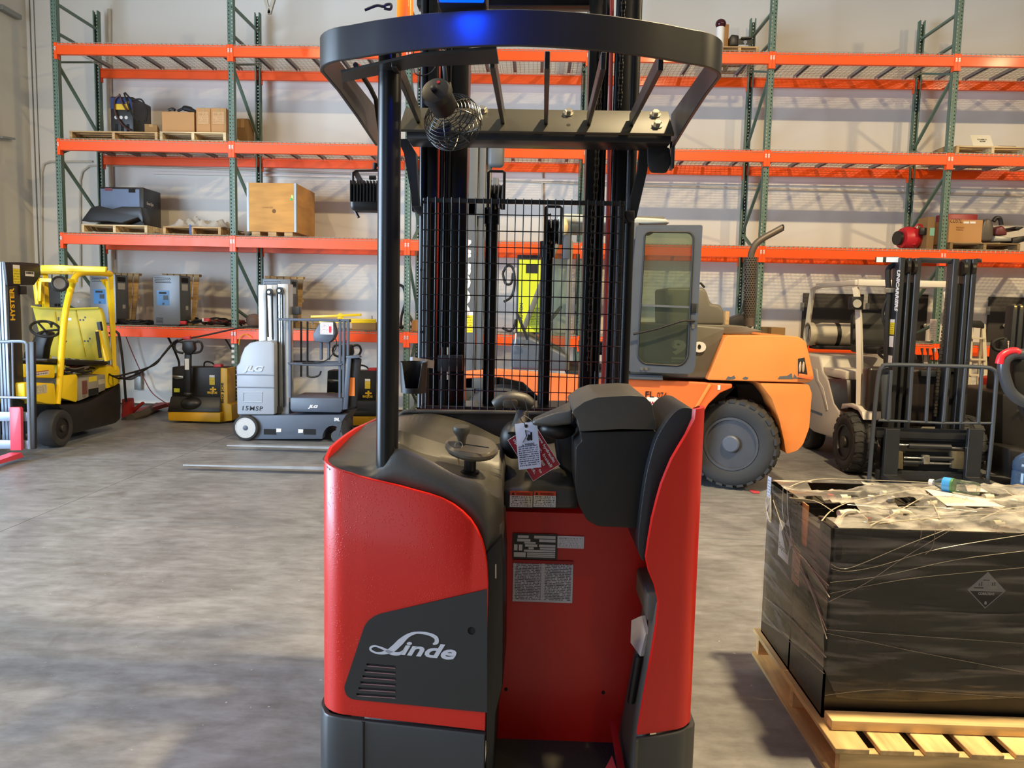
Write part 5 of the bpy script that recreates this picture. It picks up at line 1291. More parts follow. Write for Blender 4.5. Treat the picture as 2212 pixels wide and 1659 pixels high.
text('lettering', 'UNICARRIERS', m_white, left_r, V((xo - 0.0005, Ym + 0.05, lz * 0 + at(1940, 583, Y=Ym).z)), (0, 0, -1), (0, -1, 0), w=lz, h=0.07, bold=0.04, shear=0.25, depth=0.002)
for (y0, y1, mm) in ((690, 723, print_mat('mast_yellow', (226, 206, 40), (110, 96, 30), 7, head=((226, 222, 214), 0.8))), (726, 750, mat('white_decal', (226, 224, 220), 0.5, var=0)), (769, 785, MATS['white_decal'])):
    za, zb2 = at(1930, y1, Y=Ym).z, at(1930, y0, Y=Ym).z
    plate('decal', V((xo, Ym + 0.13, za)), (0, -1, 0), (0, 0, 1), 0.10, zb2 - za, mm, left_r, t=0.002)
wprism('mast_label_arm', [(1893, 555), (1942, 554), (1942, 567), (1893, 566)], m_wmast, Ym + 0.05, 0.03, 0.003)
plate('label', at(1893, 566, Y=Ym + 0.048), (1, 0, 0), (0, 0, 1), 0.065, 0.05, MATS['white_decal'], wf_); plate('label', at(1914, 566, Y=Ym + 0.048), (1, 0, 0), (0, 0, 1), 0.13, 0.05, mat('pale_blue_label', (196, 212, 236), 0.4, var=0), wf_)
wprism('mast_label_arm', [(2112, 558), (2121, 559), (2121, 567), (2112, 566)], m_wmast, Ym + 0.05, 0.05, 0.003)
# hoses on the left of the mast and inside
for pts, r_ in (([(1935, 570), (1920, 580), (1918, 600), (1920, 640), (1916, 700), (1914, 800)], 0.028), ([(1918, 640), (1908, 665), (1907, 690), (1914, 710), (1920, 725)], 0.012), ([(2052, 580), (2048, 620), (2044, 700), (2030, 790)], 0.02)):
    MB().tube(smooth_pts([at(x, y, Y=Ym + 0.14) for x, y in pts], 5), r_, 10).build('hydraulic_hose', m_rub, wf_)
wprism('hose_clamp', [(1914, 622), (1931, 622), (1931, 632), (1914, 632)], m_zinc, Ym + 0.1, 0.05, 0.003)
# chain columns
def wchain(x0, y0, x1, y1, Y):
    p, q = at(x0, y0, Y=Y), at(x1, y1, Y=Y); n = int((q - p).length / 0.035); b = MB()
    for i in range(n):
        c = p.lerp(q, (i + 0.5) / n); b.cbox(c, (0.03 if i % 2 else 0.022, 0.02, 0.03))
    b.build('lift_chain', MATS['chain_steel'], wf_, smooth=0)
wchain(2050, 600, 2030, 780, Ym + 0.11); wchain(2028, 790, 2020, 900, Ym + 0.08)
# carriage: two bars, fork shanks, side shift cylinders
Yc = Ym - 0.13
for y0, y1 in ((924, 945), (1015, 1035)):
    wprism('carriage_bar', [(1895, y0), (2122, y0 + 6), (2120, y1 + 6), (1893, y1)], m_wmast, Yc, 0.05, 0.005)
wprism('carriage_bar', [(1941, 939), (2086, 943), (2086, 955), (1941, 951)], m_wmast, Yc + 0.02, 0.04, 0.004)
for x0, x1 in ((1910, 1941), (2088, 2120)):
    a, b_ = at(x0, 925, Y=Yc - 0.05), at(x1, 925, Y=Yc - 0.05)
    MB().prism([V((a.x, Yc - 0.05, a.z)), V((a.x, Yc - 0.05, 0.05)), V((a.x, Yc - 1.0, 0.05)), V((a.x, Yc - 1.0, 0.058)), V((a.x, Yc - 0.10, 0.10)), V((a.x, Yc - 0.10, a.z))], (b_.x - a.x, 0, 0)).build('fork', m_wmast, wf_, bevel=0.005, seg=1)
for (x0, y0, x1, y1, r_, mm) in ((1962, 963, 2053, 966, 0.03, m_wmast), (1938, 960, 1962, 961, 0.012, m_chrome), (2053, 967, 2084, 969, 0.012, m_chrome), (1952, 988, 1996, 990, 0.012, m_chrome), (1996, 989, 2058, 991, 0.024, m_wmast), (1950, 998, 2005, 1000, 0.02, m_wmast), (2005, 1000, 2056, 1002, 0.012, m_chrome)):
    MB().cyl(at(x0, y0, Y=Yc - 0.02), at(x1, y1, Y=Yc - 0.02), r_, 16).build('side_shift_cylinder', mm, wf_)
for x0, x1 in ((1936, 1951), (2057, 2083)): wprism('cylinder_block', [(x0, 975), (x1, 976), (x1, 1014), (x0, 1012)], mat('greasy_block', (84, 76, 58), 0.6, var=0.4, scale=20), Yc - 0.04, 0.06, 0.004)
wprism('cylinder_clamp', [(1994, 984), (2009, 984), (2009, 1003), (1996, 1003)], m_zinc, Yc - 0.06, 0.05, 0.006)
wprism('carriage_backing', [(1936, 945), (2090, 950), (2090, 1040), (1936, 1035)], m_dk, Yc + 0.06, 0.02, 0)
# load backrest: bent tube frame with bars
Yb = Yc - 0.06
MB().tube(smooth_pts([at(x, y, Y=Yb) for x, y in ((1877, 1040), (1885, 940), (1893, 850), (1899, 806), (1906, 793), (1920, 788), (2020, 790), (2120, 793), (2143, 797), (2152, 810), (2150, 850), (2143, 940), (2133, 1040))], 4), 0.021, 10).build('backrest_frame', m_bluegrey, wf_)
MB().tube([at(x, y, Y=Yb) for x, y in ((1897, 908), (1950, 910), (2030, 914), (2144, 914))], 0.013, 8).build('backrest_rail', m_bluegrey, wf_)
for (x0, y0, x1, y1) in ((1925, 800, 1918, 908), (1970, 792, 1963, 910), (2007, 792, 2000, 912), (2047, 793, 2037, 912), (2085, 794, 2075, 913), (2121, 795, 2113, 914)):
    MB().bar(at(x0, y0, Y=Yb), at(x1, y1, Y=Yb), 0.03, 0.03).build('backrest_bar', m_bluegrey, wf_, bevel=0.004, seg=1)
wprism('tilt_bracket', [(1904, 800), (1918, 792), (1928, 800), (1926, 905), (1905, 905)], m_bluegrey, Yb + 0.05, 0.03, 0.01)
# front wheels
for X0, ax in ((3.55, -1), (4.70, 1)):
    wheel(wf_, V((X0, 8.62, 0.335)), (ax, 0, 0), 0.325, 0.24, mat('dark_rim', (40, 38, 36), 0.5, 0.3), mat('dark_hub', (54, 50, 46), 0.5, 0.3), 18, 8, 'chevron')
for X0, ax in ((3.62, -1), (4.62, 1)):
    wheel(wf_, V((X0, 10.1, 0.25)), (ax, 0, 0), 0.25, 0.18, MATS['dark_rim'], MATS['dark_hub'], 0, 6)
# body
XS = 3.52
def side(px, py, X=XS): return at(px, py, X=X)
by = lambda y, z: V((XS, y, z))
def sprism(name, pts, m, w=1.14, X=XS, bevel=0.02, rnd=0):
    q = rounded(pts, rnd, 4) if rnd else pts
    return MB().prism([at(x, y, X=X) for x, y in q], (w, 0, 0)).build(name, m, wf_, bevel=bevel)
body = [by(8.98, 0.30), by(9.0, 0.62), by(9.2, 0.70), by(9.42, 0.95), by(9.6, 1.02), by(9.75, 1.22), by(10.62, 1.22), by(10.68, 0.8), by(10.5, 0.34), by(9.8, 0.26)]
MB().prism(body, (1.14, 0, 0)).build('body', m_wp, wf_, bevel=0.03, seg=3)
MB().prism([by(8.40, 0.70), by(8.52, 0.745), by(8.72, 0.755), by(8.95, 0.72), by(8.97, 0.66), by(8.72, 0.71), by(8.50, 0.70), by(8.36, 0.62)], (0.26, 0, 0)).build('fender', m_wp, wf_, bevel=0.005)
sprism('engine_cover', [(1766, 822), (1774, 818), (1829, 819), (1832, 884), (1788, 886), (1782, 850), (1774, 836)], m_wdk, 1.10, XS + 0.012, 0.02, 3)
sprism('side_trim', [(1756, 796), (1764, 797), (1767, 820), (1778, 838), (1788, 886), (1783, 889), (1773, 842), (1761, 824)], m_wp, 0.02, XS - 0.006, 0.003)
sprism('side_stripe', [(1749, 883), (1776, 893), (1776, 899), (1749, 889)], mat('blue_grey_stripe', (84, 104, 124), 0.5), 0.004, XS - 0.003, 0)
MB().box((XS + 0.02, 8.95, at(1800, 816, X=XS).z), (XS + 1.1, 10.3, at(1800, 797, X=XS).z)).build('deck', m_wp, wf_, bevel=0.02)
MB().box((XS + 0.02, 8.45, 0.45), (XS + 0.5, 8.98, 0.56)).build('step', m_dk, wf_, bevel=0.01)
MB().box((XS + 0.05, 8.42, 0.55), (XS + 1.1, 8.60, 1.18)).build('dashboard', m_wdk, wf_, bevel=0.04, seg=3)
MB().tube([V((XS + 0.50, 8.78, 1.30)) + V((math.cos(2 * PI * i / 28) * 0.19, math.sin(2 * PI * i / 28) * 0.17, math.sin(2 * PI * i / 28) * 0.08)) for i in range(28)], 0.017, 8, closed=True).build('steering_wheel', m_rub, wf_)
MB().bar((XS + 0.5, 8.6, 1.05), (XS + 0.5, 8.78, 1.29), 0.06, 0.06).build('steering_column', m_rub, wf_)
for k in range(4): MB().tube([V((XS + 0.72 + 0.06 * k, 8.6, 1.1)), V((XS + 0.72 + 0.06 * k, 8.66, 1.32)), V((XS + 0.72 + 0.06 * k, 8.68, 1.38))], [0.008, 0.008, 0.016], 8).build('control_lever', m_rub, wf_)
MB().box((XS + 0.32, 9.2, 1.28), (XS + 0.82, 9.65, 1.38)).build('seat', m_rub, wf_, bevel=0.04, seg=3)
MB().prism([V((XS + 0.34, 9.62, 1.36)), V((XS + 0.80, 9.62, 1.36)), V((XS + 0.78, 9.72, 1.72)), V((XS + 0.70, 9.73, 1.80)), V((XS + 0.44, 9.73, 1.80)), V((XS + 0.36, 9.72, 1.72))], (0, 0.08, 0)).build('seat_back', m_rub, wf_, bevel=0.03, seg=3)
# overhead guard
gy0, gy1, gz = 8.75, 10.35, at(1830, 610, Y=8.9).z
for X0 in (XS + 0.06, XS + 1.06):
    MB().tube(smooth_pts([V((X0, 8.62, 0.75)), V((X0, 8.68, 1.2)), V((X0, 8.80, 1.75)), V((X0, 8.92, gz - 0.06))], 4), 0.038, 4).build('guard_pillar', m_wp, wf_, smooth=0)
    MB().tube(smooth_pts([V((X0, 10.45, 1.0)), V((X0, 10.40, 1.5)), V((X0, 10.30, gz - 0.12)), V((X0, 10.22, gz - 0.03)), V((X0, 10.0, gz))], 4), 0.036, 4).build('guard_pillar', m_wp, wf_, smooth=0)
    MB().bar((X0, 8.88, gz), (X0, 10.1, gz), 0.06, 0.06).build('guard_rail', m_wp, wf_, bevel=0.008)
for k in range(6):
    yy = 8.9 + k * 0.24; MB().bar((XS + 0.06, yy, gz + (0.02 if k else 0)), (XS + 1.06, yy, gz + (0.02 if k else 0)), 0.05 if k else 0.09, 0.03 if k else 0.07).build('guard_bar', m_wp, wf_, bevel=0.005)
# work lamp on the pillar
p = at(1848, 655, Y=8.72); wl2 = MB().cbox(p, (0.13, 0.10, 0.14)).build('work_lamp', m_rub, wf_, bevel=0.012)
MB().lathe([(0.001, 0), (0.045, 0.004), (0.048, -0.01)], p + V((-0.002, -0.055, -0.005)), (0, -1, 0), 20).build('lens', mat('lamp_lens', (200, 196, 180), 0.1, 0.3), wl2)
# gas bottle lying across the rear
gb = MB().lathe([(0.001, -0.42), (0.08, -0.415), (0.13, -0.36), (0.15, -0.28), (0.15, 0.28), (0.13, 0.36), (0.08, 0.415), (0.001, 0.42)], (XS + 0.48, 10.28, 1.47), (1, 0, 0), 28).build('gas_bottle', mat('bottle_grey', (178, 170, 154), 0.5), wf_); 
MB().lathe([(0.13, -0.36), (0.15, -0.40), (0.15, -0.46), (0.135, -0.46), (0.12, -0.38)], (XS + 0.48, 10.28, 1.47), (1, 0, 0), 28, False).build('bottle_collar', MATS['bottle_grey'], gb)
for dx in (-0.1, 0.2): MB().lathe([(0.152, dx - 0.025), (0.156, dx - 0.025), (0.156, dx + 0.025), (0.152, dx + 0.025)], (XS + 0.48, 10.28, 1.47), (1, 0, 0), 28).build('bottle_strap', m_rub, gb)
MB().box((XS + 0.1, 10.15, 1.28), (XS + 0.9, 10.42, 1.33)).build('bottle_cradle', m_rub, wf_, bevel=0.01)
tg = plate('hang_tag', at(2006, 735, Y=9.0), (1, 0, 0), (0, 0, 1), 0.075, 0.24, print_mat('grey_tag', (176, 160, 150), (110, 96, 90), 12), None); tag(tg, 'pale hang tag dangling between the mast rails of the white forklift', 'tag')

# ================================================================== black truck at the right edge
m_bk = mat('black_truck_paint', (24, 22, 21), 0.4, var=0.12)
bt = thing('black_stacker', 'black mast and body of a lift truck cut off by the right edge', 'forklift', tuple(V((5.5, 9.0, 0))))
Yk = 8.7
def kprism(name, pts, m, Y, d, bevel=0.01): return MB().prism(pxpoly(pts, Y=Y), (0, d, 0)).build(name, m, bt, bevel=bevel)
kz = at(2200, 660, Y=Yk).z
for x0, x1 in ((2186, 2196), (2200, 2210), (2214, 2226)):
    a, b_ = at(x0, 700, Y=Yk), at(x1, 700, Y=Yk); MB().box((a.x, Yk, 0.1), (b_.x, Yk + 0.14, kz)).build('mast_rail', m_wmast, bt, bevel=0.006)
for x in (2193, 2206): p = at(x, 665, Y=Yk); MB().cyl((p.x - 0.012, Yk + 0.03, p.z), (p.x + 0.012, Yk + 0.03, p.z), 0.04, 18).build('mast_roller', mat('brass_roller', (130, 118, 84), 0.35, 0.6), bt)
kprism('body', [(2166, 850), (2260, 850), (2260, 1010), (2164, 990)], m_bk, 8.5, 1.0, 0.03)
kprism('lower_body', [(2178, 968), (2260, 980), (2260, 1045), (2182, 1034)], m_bk, 8.0, 0.45, 0.03)
MB().tube(smooth_pts([at(x, y, Y=Yk - 0.1) for x, y in ((2168, 730), (2152, 734), (2143, 744), (2150, 755), (2166, 757))], 4), 0.018, 10).build('grab_bar', m_rub, bt)
kprism('hood_top', [(2160, 730), (2178, 728), (2180, 760), (2160, 762)], m_rub, Yk - 0.05, 0.1, 0.02)
kprism('mast_cover', [(2172, 735), (2230, 735), (2230, 860), (2160, 860)], m_bk, Yk + 0.15, 0.3, 0.02)
pl_ = plate('decal', at(2171, 760, Y=Yk - 0.002), (1, 0, 0), (0, 0, 1), 0.035, 0.12, print_mat('side_decal', (206, 196, 190), (150, 60, 50), 3), bt)
for x in (2208,): MB().cyl(at(x, 890, Y=8.48), at(x, 890, Y=8.44), 0.02, 12).build('body_bolt', m_zinc, bt)
# tiller handle with red crown, near right edge
th = thing('tiller_handle', 'grey tiller handle with red top at the right edge above the water jug', 'pallet truck', tuple(at(2230, 1000, Y=6.4).xy) + (0.0,))
Yt = 6.4
m_tl = mat('tiller_grey', (70, 74, 82), 0.28, 0.2)
MB().tube(smooth_pts([at(x, y, Y=Yt) for x, y in ((2215, 766), (2190, 765), (2172, 776), (2167, 796), (2172, 820), (2182, 845), (2200, 862), (2222, 872))], 5), 0.045, 14).build('handle_loop', m_tl, th)
MB().tube(smooth_pts([at(x, y, Y=Yt - 0.02) for x, y in ((2158, 786), (2163, 770), (2176, 761), (2192, 758), (2200, 762))], 5), 0.03, 12).build('emergency_cap', mat('red_cap', (214, 40, 54), 0.35), th)
MB().prism(pxpoly([(2188, 775), (2226, 775), (2226, 900), (2215, 900), (2192, 830)], Y=Yt + 0.02), (0, 0.08, 0)).build('handle_head', m_rub, th, bevel=0.02)
pb = at(2222, 880, Y=Yt); MB().bar(pb, V((pb.x + 0.75, Yt - 0.1, 0.45)), 0.08, 0.08).build('tiller_arm', m_tl, th)
MB().box((pb.x + 0.55, Yt - 0.4, 0.03), (pb.x + 1.3, Yt + 0.3, 0.55)).build('drive_unit', m_rub, th, bevel=0.05, seg=3)

# ================================================================== step ladder behind the white forklift
lad = thing('step_ladder', 'pale fibreglass step ladder with dark top leaning behind the white forklift', 'ladder', (6.2, 10.95, 0))
m_lad = mat('ladder_cream', (196, 184, 160), 0.55); Yl = 10.95
for (p, q) in (((2098, 700), (2082, 905)), ((2124, 700), (2130, 905))):
    MB().bar(at(*p, Y=Yl), V((at(*q, Y=Yl).x, Yl - 0.1, 0.0)), 0.05, 0.03, up=(0, 1, 0)).build('rail', m_lad, lad, bevel=0.004)
MB().prism(pxpoly([(2096, 697), (2100, 693), (2120, 693), (2127, 700), (2127, 709), (2096, 705)], Y=Yl - 0.04), (0, 0.2, 0)).build('top_cap', m_dk, lad, bevel=0.008)
for i, y in enumerate((730, 776, 810, 846, 880)):
    MB().bar(at(2096 - i * 2.5, y, Y=Yl - 0.03), at(2125 + i, y + 1, Y=Yl - 0.03), 0.09, 0.025).build('step', m_lad, lad, bevel=0.003)
for (p, q) in (((2100, 705), (2094, 905)), ((2122, 705), (2122, 905))):
    MB().bar(at(*p, Y=Yl + 0.1), V((at(*q, Y=Yl + 0.1).x, Yl + 0.28, 0.0)), 0.035, 0.025, up=(0, 1, 0)).build('rear_rail', m_lad, lad)
# small coloured cases beside the ladder
rb = tag(MB().prism(pxpoly([(2136, 818), (2164, 812), (2162, 843), (2136, 845)], Y=10.4), (0, 0.25, 0)).build('red_case', mat('red_case', (170, 26, 24), 0.4), None, bevel=0.01), 'small red case standing beside the step ladder', 'case')
stand = tag(MB().box((at(2136, 845, Y=10.3).x, 10.3, 0.0), (at(2180, 845, Y=10.3).x, 10.66, at(2140, 845, Y=10.4).z)).build('added_case_stand', m_dk, None, bevel=0.01), 'low dark stand added under the red case', 'cabinet')  # made-up stand, added to hold up the red case
yb = tag(MB().prism(pxpoly([(2098, 865), (2104, 860), (2128, 865), (2124, 930), (2096, 925)], Y=9.4), (0, 0.3, 0)).build('yellow_battery_case', mat('case_yellow', (216, 164, 20), 0.45), None, bevel=0.012), 'yellow case with dark latch beside the white forklift backrest', 'case')
o = MB().prism(pxpoly([(2117, 870), (2122, 871), (2121, 882), (2116, 881)], Y=9.395), (0, 0.01, 0)).build('latch', m_rub, yb)
# ================================================================== yellow electric forklift (left), facing the camera, hood open
m_yel = mat('forklift_yellow', (240, 204, 12), 0.4, var=0.06, coat=0.15)
m_hood = mat('hood_inner_yellow', (196, 176, 44), 0.55, var=0.12)
m_ybk = mat('forklift_black', (26, 24, 23), 0.45, var=0.15)
m_rail = mat('pale_steel_rail', (128, 138, 152), 0.35, 0.4, var=0.15)
XY = -5.46
yf = thing('electric_forklift', 'yellow electric forklift with raised hood and open battery bay', 'forklift', (-5.95, 9.2, 0))
Z5 = lambda x, y: (x / 3.606, 540 + y / 3.606)
def yprism(name, pts, m, X=XY, w=0.95, bevel=0.015, parent=None, rnd=0, **kw):
    q = [Z5(*p) for p in pts]; q = rounded(q, rnd, 4) if rnd else q
    return MB().prism([at(p[0], p[1], X=X) for p in q], (-w, 0, 0)).build(name, m, parent or yf, bevel=bevel, **kw)
yprism('lower_body', [(445, 1205), (610, 1200), (690, 1180), (830, 1110), (900, 1062), (942, 1032), (948, 1180), (945, 1318), (905, 1352), (640, 1418), (545, 1442), (540, 1330), (500, 1260)], m_ybk, bevel=0.03)
cwt = yprism('counterweight', [(836, 900), (880, 905), (925, 893), (941, 930), (941, 1035), (900, 1062), (835, 1085)], m_yel, bevel=0.03)
yprism('front_cowl', [(255, 888), (430, 898), (432, 1000), (255, 992)], m_yel, X=XY - 0.02, w=0.9, bevel=0.02)
yprism('front_cowl', [(190, 1035), (255, 1030), (430, 1040), (445, 1205), (370, 1200), (255, 1175), (195, 1150)], m_yel, X=XY, w=0.9, bevel=0.02)
lbl = at(*Z5(258, 985), X=XY - 0.02); 
a, b_ = at(*Z5(380, 985), X=XY - 0.018), at(*Z5(258, 950), X=XY - 0.018)
plate('decal', V((XY - 0.018, lbl.y, lbl.z)), (0, 1, 0), (0, 0, 1), a.y - lbl.y, b_.z - lbl.z, print_mat('pictogram_decal', (214, 206, 200), (70, 56, 50), 2, head=((170, 90, 60), 0.78), dens=0.6), yf)
a, b_, c = at(*Z5(258, 1130), X=XY + 0.002), at(*Z5(368, 1130), X=XY + 0.002), at(*Z5(258, 1060), X=XY + 0.002)
plate('decal', a, (0, 1, 0), (0, 0, 1), b_.y - a.y, c.z - a.z, print_mat('spec_decal', (196, 188, 160), (120, 112, 90), 8), yf)
# battery and door
bat = yprism('battery', [(608, 1003), (820, 968), (822, 1090), (612, 1178)], mat('battery_grey', (142, 138, 128), 0.5), X=XY - 0.01, w=0.7, bevel=0.01)
a = at(*Z5(648, 1130), X=XY - 0.008); 
for (x0, y0, x1, y1, mm) in ((642, 1128, 682, 1020, print_mat('battery_red_label', (120, 70, 60), (60, 40, 36), 10)), (690, 1140, 768, 1085, m_ink), (768, 1048, 815, 1012, MATS['spec_decal']), (690, 1030, 755, 990, mat('yellow_tag', (210, 190, 50), 0.5)), (645, 1150, 672, 1132, m_zinc)):
    p, q, r_ = at(*Z5(x0, y0), X=XY - 0.008), at(*Z5(x1, y0), X=XY - 0.008), at(*Z5(x0, y1), X=XY - 0.008)
    plate('decal', p, (0, 1, 0), (0, 0, 1), q.y - p.y, r_.z - p.z, mm, bat)
yprism('battery_door', [(470, 978), (595, 968), (605, 985), (605, 1165), (595, 1185), (500, 1160), (470, 1150)], m_yel, X=XY + 0.01, w=0.03, bevel=0.008)
yprism('seat_deck', [(370, 845), (560, 850), (830, 865), (855, 880), (830, 900), (470, 895), (370, 870)], m_ybk, X=XY - 0.05, w=0.85, bevel=0.02)
random.seed(3)
for k in range(14):
    y0 = 905 + random.uniform(0, 60); x0 = 480 + random.uniform(0, 60); L_ = random.uniform(80, 240)
    pts = [at(*Z5(x0 + L_ * t, y0 + 18 * math.sin(3 * t + k)), X=XY - 0.05 - 0.04 * (k % 6)) for t in (0, .33, .66, 1)]
    MB().tube(smooth_pts(pts, 4), 0.012, 6).build('battery_cable', [m_rub, mat('grey_cable', (110, 104, 98), 0.5), mat('dull_red_cable', (110, 40, 34), 0.5)][k % 3], yf)
# hood standing open
hd_ = [(250, 447), (300, 452), (770, 452), (790, 500), (852, 858), (700, 860), (430, 835), (365, 815), (300, 640)]
Yh = 9.75
h3 = [at(*Z5(*p), Y=Yh) for p in hd_]
hood_ = MB().prism(h3, (0.02, 0.05, 0.0)).build('hood', m_hood, yf, bevel=0.012, seg=2); tag(hood_, 'raised hood showing its inner face')
for (x, y) in ((456, 530), (456, 545), (663, 525), (625, 545), (650, 545), (700, 690), (660, 710), (685, 710), (515, 712)):
    p = at(*Z5(x, y), Y=Yh); MB().cyl(p, p + V((0, -0.004, 0)), 0.012, 10).build('clip_hole', m_ybk, hood_)
for pts in ([(430, 480), (470, 800)], [(590, 470), (665, 830)]):
    MB().tube([at(*Z5(*p), Y=Yh - 0.003) for p in pts], 0.012, 6, flat=0.5).build('hood_rib', m_hood, hood_)
plate('decal', at(*Z5(515, 548), Y=Yh - 0.002), (1, 0, 0), (0, 0, 1), 0.07, 0.03, mat('blue_white_decal', (214, 224, 230), 0.5, var=0), hood_)
MB().tube([at(*Z5(x, y), Y=Yh - 0.02) for x, y in ((245, 440), (300, 450), (560, 460), (770, 452))], 0.014, 6).build('hood_seal', m_hood, hood_)
MB().cyl(at(*Z5(755, 635), Y=9.5), at(*Z5(782, 840), Y=9.5), 0.02, 10).build('gas_strut', m_ybk, yf)
MB().bar(at(*Z5(772, 560), Y=9.6), at(*Z5(785, 630), Y=9.6), 0.05, 0.04).build('rubber_stop', m_ybk, yf)
MB().bar(at(*Z5(765, 625), Y=9.55), at(*Z5(835, 865), Y=9.55), 0.06, 0.03).build('hood_arm', m_yel, yf)
# overhead guard
def ypt(x, y, X=XY - 0.02): return at(*Z5(x, y), X=X)
for dx in (0.0, -0.86):
    A = smooth_pts([ypt(445, 1200) + V((dx, 0, 0)), ypt(465, 1000) + V((dx, 0, 0)), ypt(485, 720) + V((dx, 0, 0)), ypt(510, 480) + V((dx, 0, 0)), ypt(555, 290) + V((dx, 0, 0)), ypt(590, 205) + V((dx, 0, 0)), ypt(640, 180) + V((dx, 0, 0)), ypt(760, 180) + V((dx, 0, 0)), ypt(860, 188) + V((dx, 0, 0))], 5)
    MB().tube(A, 0.036, 12).build('guard_pillar', m_yel, yf)
    MB().tube([ypt(862, 185) + V((dx, 0, 0)), ypt(876, 500) + V((dx, 0, 0)), ypt(888, 935) + V((dx, 0, 0))], 0.034, 4).build('guard_pillar', m_yel, yf, smooth=0)
    MB().tube([ypt(838, 240) + V((dx + 0.03, -0.08, 0)), ypt(858, 500) + V((dx + 0.03, -0.06, 0)), ypt(880, 900) + V((dx + 0.03, -0.04, 0))], 0.018, 4).build('guard_pillar', m_yel, yf, smooth=0)
    MB().prism([ypt(790, 230) + V((dx, 0, 0)), ypt(840, 225) + V((dx, 0, 0)), ypt(845, 310) + V((dx, 0, 0))], (-0.02, 0, 0)).build('gusset', m_yel, yf)
gzt = ypt(700, 180).z
for yy in (8.98, 9.2, 9.42, 9.64, 9.86, 10.02): MB().bar((XY - 0.02, yy, gzt + 0.02), (XY - 0.88, yy, gzt + 0.02), 0.04, 0.06).build('guard_bar', m_yel, yf, bevel=0.004)
MB().prism([at(*Z5(*p), Y=8.95) for p in ((315, 118), (480, 116), (530, 120), (825, 130), (820, 172), (520, 168), (320, 160))], (0, 0.04, 0)).build('guard_fascia', m_yel, yf, bevel=0.008)
MB().bar(at(*Z5(315, 235), Y=9.0), at(*Z5(600, 240), Y=9.0), 0.03, 0.04).build('guard_cross_bar', m_yel, yf)
for (p, q) in (((280, 240), (300, 425)), ((322, 245), (315, 400))): MB().bar(at(*Z5(*p), Y=9.9), at(*Z5(*q), Y=9.9), 0.07, 0.05).build('rear_upright', m_yel, yf, bevel=0.006)
# lamp
p = at(*Z5(468, 262), Y=8.85); lp = MB().lathe([(0.05, -0.06), (0.085, -0.04), (0.09, 0.02), (0.075, 0.03), (0.001, 0.025)], p, (0.35, -1, 0), 24).build('work_lamp', m_ybk, yf)
MB().lathe([(0.001, 0.028), (0.062, 0.03), (0.062, 0.02)], p, (0.35, -1, 0), 24).build('lens', mat('grey_lens', (120, 116, 112), 0.15), lp)
MB().tube(smooth_pts([at(*Z5(x, y), Y=8.86) for x, y in ((405, 190), (408, 290), (435, 320), (500, 318), (520, 270), (520, 190))], 4), 0.006, 6).build('lamp_guard', m_ybk, lp)
# steering
p = at(*Z5(352, 615), Y=9.0)
MB().tube([p + V((math.cos(2 * PI * i / 28) * 0.155, math.sin(2 * PI * i / 28) * 0.13, math.sin(2 * PI * i / 28) * 0.07 - math.cos(2 * PI * i / 28) * 0.05)) for i in range(28)], 0.016, 8, closed=True).build('steering_wheel', m_rub, yf)
for a in (0.5, 2.6, 4.7): MB().cyl(p + V((0, 0, -0.02)), p + V((math.cos(a) * 0.155, math.sin(a) * 0.13, math.sin(a) * 0.07 - math.cos(a) * 0.05)), 0.012, 8).build('wheel_spoke', m_rub, yf)
MB().lathe([(0.012, 0), (0.014, 0.03), (0.03, 0.05), (0.03, 0.065), (0.001, 0.07)], at(*Z5(400, 605), Y=8.95), (0, 0, 1), 16).build('steering_knob', m_rub, yf)
MB().prism([at(*Z5(*q), Y=9.0) for q in ((285, 640), (330, 625), (382, 645), (345, 760), (330, 882), (175, 870), (180, 800), (240, 720))], (0, 0.14, 0)).build('steering_column', m_ybk, yf, bevel=0.02)
# wheels
for X0, ax in ((XY - 0.07, 1), (XY - 0.9, -1)):
    wheel(yf, (X0, 8.82, 0.225), (ax, 0, 0), 0.215, 0.21, MATS['dark_rim'], MATS['dark_hub'], 0, 6, rimr=0.55)
wheel(yf, (XY - 0.48, 9.95, 0.18), (1, 0, 0), 0.18, 0.2, MATS['dark_rim'], MATS['dark_hub'], 0, 0)
# mast
Xm = -5.56
def mpt(x, y, X=Xm): return at(*Z5(x, y), X=X)
y0, y1 = mpt(68, 500).y, mpt(165, 500).y
zmt = mpt(70, 95).z
mr = MB().box((Xm - 0.04, y0, 0.12), (Xm, y1, zmt - 0.15)).build('mast_rail', m_ybk, yf, bevel=0.004)
MB().box((Xm - 0.80, y0, 0.12), (Xm - 0.76, y1, zmt - 0.1)).build('mast_rail', m_ybk, yf, bevel=0.004)
for k, dx in enumerate((0.012, 0.055, 0.10, 0.15)):
    MB().box((Xm - dx - 0.028, y0 - 0.02 + 0.012 * k, 0.12), (Xm - dx, y0 + 0.03, zmt)).build('mast_channel', m_rail if k < 3 else m_ybk, yf, bevel=0.003)
    MB().box((Xm - 0.8 + dx, y0 - 0.02 + 0.012 * k, 0.12), (Xm - 0.77 + dx, y0 + 0.03, zmt)).build('mast_channel', m_rail if k < 3 else m_ybk, yf, bevel=0.003)
hp = [mpt(x, y, Xm + 0.012) for x, y in ((40, 95), (160, 95), (300, 105), (315, 125), (318, 195), (268, 272), (60, 275))]
head = MB().prism(hp, (-0.03, 0, 0)).build('mast_head_plate', m_ybk, yf, bevel=0.003)
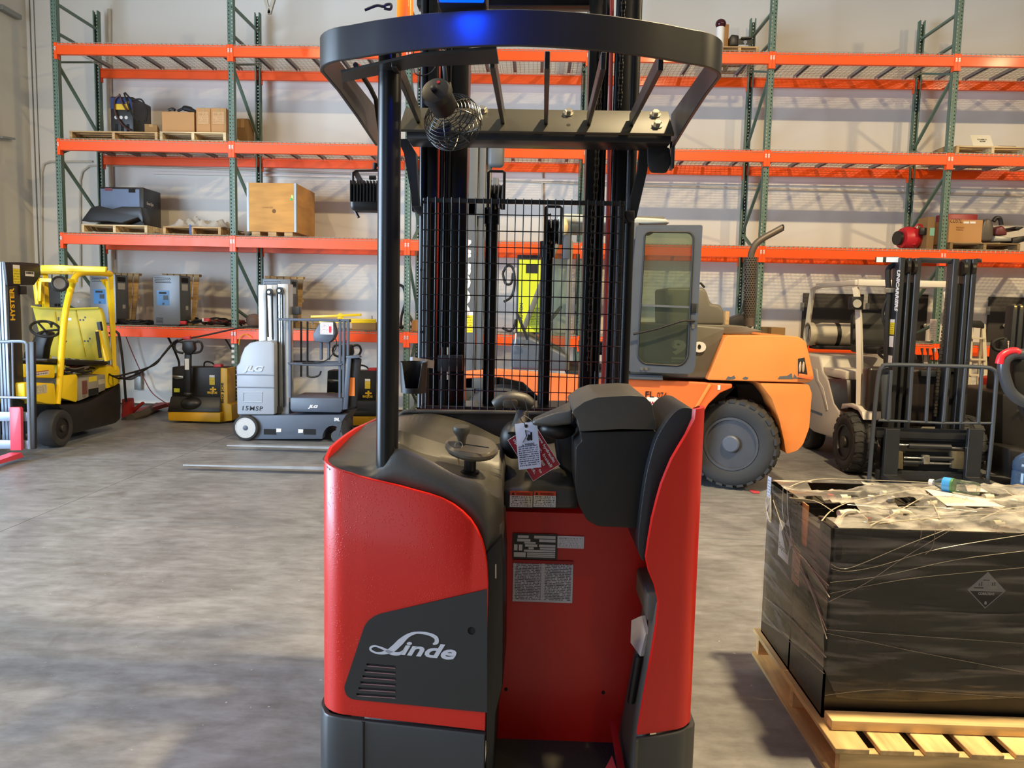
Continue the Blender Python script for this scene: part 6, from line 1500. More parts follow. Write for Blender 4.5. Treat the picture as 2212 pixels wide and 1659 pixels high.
for (x0, yy0, x1, yy1, mm) in ((105, 262, 158, 115, MATS['mast_yellow']), (197, 203, 265, 165, print_mat('number_plate', (226, 220, 210), (60, 56, 54), 1, dens=0.9))):
    p, q, r_ = mpt(x0, yy0, Xm + 0.013), mpt(x1, yy0, Xm + 0.013), mpt(x0, yy1, Xm + 0.013)
    plate('decal', p, (0, 1, 0), (0, 0, 1), q.y - p.y, r_.z - p.z, mm, head)
p, q = mpt(88, 548, Xm + 0.001), mpt(95, 295, Xm + 0.001)
text('lettering', 'HYSTER', mat('yellow_lettering', (230, 180, 20), 0.5, var=0), mr, V((Xm + 0.0005, mpt(118, 548).y, p.z)), (0, 0, 1), (0, -1, 0), w=q.z - p.z, h=mpt(118, 548).y - mpt(82, 548).y, bold=0.03, shear=0.0, depth=0.002)
MB().box((Xm - 0.03, mpt(150, 300).y, mpt(150, 345).z), (Xm + 0.02, mpt(195, 300).y, mpt(150, 280).z)).build('mast_stop', m_ybk, yf, bevel=0.004)
# carriage and load backrest
Yb2 = 8.02
def bpt(x, y): return at(*Z5(x, y), Y=Yb2)
LX = -6.42
MB().tube(smooth_pts([V((LX, Yb2, 0.05)), V((LX, Yb2, bpt(0, 770).z)), V((LX + 0.05, Yb2, bpt(0, 712).z)), bpt(-20, 715), bpt(100, 712), bpt(180, 714), bpt(205, 730), bpt(212, 770), bpt(222, 1150), bpt(230, 1550)], 5), 0.016, 8).build('backrest_frame', m_rail, yf)
MB().tube([V((LX, Yb2, bpt(0, 1150).z)), bpt(215, 1152)], 0.014, 8).build('backrest_rail', m_rail, yf)
for x in (95, -10, -110, -210): MB().tube([bpt(x, 715), bpt(x + 8, 1150)], 0.01, 8).build('backrest_bar', m_rail, yf)
sp_ = [bpt(222, 715), bpt(262, 715), bpt(272, 1550), bpt(232, 1552)]
MB().prism(sp_, (0, 0.04, 0)).build('backrest_plate', m_ybk, yf, bevel=0.004)
for yy0, yy1 in ((1260, 1335), (1480, 1550)):
    MB().prism([bpt(-280, yy0), bpt(222, yy0 + 5), bpt(225, yy1), bpt(-280, yy1)], (0, 0.05, 0)).build('carriage_bar', m_rail, yf, bevel=0.004)
m_rfork = mat('red_fork_paint', (206, 60, 78), 0.4, var=0.2)
fk = [at(*Z5(x, y), Y=Yb2 - 0.06) for x, y in ((72, 1225), (150, 1225), (160, 1240), (165, 1560), (80, 1560))]
MB().prism(fk, (0, 0.045, 0)).build('fork', m_rfork, yf, bevel=0.004)
fx0, fx1 = fk[4].x, fk[3].x
MB().prism([V((fx0, Yb2 - 0.02, 0.045)), V((fx0, Yb2 - 0.06, 0.10)), V((fx0, Yb2 - 0.95, 0.058)), V((fx0, Yb2 - 0.95, 0.045))], (fx1 - fx0, 0, 0)).build('fork', m_rfork, yf)
for X0 in (-6.3,): 
    MB().box((X0, Yb2 - 0.06, 0.05), (X0 + 0.1, Yb2 - 0.015, 0.55)).build('fork', m_rfork, yf, bevel=0.004)
    MB().box((X0, Yb2 - 0.95, 0.045), (X0 + 0.1, Yb2 - 0.06, 0.08)).build('fork', m_rfork, yf, bevel=0.004)

# ================================================================== hand pallet truck, red, behind the yellow forklift
hp_ = thing('hand_pallet_truck', 'red hand pallet truck with dark handle behind the yellow forklift', 'pallet truck', tuple(at(285, 903, z=0)))
m_rjack = mat('dull_red_paint', (150, 30, 26), 0.5, var=0.15); Yj = 11.0
MB().tube(smooth_pts([at(x, y, Y=Yj - 0.1) for x, y in ((272, 868), (266, 790), (258, 730), (254, 719), (246, 716), (236, 720))], 5), 0.018, 8).build('handle', m_ybk, hp_)
MB().prism([at(x, y, Y=Yj) for x, y in ((262, 862), (276, 862), (280, 905), (262, 906))], (0, 0.18, 0)).build('pump_body', m_rjack, hp_, bevel=0.015)
for x0 in (262,):
    p = at(x0, 900, Y=Yj + 0.1); MB().prism([p, p + V((0.0, 0, 0.05)), V((p.x + 0.1, Yj + 1.1, 0.12)), V((p.x + 0.1, Yj + 1.1, 0.06))], (0.15, 0, 0)).build('fork', m_rjack, hp_)
MB().prism([at(x, y, Y=Yj + 0.1) for x, y in ((278, 888), (306, 868), (309, 872), (280, 897))], (0, 0.06, 0)).build('leg', m_rjack, hp_, bevel=0.006)
lg_ = tag(MB().tube([at(282, 903, z=0.03), at(310, 894, z=0.05), at(340, 877, z=0.06)], 0.07, 10, flat=0.8).build('rubber_bump_log', mat('brown_grey_log', (86, 76, 66), 0.8), None), 'dark rounded bumper lying on the floor behind the red pallet truck', 'bumper')
MB().cyl(at(270, 908, Y=Yj - 0.02) + V((0, 0, 0)), at(270, 908, Y=Yj + 0.06), 0.05, 16).build('steer_wheel', m_rub, hp_)

# ================================================================== electric pallet jacks (two alike)
m_jy = mat('jack_yellow', (206, 156, 22), 0.45, var=0.1); m_jb = mat('jack_black', (30, 29, 29), 0.4, var=0.1)
Z2 = lambda x, y: (260 + x / 3.687, 560 + y / 3.687)
YJ = 10.82
pj_ = thing('electric_pallet_jack', 'electric pallet jack with looped tiller left of the grey personnel lift', 'pallet truck', (-4.5, 11.1, 0))
def jp(x, y, Y=YJ): return at(*Z2(x, y), Y=Y)
def jprism(name, pts, m, Y=YJ, d=0.5, bevel=0.015, parent=None): return MB().prism([jp(x, y, Y) for x, y in pts], (0, d, 0)).build(name, m, parent or pj_, bevel=bevel)
jprism('battery_box', [(412, 862), (420, 857), (840, 862), (850, 870), (852, 1120), (410, 1110)], m_jb, YJ + 0.12, 0.28)
lowc = MB().loft([[jp(405, 1088, YJ + 0.10), jp(800, 1090, YJ + 0.10), jp(800, 1090, YJ + 0.38), jp(405, 1088, YJ + 0.38)], [jp(385, 1170, YJ + 0.03), jp(798, 1172, YJ + 0.03), jp(798, 1172, YJ + 0.38), jp(385, 1170, YJ + 0.38)], [jp(374, 1218, YJ), jp(797, 1220, YJ), jp(797, 1220, YJ + 0.38), jp(374, 1218, YJ + 0.38)]]).build('drive_cover', m_jb, pj_, bevel=0.02)
MB().sphere(jp(575, 1150, YJ + 0.1), 0.165, 20, 12, (1.0, 0.8, 0.6)).build('cover_bulge', m_jb, pj_)
jprism('base', [(374, 1218), (797, 1221), (797, 1300), (378, 1288)], m_jy, YJ - 0.005, 0.40, 0.02)
jprism('side_frame', [(797, 865), (852, 868), (855, 1150), (885, 1160), (890, 1285), (797, 1300)], m_jy, YJ + 0.10, 0.30, 0.01)
MB().bar(jp(540, 755, YJ - 0.02), jp(536, 1085, YJ + 0.0), 0.12 * 0.75, 0.05, up=(0, 1, 0)).build('tiller_arm', m_jb, pj_, bevel=0.01)
plate('decal', jp(514, 880, YJ - 0.05), (1, 0, 0), (0, 0, 1), 0.06, 0.155, mat('white_tape', (214, 214, 210), 0.5), pj_)
MB().sphere(jp(538, 1075, YJ - 0.02), 0.055, 14, 10, (1.1, 0.8, 0.7)).build('tiller_pivot', m_jb, pj_)
jprism('tiller_head', [(490, 650), (580, 650), (592, 720), (565, 760), (510, 760), (486, 720)], m_jb, YJ - 0.08, 0.09, 0.02)
for s in (0, 1):
    c = 540; f = lambda x: x if s == 0 else 2 * c - x + 5
    MB().tube(smooth_pts([jp(f(x), y, YJ - 0.05) for x, y in ((500, 662), (462, 655), (440, 668), (432, 700), (450, 735), (500, 748))], 4), 0.016, 8).build('tiller_loop', m_jb, pj_)
jprism('tiller_cap', [(497, 618), (553, 612), (556, 640), (497, 640)], mat('jack_red', (190, 40, 40), 0.45), YJ - 0.07, 0.05, 0.008)
jprism('battery_plug', [(740, 838), (800, 836), (803, 868), (738, 868)], MATS['jack_red'], YJ + 0.2, 0.1, 0.008)
MB().tube(smooth_pts([jp(x, y, YJ + 0.25) for x, y in ((670, 870), (668, 830), (690, 815), (730, 825), (750, 845))], 4), 0.012, 8).build('battery_lead', m_rub, pj_)
plate('decal', jp(710, 1000, YJ + 0.115), (1, 0, 0), (0, 0, 1), 0.075, 0.14, print_mat('jack_label', (222, 190, 40), (120, 100, 30), 8, head=((220, 216, 210), 0.75)), pj_)
plate('decal', jp(427, 1058, YJ + 0.115), (1, 0, 0), (0, 0, 1), 0.085, 0.055, mat('yellow_green_label', (190, 196, 60), 0.5), pj_)
jprism('key_switch', [(414, 925), (500, 930), (500, 950), (440, 955), (414, 940)], m_zinc, YJ + 0.09, 0.04, 0.004)
a = jp(694, 1075, YJ + 0.115); text('lettering', 'BIGJOE', MATS['yellow_lettering'], pj_, a, (1, 0, 0), (0, 0, 1), w=0.14, h=0.04, bold=0.03, depth=0.003)
MB().cbox(jp(738, 1036, YJ + 0.114), (0.09, 0.006, 0.022)).cbox(jp(738, 1036, YJ + 0.114), (0.025, 0.006, 0.07)).build('cross_emblem', MATS['yellow_lettering'], pj_, smooth=0)
a = jp(812, 1145, YJ + 0.098); text('lettering', 'BIG JOE', m_ink, pj_, a + V((0.03, 0, 0)), (0, 0, 1), (-1, 0, 0), w=0.29, h=0.045, bold=0.03, depth=0.003)
MB().cyl((-4.62, 11.0, 0.07), (-4.50, 11.0, 0.07), 0.07, 20).build('drive_wheel', m_rub, pj_)
for X0 in (-4.84, -4.58): MB().box((X0, 11.15, 0.05), (X0 + 0.15, 12.3, 0.11)).build('fork', m_jy, pj_, bevel=0.006)
pj2 = copy_tree(pj_, None, V((-4.5 + 2.22, 11.1, 0)))
pj2['label'] = 'electric pallet jack half hidden behind the personnel lift cage and guard post'

# ================================================================== grey personnel lift
m_lg = mat('lift_grey_plastic', (150, 156, 166), 0.42, var=0.06); m_lb = mat('lift_blue_grey', (74, 82, 96), 0.45, var=0.1); m_al = mat('aluminium', (196, 196, 196), 0.35, 0.6, var=0.08)
YL = 9.58
jl = thing('personnel_lift', 'grey single mast personnel lift with caged platform in front of the rack', 'lift', (-3.1, 9.9, 0))
def lp_(x, y, Y=YL): return at(*Z2(x, y), Y=Y)
def lprism(name, pts, m, Y=YL, d=0.6, bevel=0.012, parent=None, rnd=0):
    q = rounded(pts, rnd, 4) if rnd else pts
    return MB().prism([lp_(x, y, Y) for x, y in q], (0, d, 0)).build(name, m, parent or jl, bevel=bevel)
arch = [(1615 + 75 - 82 * math.cos(PI * k / 10), 1430 - 105 * math.sin(PI * k / 10)) for k in range(11)]
base = lprism('base', [(945, 1245), (1797, 1240), (1760, 1300), (1758, 1432)] + [p for p in reversed([(a, b) for a, b in arch if a < 1757])] + [(1070, 1432), (1060, 1425)], m_lb, YL + 0.02, 0.65, 0.01)
for x0, x1 in ((1142, 1240), (1460, 1556)): lprism('fork_pocket', [(x0, 1352), (x1, 1354), (x1, 1398), (x0, 1396)], m_hole, YL + 0.016, 0.01, 0, base)
for x, y in ((1262, 1362), (1436, 1368)): lprism('tape', [(x - 20, y - 14), (x + 20, y - 12), (x + 18, y + 14), (x - 20, y + 16)], MATS['white_tape'], YL + 0.012, 0.004, 0, base)
p = lp_(1725, 1275, YL + 0.016); text('lettering', 'SWL', m_white, base, lp_(1704, 1290, YL + 0.018), (1, 0, 0), (0, 0, 1), w=0.065, h=0.045, bold=0.05, depth=0.002)
wheel(jl, tuple(lp_(1003, 1352, YL - 0.0).xy) + (0.165,), (0, -1, 0), 0.16, 0.07, mat('pale_rim', (176, 172, 166), 0.45, 0.3), MATS['grey_hub'], 0, 0, rimr=0.78)
wheel(jl, (lp_(1003, 1352, YL).x, YL + 0.62, 0.165), (0, 1, 0), 0.16, 0.07, MATS['pale_rim'], MATS['grey_hub'], 0, 0, rimr=0.78)
for dy in (0.02, 0.55):
    c_ = lp_(1722, 1385, YL); MB().cyl((c_.x, YL + dy, 0.08), (c_.x, YL + dy + 0.05, 0.08), 0.075, 20).build('caster_wheel', MATS['grey_rim'], jl)
    MB().bar((c_.x, YL + dy + 0.025, 0.09), (c_.x + 0.04, YL + dy + 0.025, 0.26), 0.06, 0.05).build('caster_fork', MATS['grey_rim'], jl)
cov = lprism('battery_cover', [(928, 1240), (922, 915), (920, 850), (945, 830), (958, 770), (985, 705), (1030, 665), (1090, 652), (1200, 652), (1226, 668), (1228, 1240)], m_lg, YL, 0.55, 0.035)
for y in (918, 1018): MB().tube([lp_(920, y, YL - 0.004), lp_(1226, y + 3, YL - 0.004)], 0.008, 6).build('cover_seam', mat('seam_grey', (118, 124, 134), 0.5), cov)
m_emb = mat('embossed_grey', (176, 182, 192), 0.42, var=0)
a = lp_(972, 905, YL - 0.0); text('lettering', 'JLG', m_emb, cov, a, (1, 0, 0), (0, 0, 1), w=0.27, h=0.095, bold=0.05, shear=0.3, depth=0.012)
a = lp_(972, 1203, YL); text('lettering', '15MSP', m_ink, cov, a, (1, 0, 0), (0, 0, 1), w=0.26, h=0.055, bold=0.012, shear=0.1, depth=0.003, spacing=1.15)
fr_ = [lp_(x, y, YL - 0.002) for x, y in ((980, 1060), (1132, 1060), (1128, 1138), (980, 1135))]
MB().tube(fr_, 0.006, 6, closed=True).build('label_recess', m_emb, cov)
# mast columns
def lvert(name, x0, x1, y0, y1, Y, d, m, parent=None, bevel=0.004):
    a, b_ = lp_(x0, 500, Y), lp_(x1, 500, Y); z0, z1 = lp_(x0, y1, Y).z, lp_(x0, y0, Y).z
    return MB().box((a.x, Y, z0), (b_.x, Y + d, z1)).build(name, m, parent or jl, bevel=bevel)
for x0, x1, y0, Y in ((1102, 1160, 204, YL + 0.18), (1166, 1250, 202, YL + 0.20), (1256, 1338, 196, YL + 0.16), (1180, 1215, 206, YL + 0.19)):
    lvert('mast_column', x0, x1, y0, 1230, Y, 0.2, m_al)
for x in (1188, 1270):
    c_ = lp_(x, 262 if x < 1200 else 250, YL + 0.13); MB().lathe([(0.012, -0.01), (0.045, -0.012), (0.035, 0), (0.045, 0.012), (0.012, 0.01)], c_, (0, 1, 0), 20).build('pulley', m_rub, jl); MB().cyl(c_ + V((0, -0.03, 0)), c_ + V((0, -0.012, 0)), 0.018, 12).build('pulley_nut', m_zinc, jl)
for x0, x1, ye in ((1164, 1178, 620), (1208, 1215, 640), (1252, 1262, 1200), (1292, 1300, 1180)):
    MB().tube([lp_(x0, 270, YL + 0.125), lp_((x0 + x1) / 2, (270 + ye) / 2, YL + 0.13), lp_(x1, ye, YL + 0.13)], 0.011, 6).build('lift_cable', m_rub, jl)
MB().cyl(lp_(1262, 1200, YL + 0.1), lp_(1262, 1200, YL + 0.16), 0.05, 16).build('lower_pulley', m_rub, jl)
lvert('mast_motor', 1360, 1425, 375, 440, YL + 0.3, 0.12, m_lb, None, 0.02)
# platform
Yp = YL + 0.05
def lbar(name, x0, y0, x1, y1, w=0.035, t=0.03, Y=Yp, m=m_lb, Y1=None): return MB().bar(lp_(x0, y0, Y), lp_(x1, y1, Y if Y1 is None else Y1), w, t).build(name, m, jl, bevel=0.004, seg=1)
Yq = Yp + 0.5
lbar('rail', 1255, 478, 1826, 486); lbar('rail', 1330, 478, 1826, 492, Y=Yq)
lbar('rail', 1340, 830, 1760, 838); lbar('rail', 1340, 815, 1800, 822, Y=Yq)
for x0, x1 in ((1352, 1352), (1750, 1748)):
    lbar('post', x0, 480, x1, 1105)
for x0 in (1365, 1812): lbar('post', x0, 484, x0 - 2, 1095, Y=Yq)
lbar('post', 1815, 486, 1812, 770); lbar('post', 1782, 490, 1778, 1100, 0.05)
lbar('rail', 1826, 486, 1826, 492, Y1=Yq); lbar('rail', 1345, 478, 1345, 480, Y1=Yq)
MB().tube(smooth_pts([lp_(x, y, Yp - 0.03) for x, y in ((1340, 822), (1350, 830), (1440, 838), (1600, 845), (1740, 842), (1765, 835))], 4), 0.012, 8).build('chest_rail', m_lb, jl)
for x in (1440, 1490): MB().tube([lp_(x, 495, Yp + 0.3), lp_(x, 935, Yp + 0.3)], 0.014, 8).build('inner_post', m_jb, jl)
MB().tube(smooth_pts([lp_(x, y, Yp + 0.28) for x, y in ((1490, 930), (1530, 940), (1580, 925), (1598, 890))], 4), 0.012, 8).build('inner_rail', m_jb, jl)
tr_ = lprism('platform_tray', [(1350, 1100), (1772, 1105), (1772, 1190), (1755, 1224), (1365, 1218), (1350, 1195)], m_lb, Yp - 0.03, 0.6, 0.02)
a = lp_(1495, 1190, Yp - 0.032); text('lettering', 'JLG', m_white, tr_, a, (1, 0, 0), (0, 0, 1), w=0.125, h=0.048, bold=0.05, shear=0.3, depth=0.002)
cbx = lprism('control_box', [(1590, 500), (1690, 500), (1712, 590), (1690, 640), (1655, 668), (1540, 655), (1532, 595)], m_lb, Yp - 0.02, 0.16, 0.012)
plate('decal', lp_(1592, 598, Yp - 0.021), (1, 0, 0), (0, 0, 1), 0.16, 0.15, print_mat('control_label', (218, 214, 216), (150, 130, 136), 9), cbx)
plate('decal', lp_(1662, 585, Yp - 0.024), (1, 0, 0), (0, 0, 1), 0.028, 0.08, mat('red_strip', (200, 30, 50), 0.5, var=0), cbx)
for x in (1600, 1660): lbar('control_leg', x, 660, x, 800, 0.05, 0.03, Yp + 0.1)
MB().tube(smooth_pts([lp_(x, y, Yp - 0.04) for x, y in ((1705, 625), (1722, 660), (1710, 720), (1660, 790), (1580, 825), (1450, 828))], 5), 0.007, 6).build('control_cable', m_rub, jl)
gt = lprism('gate_panel', [(1800, 790), (1838, 780), (1808, 1195), (1770, 1200)], m_lb, Yp - 0.02, 0.04, 0.006)
lprism('gate_panel', [(1838, 780), (1918, 790), (1880, 1180), (1812, 1200)], m_jb, Yp + 0.04, 0.05, 0.02)
lprism('gate_top', [(1795, 770), (1900, 765), (1912, 785), (1800, 795)], m_lb, Yp - 0.02, 0.1, 0.006)
plate('decal', lp_(1822, 1088, Yp + 0.03), (1, 0, 0), (0, 0, 1), 0.07, 0.23, mat('orange_tape', (214, 118, 40), 0.55), gt)
# ---------- cables and wall boxes
ob = tag(MB().box(at(290, 842, Y=WALL_Y - 0.08), at(309, 800, Y=WALL_Y)).build('wall_outlet', m_gal, None, bevel=0.006), 'grey outlet box low on the wall behind the charging cables', 'outlet')
MB().cyl(at(297, 808, Y=WALL_Y - 0.14), at(297, 808, Y=WALL_Y - 0.08), 0.04, 14).build('socket', m_rub, ob)
def cable(pts, r_, m, label, name='charging_cable', n=6): return tag(MB().tube(smooth_pts(pts, n), r_, 8).build(name, m), label, 'cable')
cable([at(*Z5(845, 965), X=XY - 0.1), at(262, 818, Y=9.9), at(300, 806, Y=10.3), at(340, 780, Y=10.6), at(372, 745, Y=10.75), at(388, 735, Y=10.78), at(440, 725, Y=11.0), at(520, 708, Y=11.1), at(560, 704, Y=11.2)], 0.012, m_rub, 'thick black charging cable rising from the yellow forklift to the second rack bay')
cable([at(*Z5(840, 960), X=XY - 0.05), at(255, 812, Y=9.8), at(330, 790, Y=10.4), at(352, 766, Y=10.6), at(372, 742, Y=10.72), at(384, 734, Y=10.72)], 0.012, m_rub, 'black cable looping from the yellow forklift battery to the pallet jack tiller')
cable([at(*Z5(940, 995), X=XY + 0.05), at(285, 818, Y=11.5), at(299, 808, Y=12.4)], 0.02, m_rub, 'short black cable plugged into the wall outlet')
cable([at(262, 700, Y=12.3), at(285, 760, Y=12.4), at(310, 815, Y=12.45), at(330, 850, Y=12.4), at(364, 874, Y=11.6)], 0.008, mat('thin_red_wire', (140, 50, 44), 0.5), 'thin red wire hanging down the wall behind the pallet jack', n=5)
cable([at(362, 726, Y=11.3), at(376, 755, Y=11.4), at(386, 780, Y=11.5), at(387, 792, Y=11.3)], 0.016, m_rub, 'short black cable dropping from the lowest shelf to the left pallet jack')
cable([at(484, 728, Y=11.4), at(495, 745, Y=11.4), at(500, 755, Y=11.4)], 0.012, m_rub, 'short black cable under the lowest beam beside the striped post')
# ================================================================== goods on the rack
m_wood = wood_mat('pallet_wood', (190, 156, 108), (3, 26, 26)); m_wood2 = wood_mat('pale_pallet_wood', (214, 190, 146), (3, 26, 26)); m_wood3 = wood_mat('grey_pallet_wood', (140, 116, 80), (3, 26, 26))
m_card = mat('cardboard', (186, 138, 88), 0.8, var=0.08, scale=3); m_card2 = mat('dark_cardboard', (150, 116, 70), 0.8, var=0.1)
m_tape = mat('packing_tape', (176, 140, 92), 0.3)
def deckz(l): return LEV[l] + 0.003
def pallet(x0, x1, l, Yf, depth, h, label, m=m_wood, z=None, nb=7, yref=None):
    z = deckz(l) if z is None else z
    a, b_ = at(x0, yref or 300, Y=Yf).x, at(x1, yref or 300, Y=Yf).x
    t = thing('pallet', label, 'pallet', ((a + b_) / 2, Yf + depth / 2, z))
    w = b_ - a; bt_ = 0.018
    for k in range(3):
        x = a + (w - 0.04) * k / 2
        sh = h - 2 * bt_
        MB().prism([V((x, Yf, z + bt_)), V((x, Yf, z + bt_ + sh)), V((x, Yf + depth, z + bt_ + sh)), V((x, Yf + depth, z + bt_)), V((x, Yf + depth * .8, z + bt_)), V((x, Yf + depth * .77, z + bt_ + 0.035)), V((x, Yf + depth * .62, z + bt_ + 0.035)), V((x, Yf + depth * .59, z + bt_)), V((x, Yf + depth * .41, z + bt_)), V((x, Yf + depth * .38, z + bt_ + 0.035)), V((x, Yf + depth * .23, z + bt_ + 0.035)), V((x, Yf + depth * .2, z + bt_))], (0.04, 0, 0)).build('stringer', m, t, smooth=0)
    bw = depth / (nb + (nb - 1) * 0.45)
    for k in range(nb):
        y = Yf + (depth - bw) * k / (nb - 1)
        bx('board', (a, y, z + h - bt_), (b_, y + bw, z + h), m, t, bevel=0.002, seg=1)
    for k in (0, 2, 4):
        y = Yf + (depth - bw) * k / 4
        bx('bottom_board', (a, y, z), (b_, y + bw, z + bt_), m, t, seg=1)
    t['top'] = z + h
    return t
def carton(name, x0, x1, ytop, ybot, Yf, depth, label, m=m_card, z=None, cat='box', tape=True, skew=0.0):
    a, b_ = at(x0, ybot, Y=Yf), at(x1, ybot, Y=Yf); zt = at(x0, ytop, Y=Yf).z; z0 = a.z if z is None else z
    t = thing(name, label, cat, ((a.x + b_.x) / 2, Yf + depth / 2, z0), skew)
    w, h = b_.x - a.x, zt - z0
    MB().box((-w / 2, -depth / 2, 0), (w / 2, depth / 2, h)).build('box_body', m, t, False, bevel=0.004, seg=1)
    if tape:
        MB().box((-0.025, -depth / 2 - 0.002, h * 0.72), (0.025, -depth / 2, h + 0.002)).build('tape', m_tape, t, False)
        MB().box((-0.025, -depth / 2 - 0.002, h), (0.025, depth / 2, h + 0.002)).build('tape', m_tape, t, False)
    return t
# ---- third level, left bay
pA_ = pallet(150, 340, 2, 11.34, 1.0, 0.125, 'worn pallet under the black plasma cutter', yref=290)
zA = pA_['top']
pc = thing('plasma_cutter', 'black plasma cutter with blue and yellow panel and coiled hoses on a pallet', 'machine', tuple(V((at(262, 250, Y=11.6).x, 11.8, zA))))
a, b_ = at(239, 280, Y=11.6), at(289, 280, Y=11.6); zt = at(239, 208, Y=11.6).z
MB().box((a.x, 11.6, zA), (b_.x, 12.15, zt)).build('housing', m_jb, pc, bevel=0.02)
MB().box((a.x + 0.015, 11.59, zt - 0.18), (b_.x - 0.015, 11.6, zt - 0.02)).build('panel', mat('panel_navy', (30, 50, 100), 0.4), pc)
MB().box((a.x + 0.07, 11.585, zt - 0.19), (b_.x - 0.06, 11.592, zt - 0.11)).build('panel', mat('panel_yellow', (220, 180, 40), 0.4), pc)
for k in range(3):
    MB().lathe([(0.001, 0.012), (0.024, 0.01), (0.026, 0)], (a.x + 0.09 + k * 0.075, 11.598, zt - 0.30), (0, -1, 0), 16).build('gauge', mat('gauge_white', (200, 200, 200), 0.4), pc)
    MB().box((a.x + 0.07 + k * 0.085, 11.595, zA + 0.04), (a.x + 0.11 + k * 0.085, 11.602, zA + 0.16)).build('vent', m_hole, pc)
MB().cyl((a.x + 0.27, 11.595, zt - 0.09), (a.x + 0.27, 11.575, zt - 0.09), 0.022, 14).build('knob', m_jy, pc)
for pts, mm in (([(258, 206), (248, 216), (248, 240), (258, 262), (272, 276), (282, 281)], mat('maroon_hose', (70, 36, 40), 0.4)), ([(268, 201), (276, 225), (284, 245), (300, 262)], m_rub), ([(270, 200), (285, 214), (305, 215), (315, 232), (317, 250), (312, 268)], m_rub), ([(258, 203), (264, 222), (275, 240)], MATS['maroon_hose'])):
    MB().tube(smooth_pts([at(x, y, Y=11.56) for x, y in pts], 5), 0.012, 8).build('hose', mm, pc)
carton('cardboard_box', 306, 331, 268, 299, 11.45, 0.30, 'small open cardboard box beside the plasma cutter', m_card2, zA, skew=0.35)
pB_ = pallet(345, 488, 2, 11.32, 0.72, 0.13, 'clean pale pallet carrying three cartons', m_wood2, yref=290); zB = pB_['top']
cb1 = carton('cardboard_box', 350, 420, 241, 279, 11.45, 0.45, 'wide cardboard box with dark parts on top, on the pale pallet', m_card, zB, tape=False)
pt = tag(MB().tube(smooth_pts([at(x, y, Y=11.6) for x, y in ((384, 240), (398, 234), (412, 237), (424, 243))], 4), [0.02] * 4 + [0.04] * 5 + [0.03] * 4, 8).build('dark_hose_part', m_rub), 'dark curved rubber part lying on the wide cardboard box', 'part')
tag(MB().tube(smooth_pts([at(x, y, Y=11.55) for x, y in ((364, 238), (372, 235), (378, 238))], 4), 0.02, 8).build('small_metal_part', m_ybk), 'small dark metal part on the left of the wide cardboard box', 'part')
pr1 = print_mat('carton_print', (198, 152, 100), (120, 84, 50), 7, dens=0.3)
for x0, x1, lb in ((424, 455, 'tall printed carton, left of the pair on the pale pallet'), (456, 489, 'tall printed carton, right of the pair beside the green rack post')):
    c_ = carton('cardboard_carton', x0, x1, 233, 279, 11.4, 0.34, lb, m_card, zB)
    p = at(x0 + 4, 268, Y=11.396); plate('print', p, (1, 0, 0), (0, 0, 1), (x1 - x0 - 8) / 1691 * 11.5, 0.17, pr1, c_)
carton('cardboard_carton', 512, 537, 256, 303, 12.06, 0.24, 'dark carton standing just right of the second rack post', m_card2, deckz(2))
# ---- second level, left bay
pC_ = pallet(176, 318, 1, 11.33, 1.0, 0.125, 'pallet under the black battery case and fender', m_wood2, yref=495); zC = pC_['top']
bc = thing('battery_case', 'black battery case with grey blue lining standing on a pallet', 'case', tuple(V((at(270, 450, Y=11.75).x, 11.9, zC))))
a, b_ = at(216, 480, Y=11.75), at(311, 480, Y=11.75); zt = at(216, 403, Y=11.75).z
MB().box((a.x, 11.76, zC), (b_.x, 12.3, zt)).build('case_body', m_jb, bc, bevel=0.012)
MB().box((a.x + 0.02, 11.75, zC + 0.12), (b_.x - 0.06, 11.765, zt - 0.03)).build('lining', mat('lining_blue', (92, 104, 126), 0.4, 0.3), bc)
MB().box((a.x + 0.09, 11.745, zt - 0.06), (a.x + 0.2, 11.77, zt - 0.02)).build('handle_slot', mat('slot_red', (110, 40, 50), 0.5), bc)
MB().box((b_.x - 0.22, 11.745, zt - 0.08), (b_.x - 0.12, 11.77, zt - 0.02)).build('handle_slot', m_hole, bc)
text('lettering', 'EnerSys', m_white, bc, V((b_.x + 0.001, 11.85, zC + 0.34)), (0, 1, 0), (0, 0, 1), w=0.2, h=0.06, bold=0.0, depth=0.002)
fd = MB().prism([at(x, y, Y=11.5) for x, y in ((175, 477), (196, 448), (212, 444), (240, 452), (262, 446), (304, 447), (309, 470), (308, 482), (298, 470), (262, 482), (230, 478), (215, 478))], (0, 0.22, 0)).build('plastic_fender', mat('fender_black', (34, 34, 36), 0.4), None, bevel=0.012)
tag(fd, 'dark moulded fender lying in front of the battery case', 'fender')
pD_ = pallet(352, 477, 1, 11.36, 0.95, 0.12, 'older pallet with crumpled plastic film on it', m_wood, yref=495); zD = pD_['top']
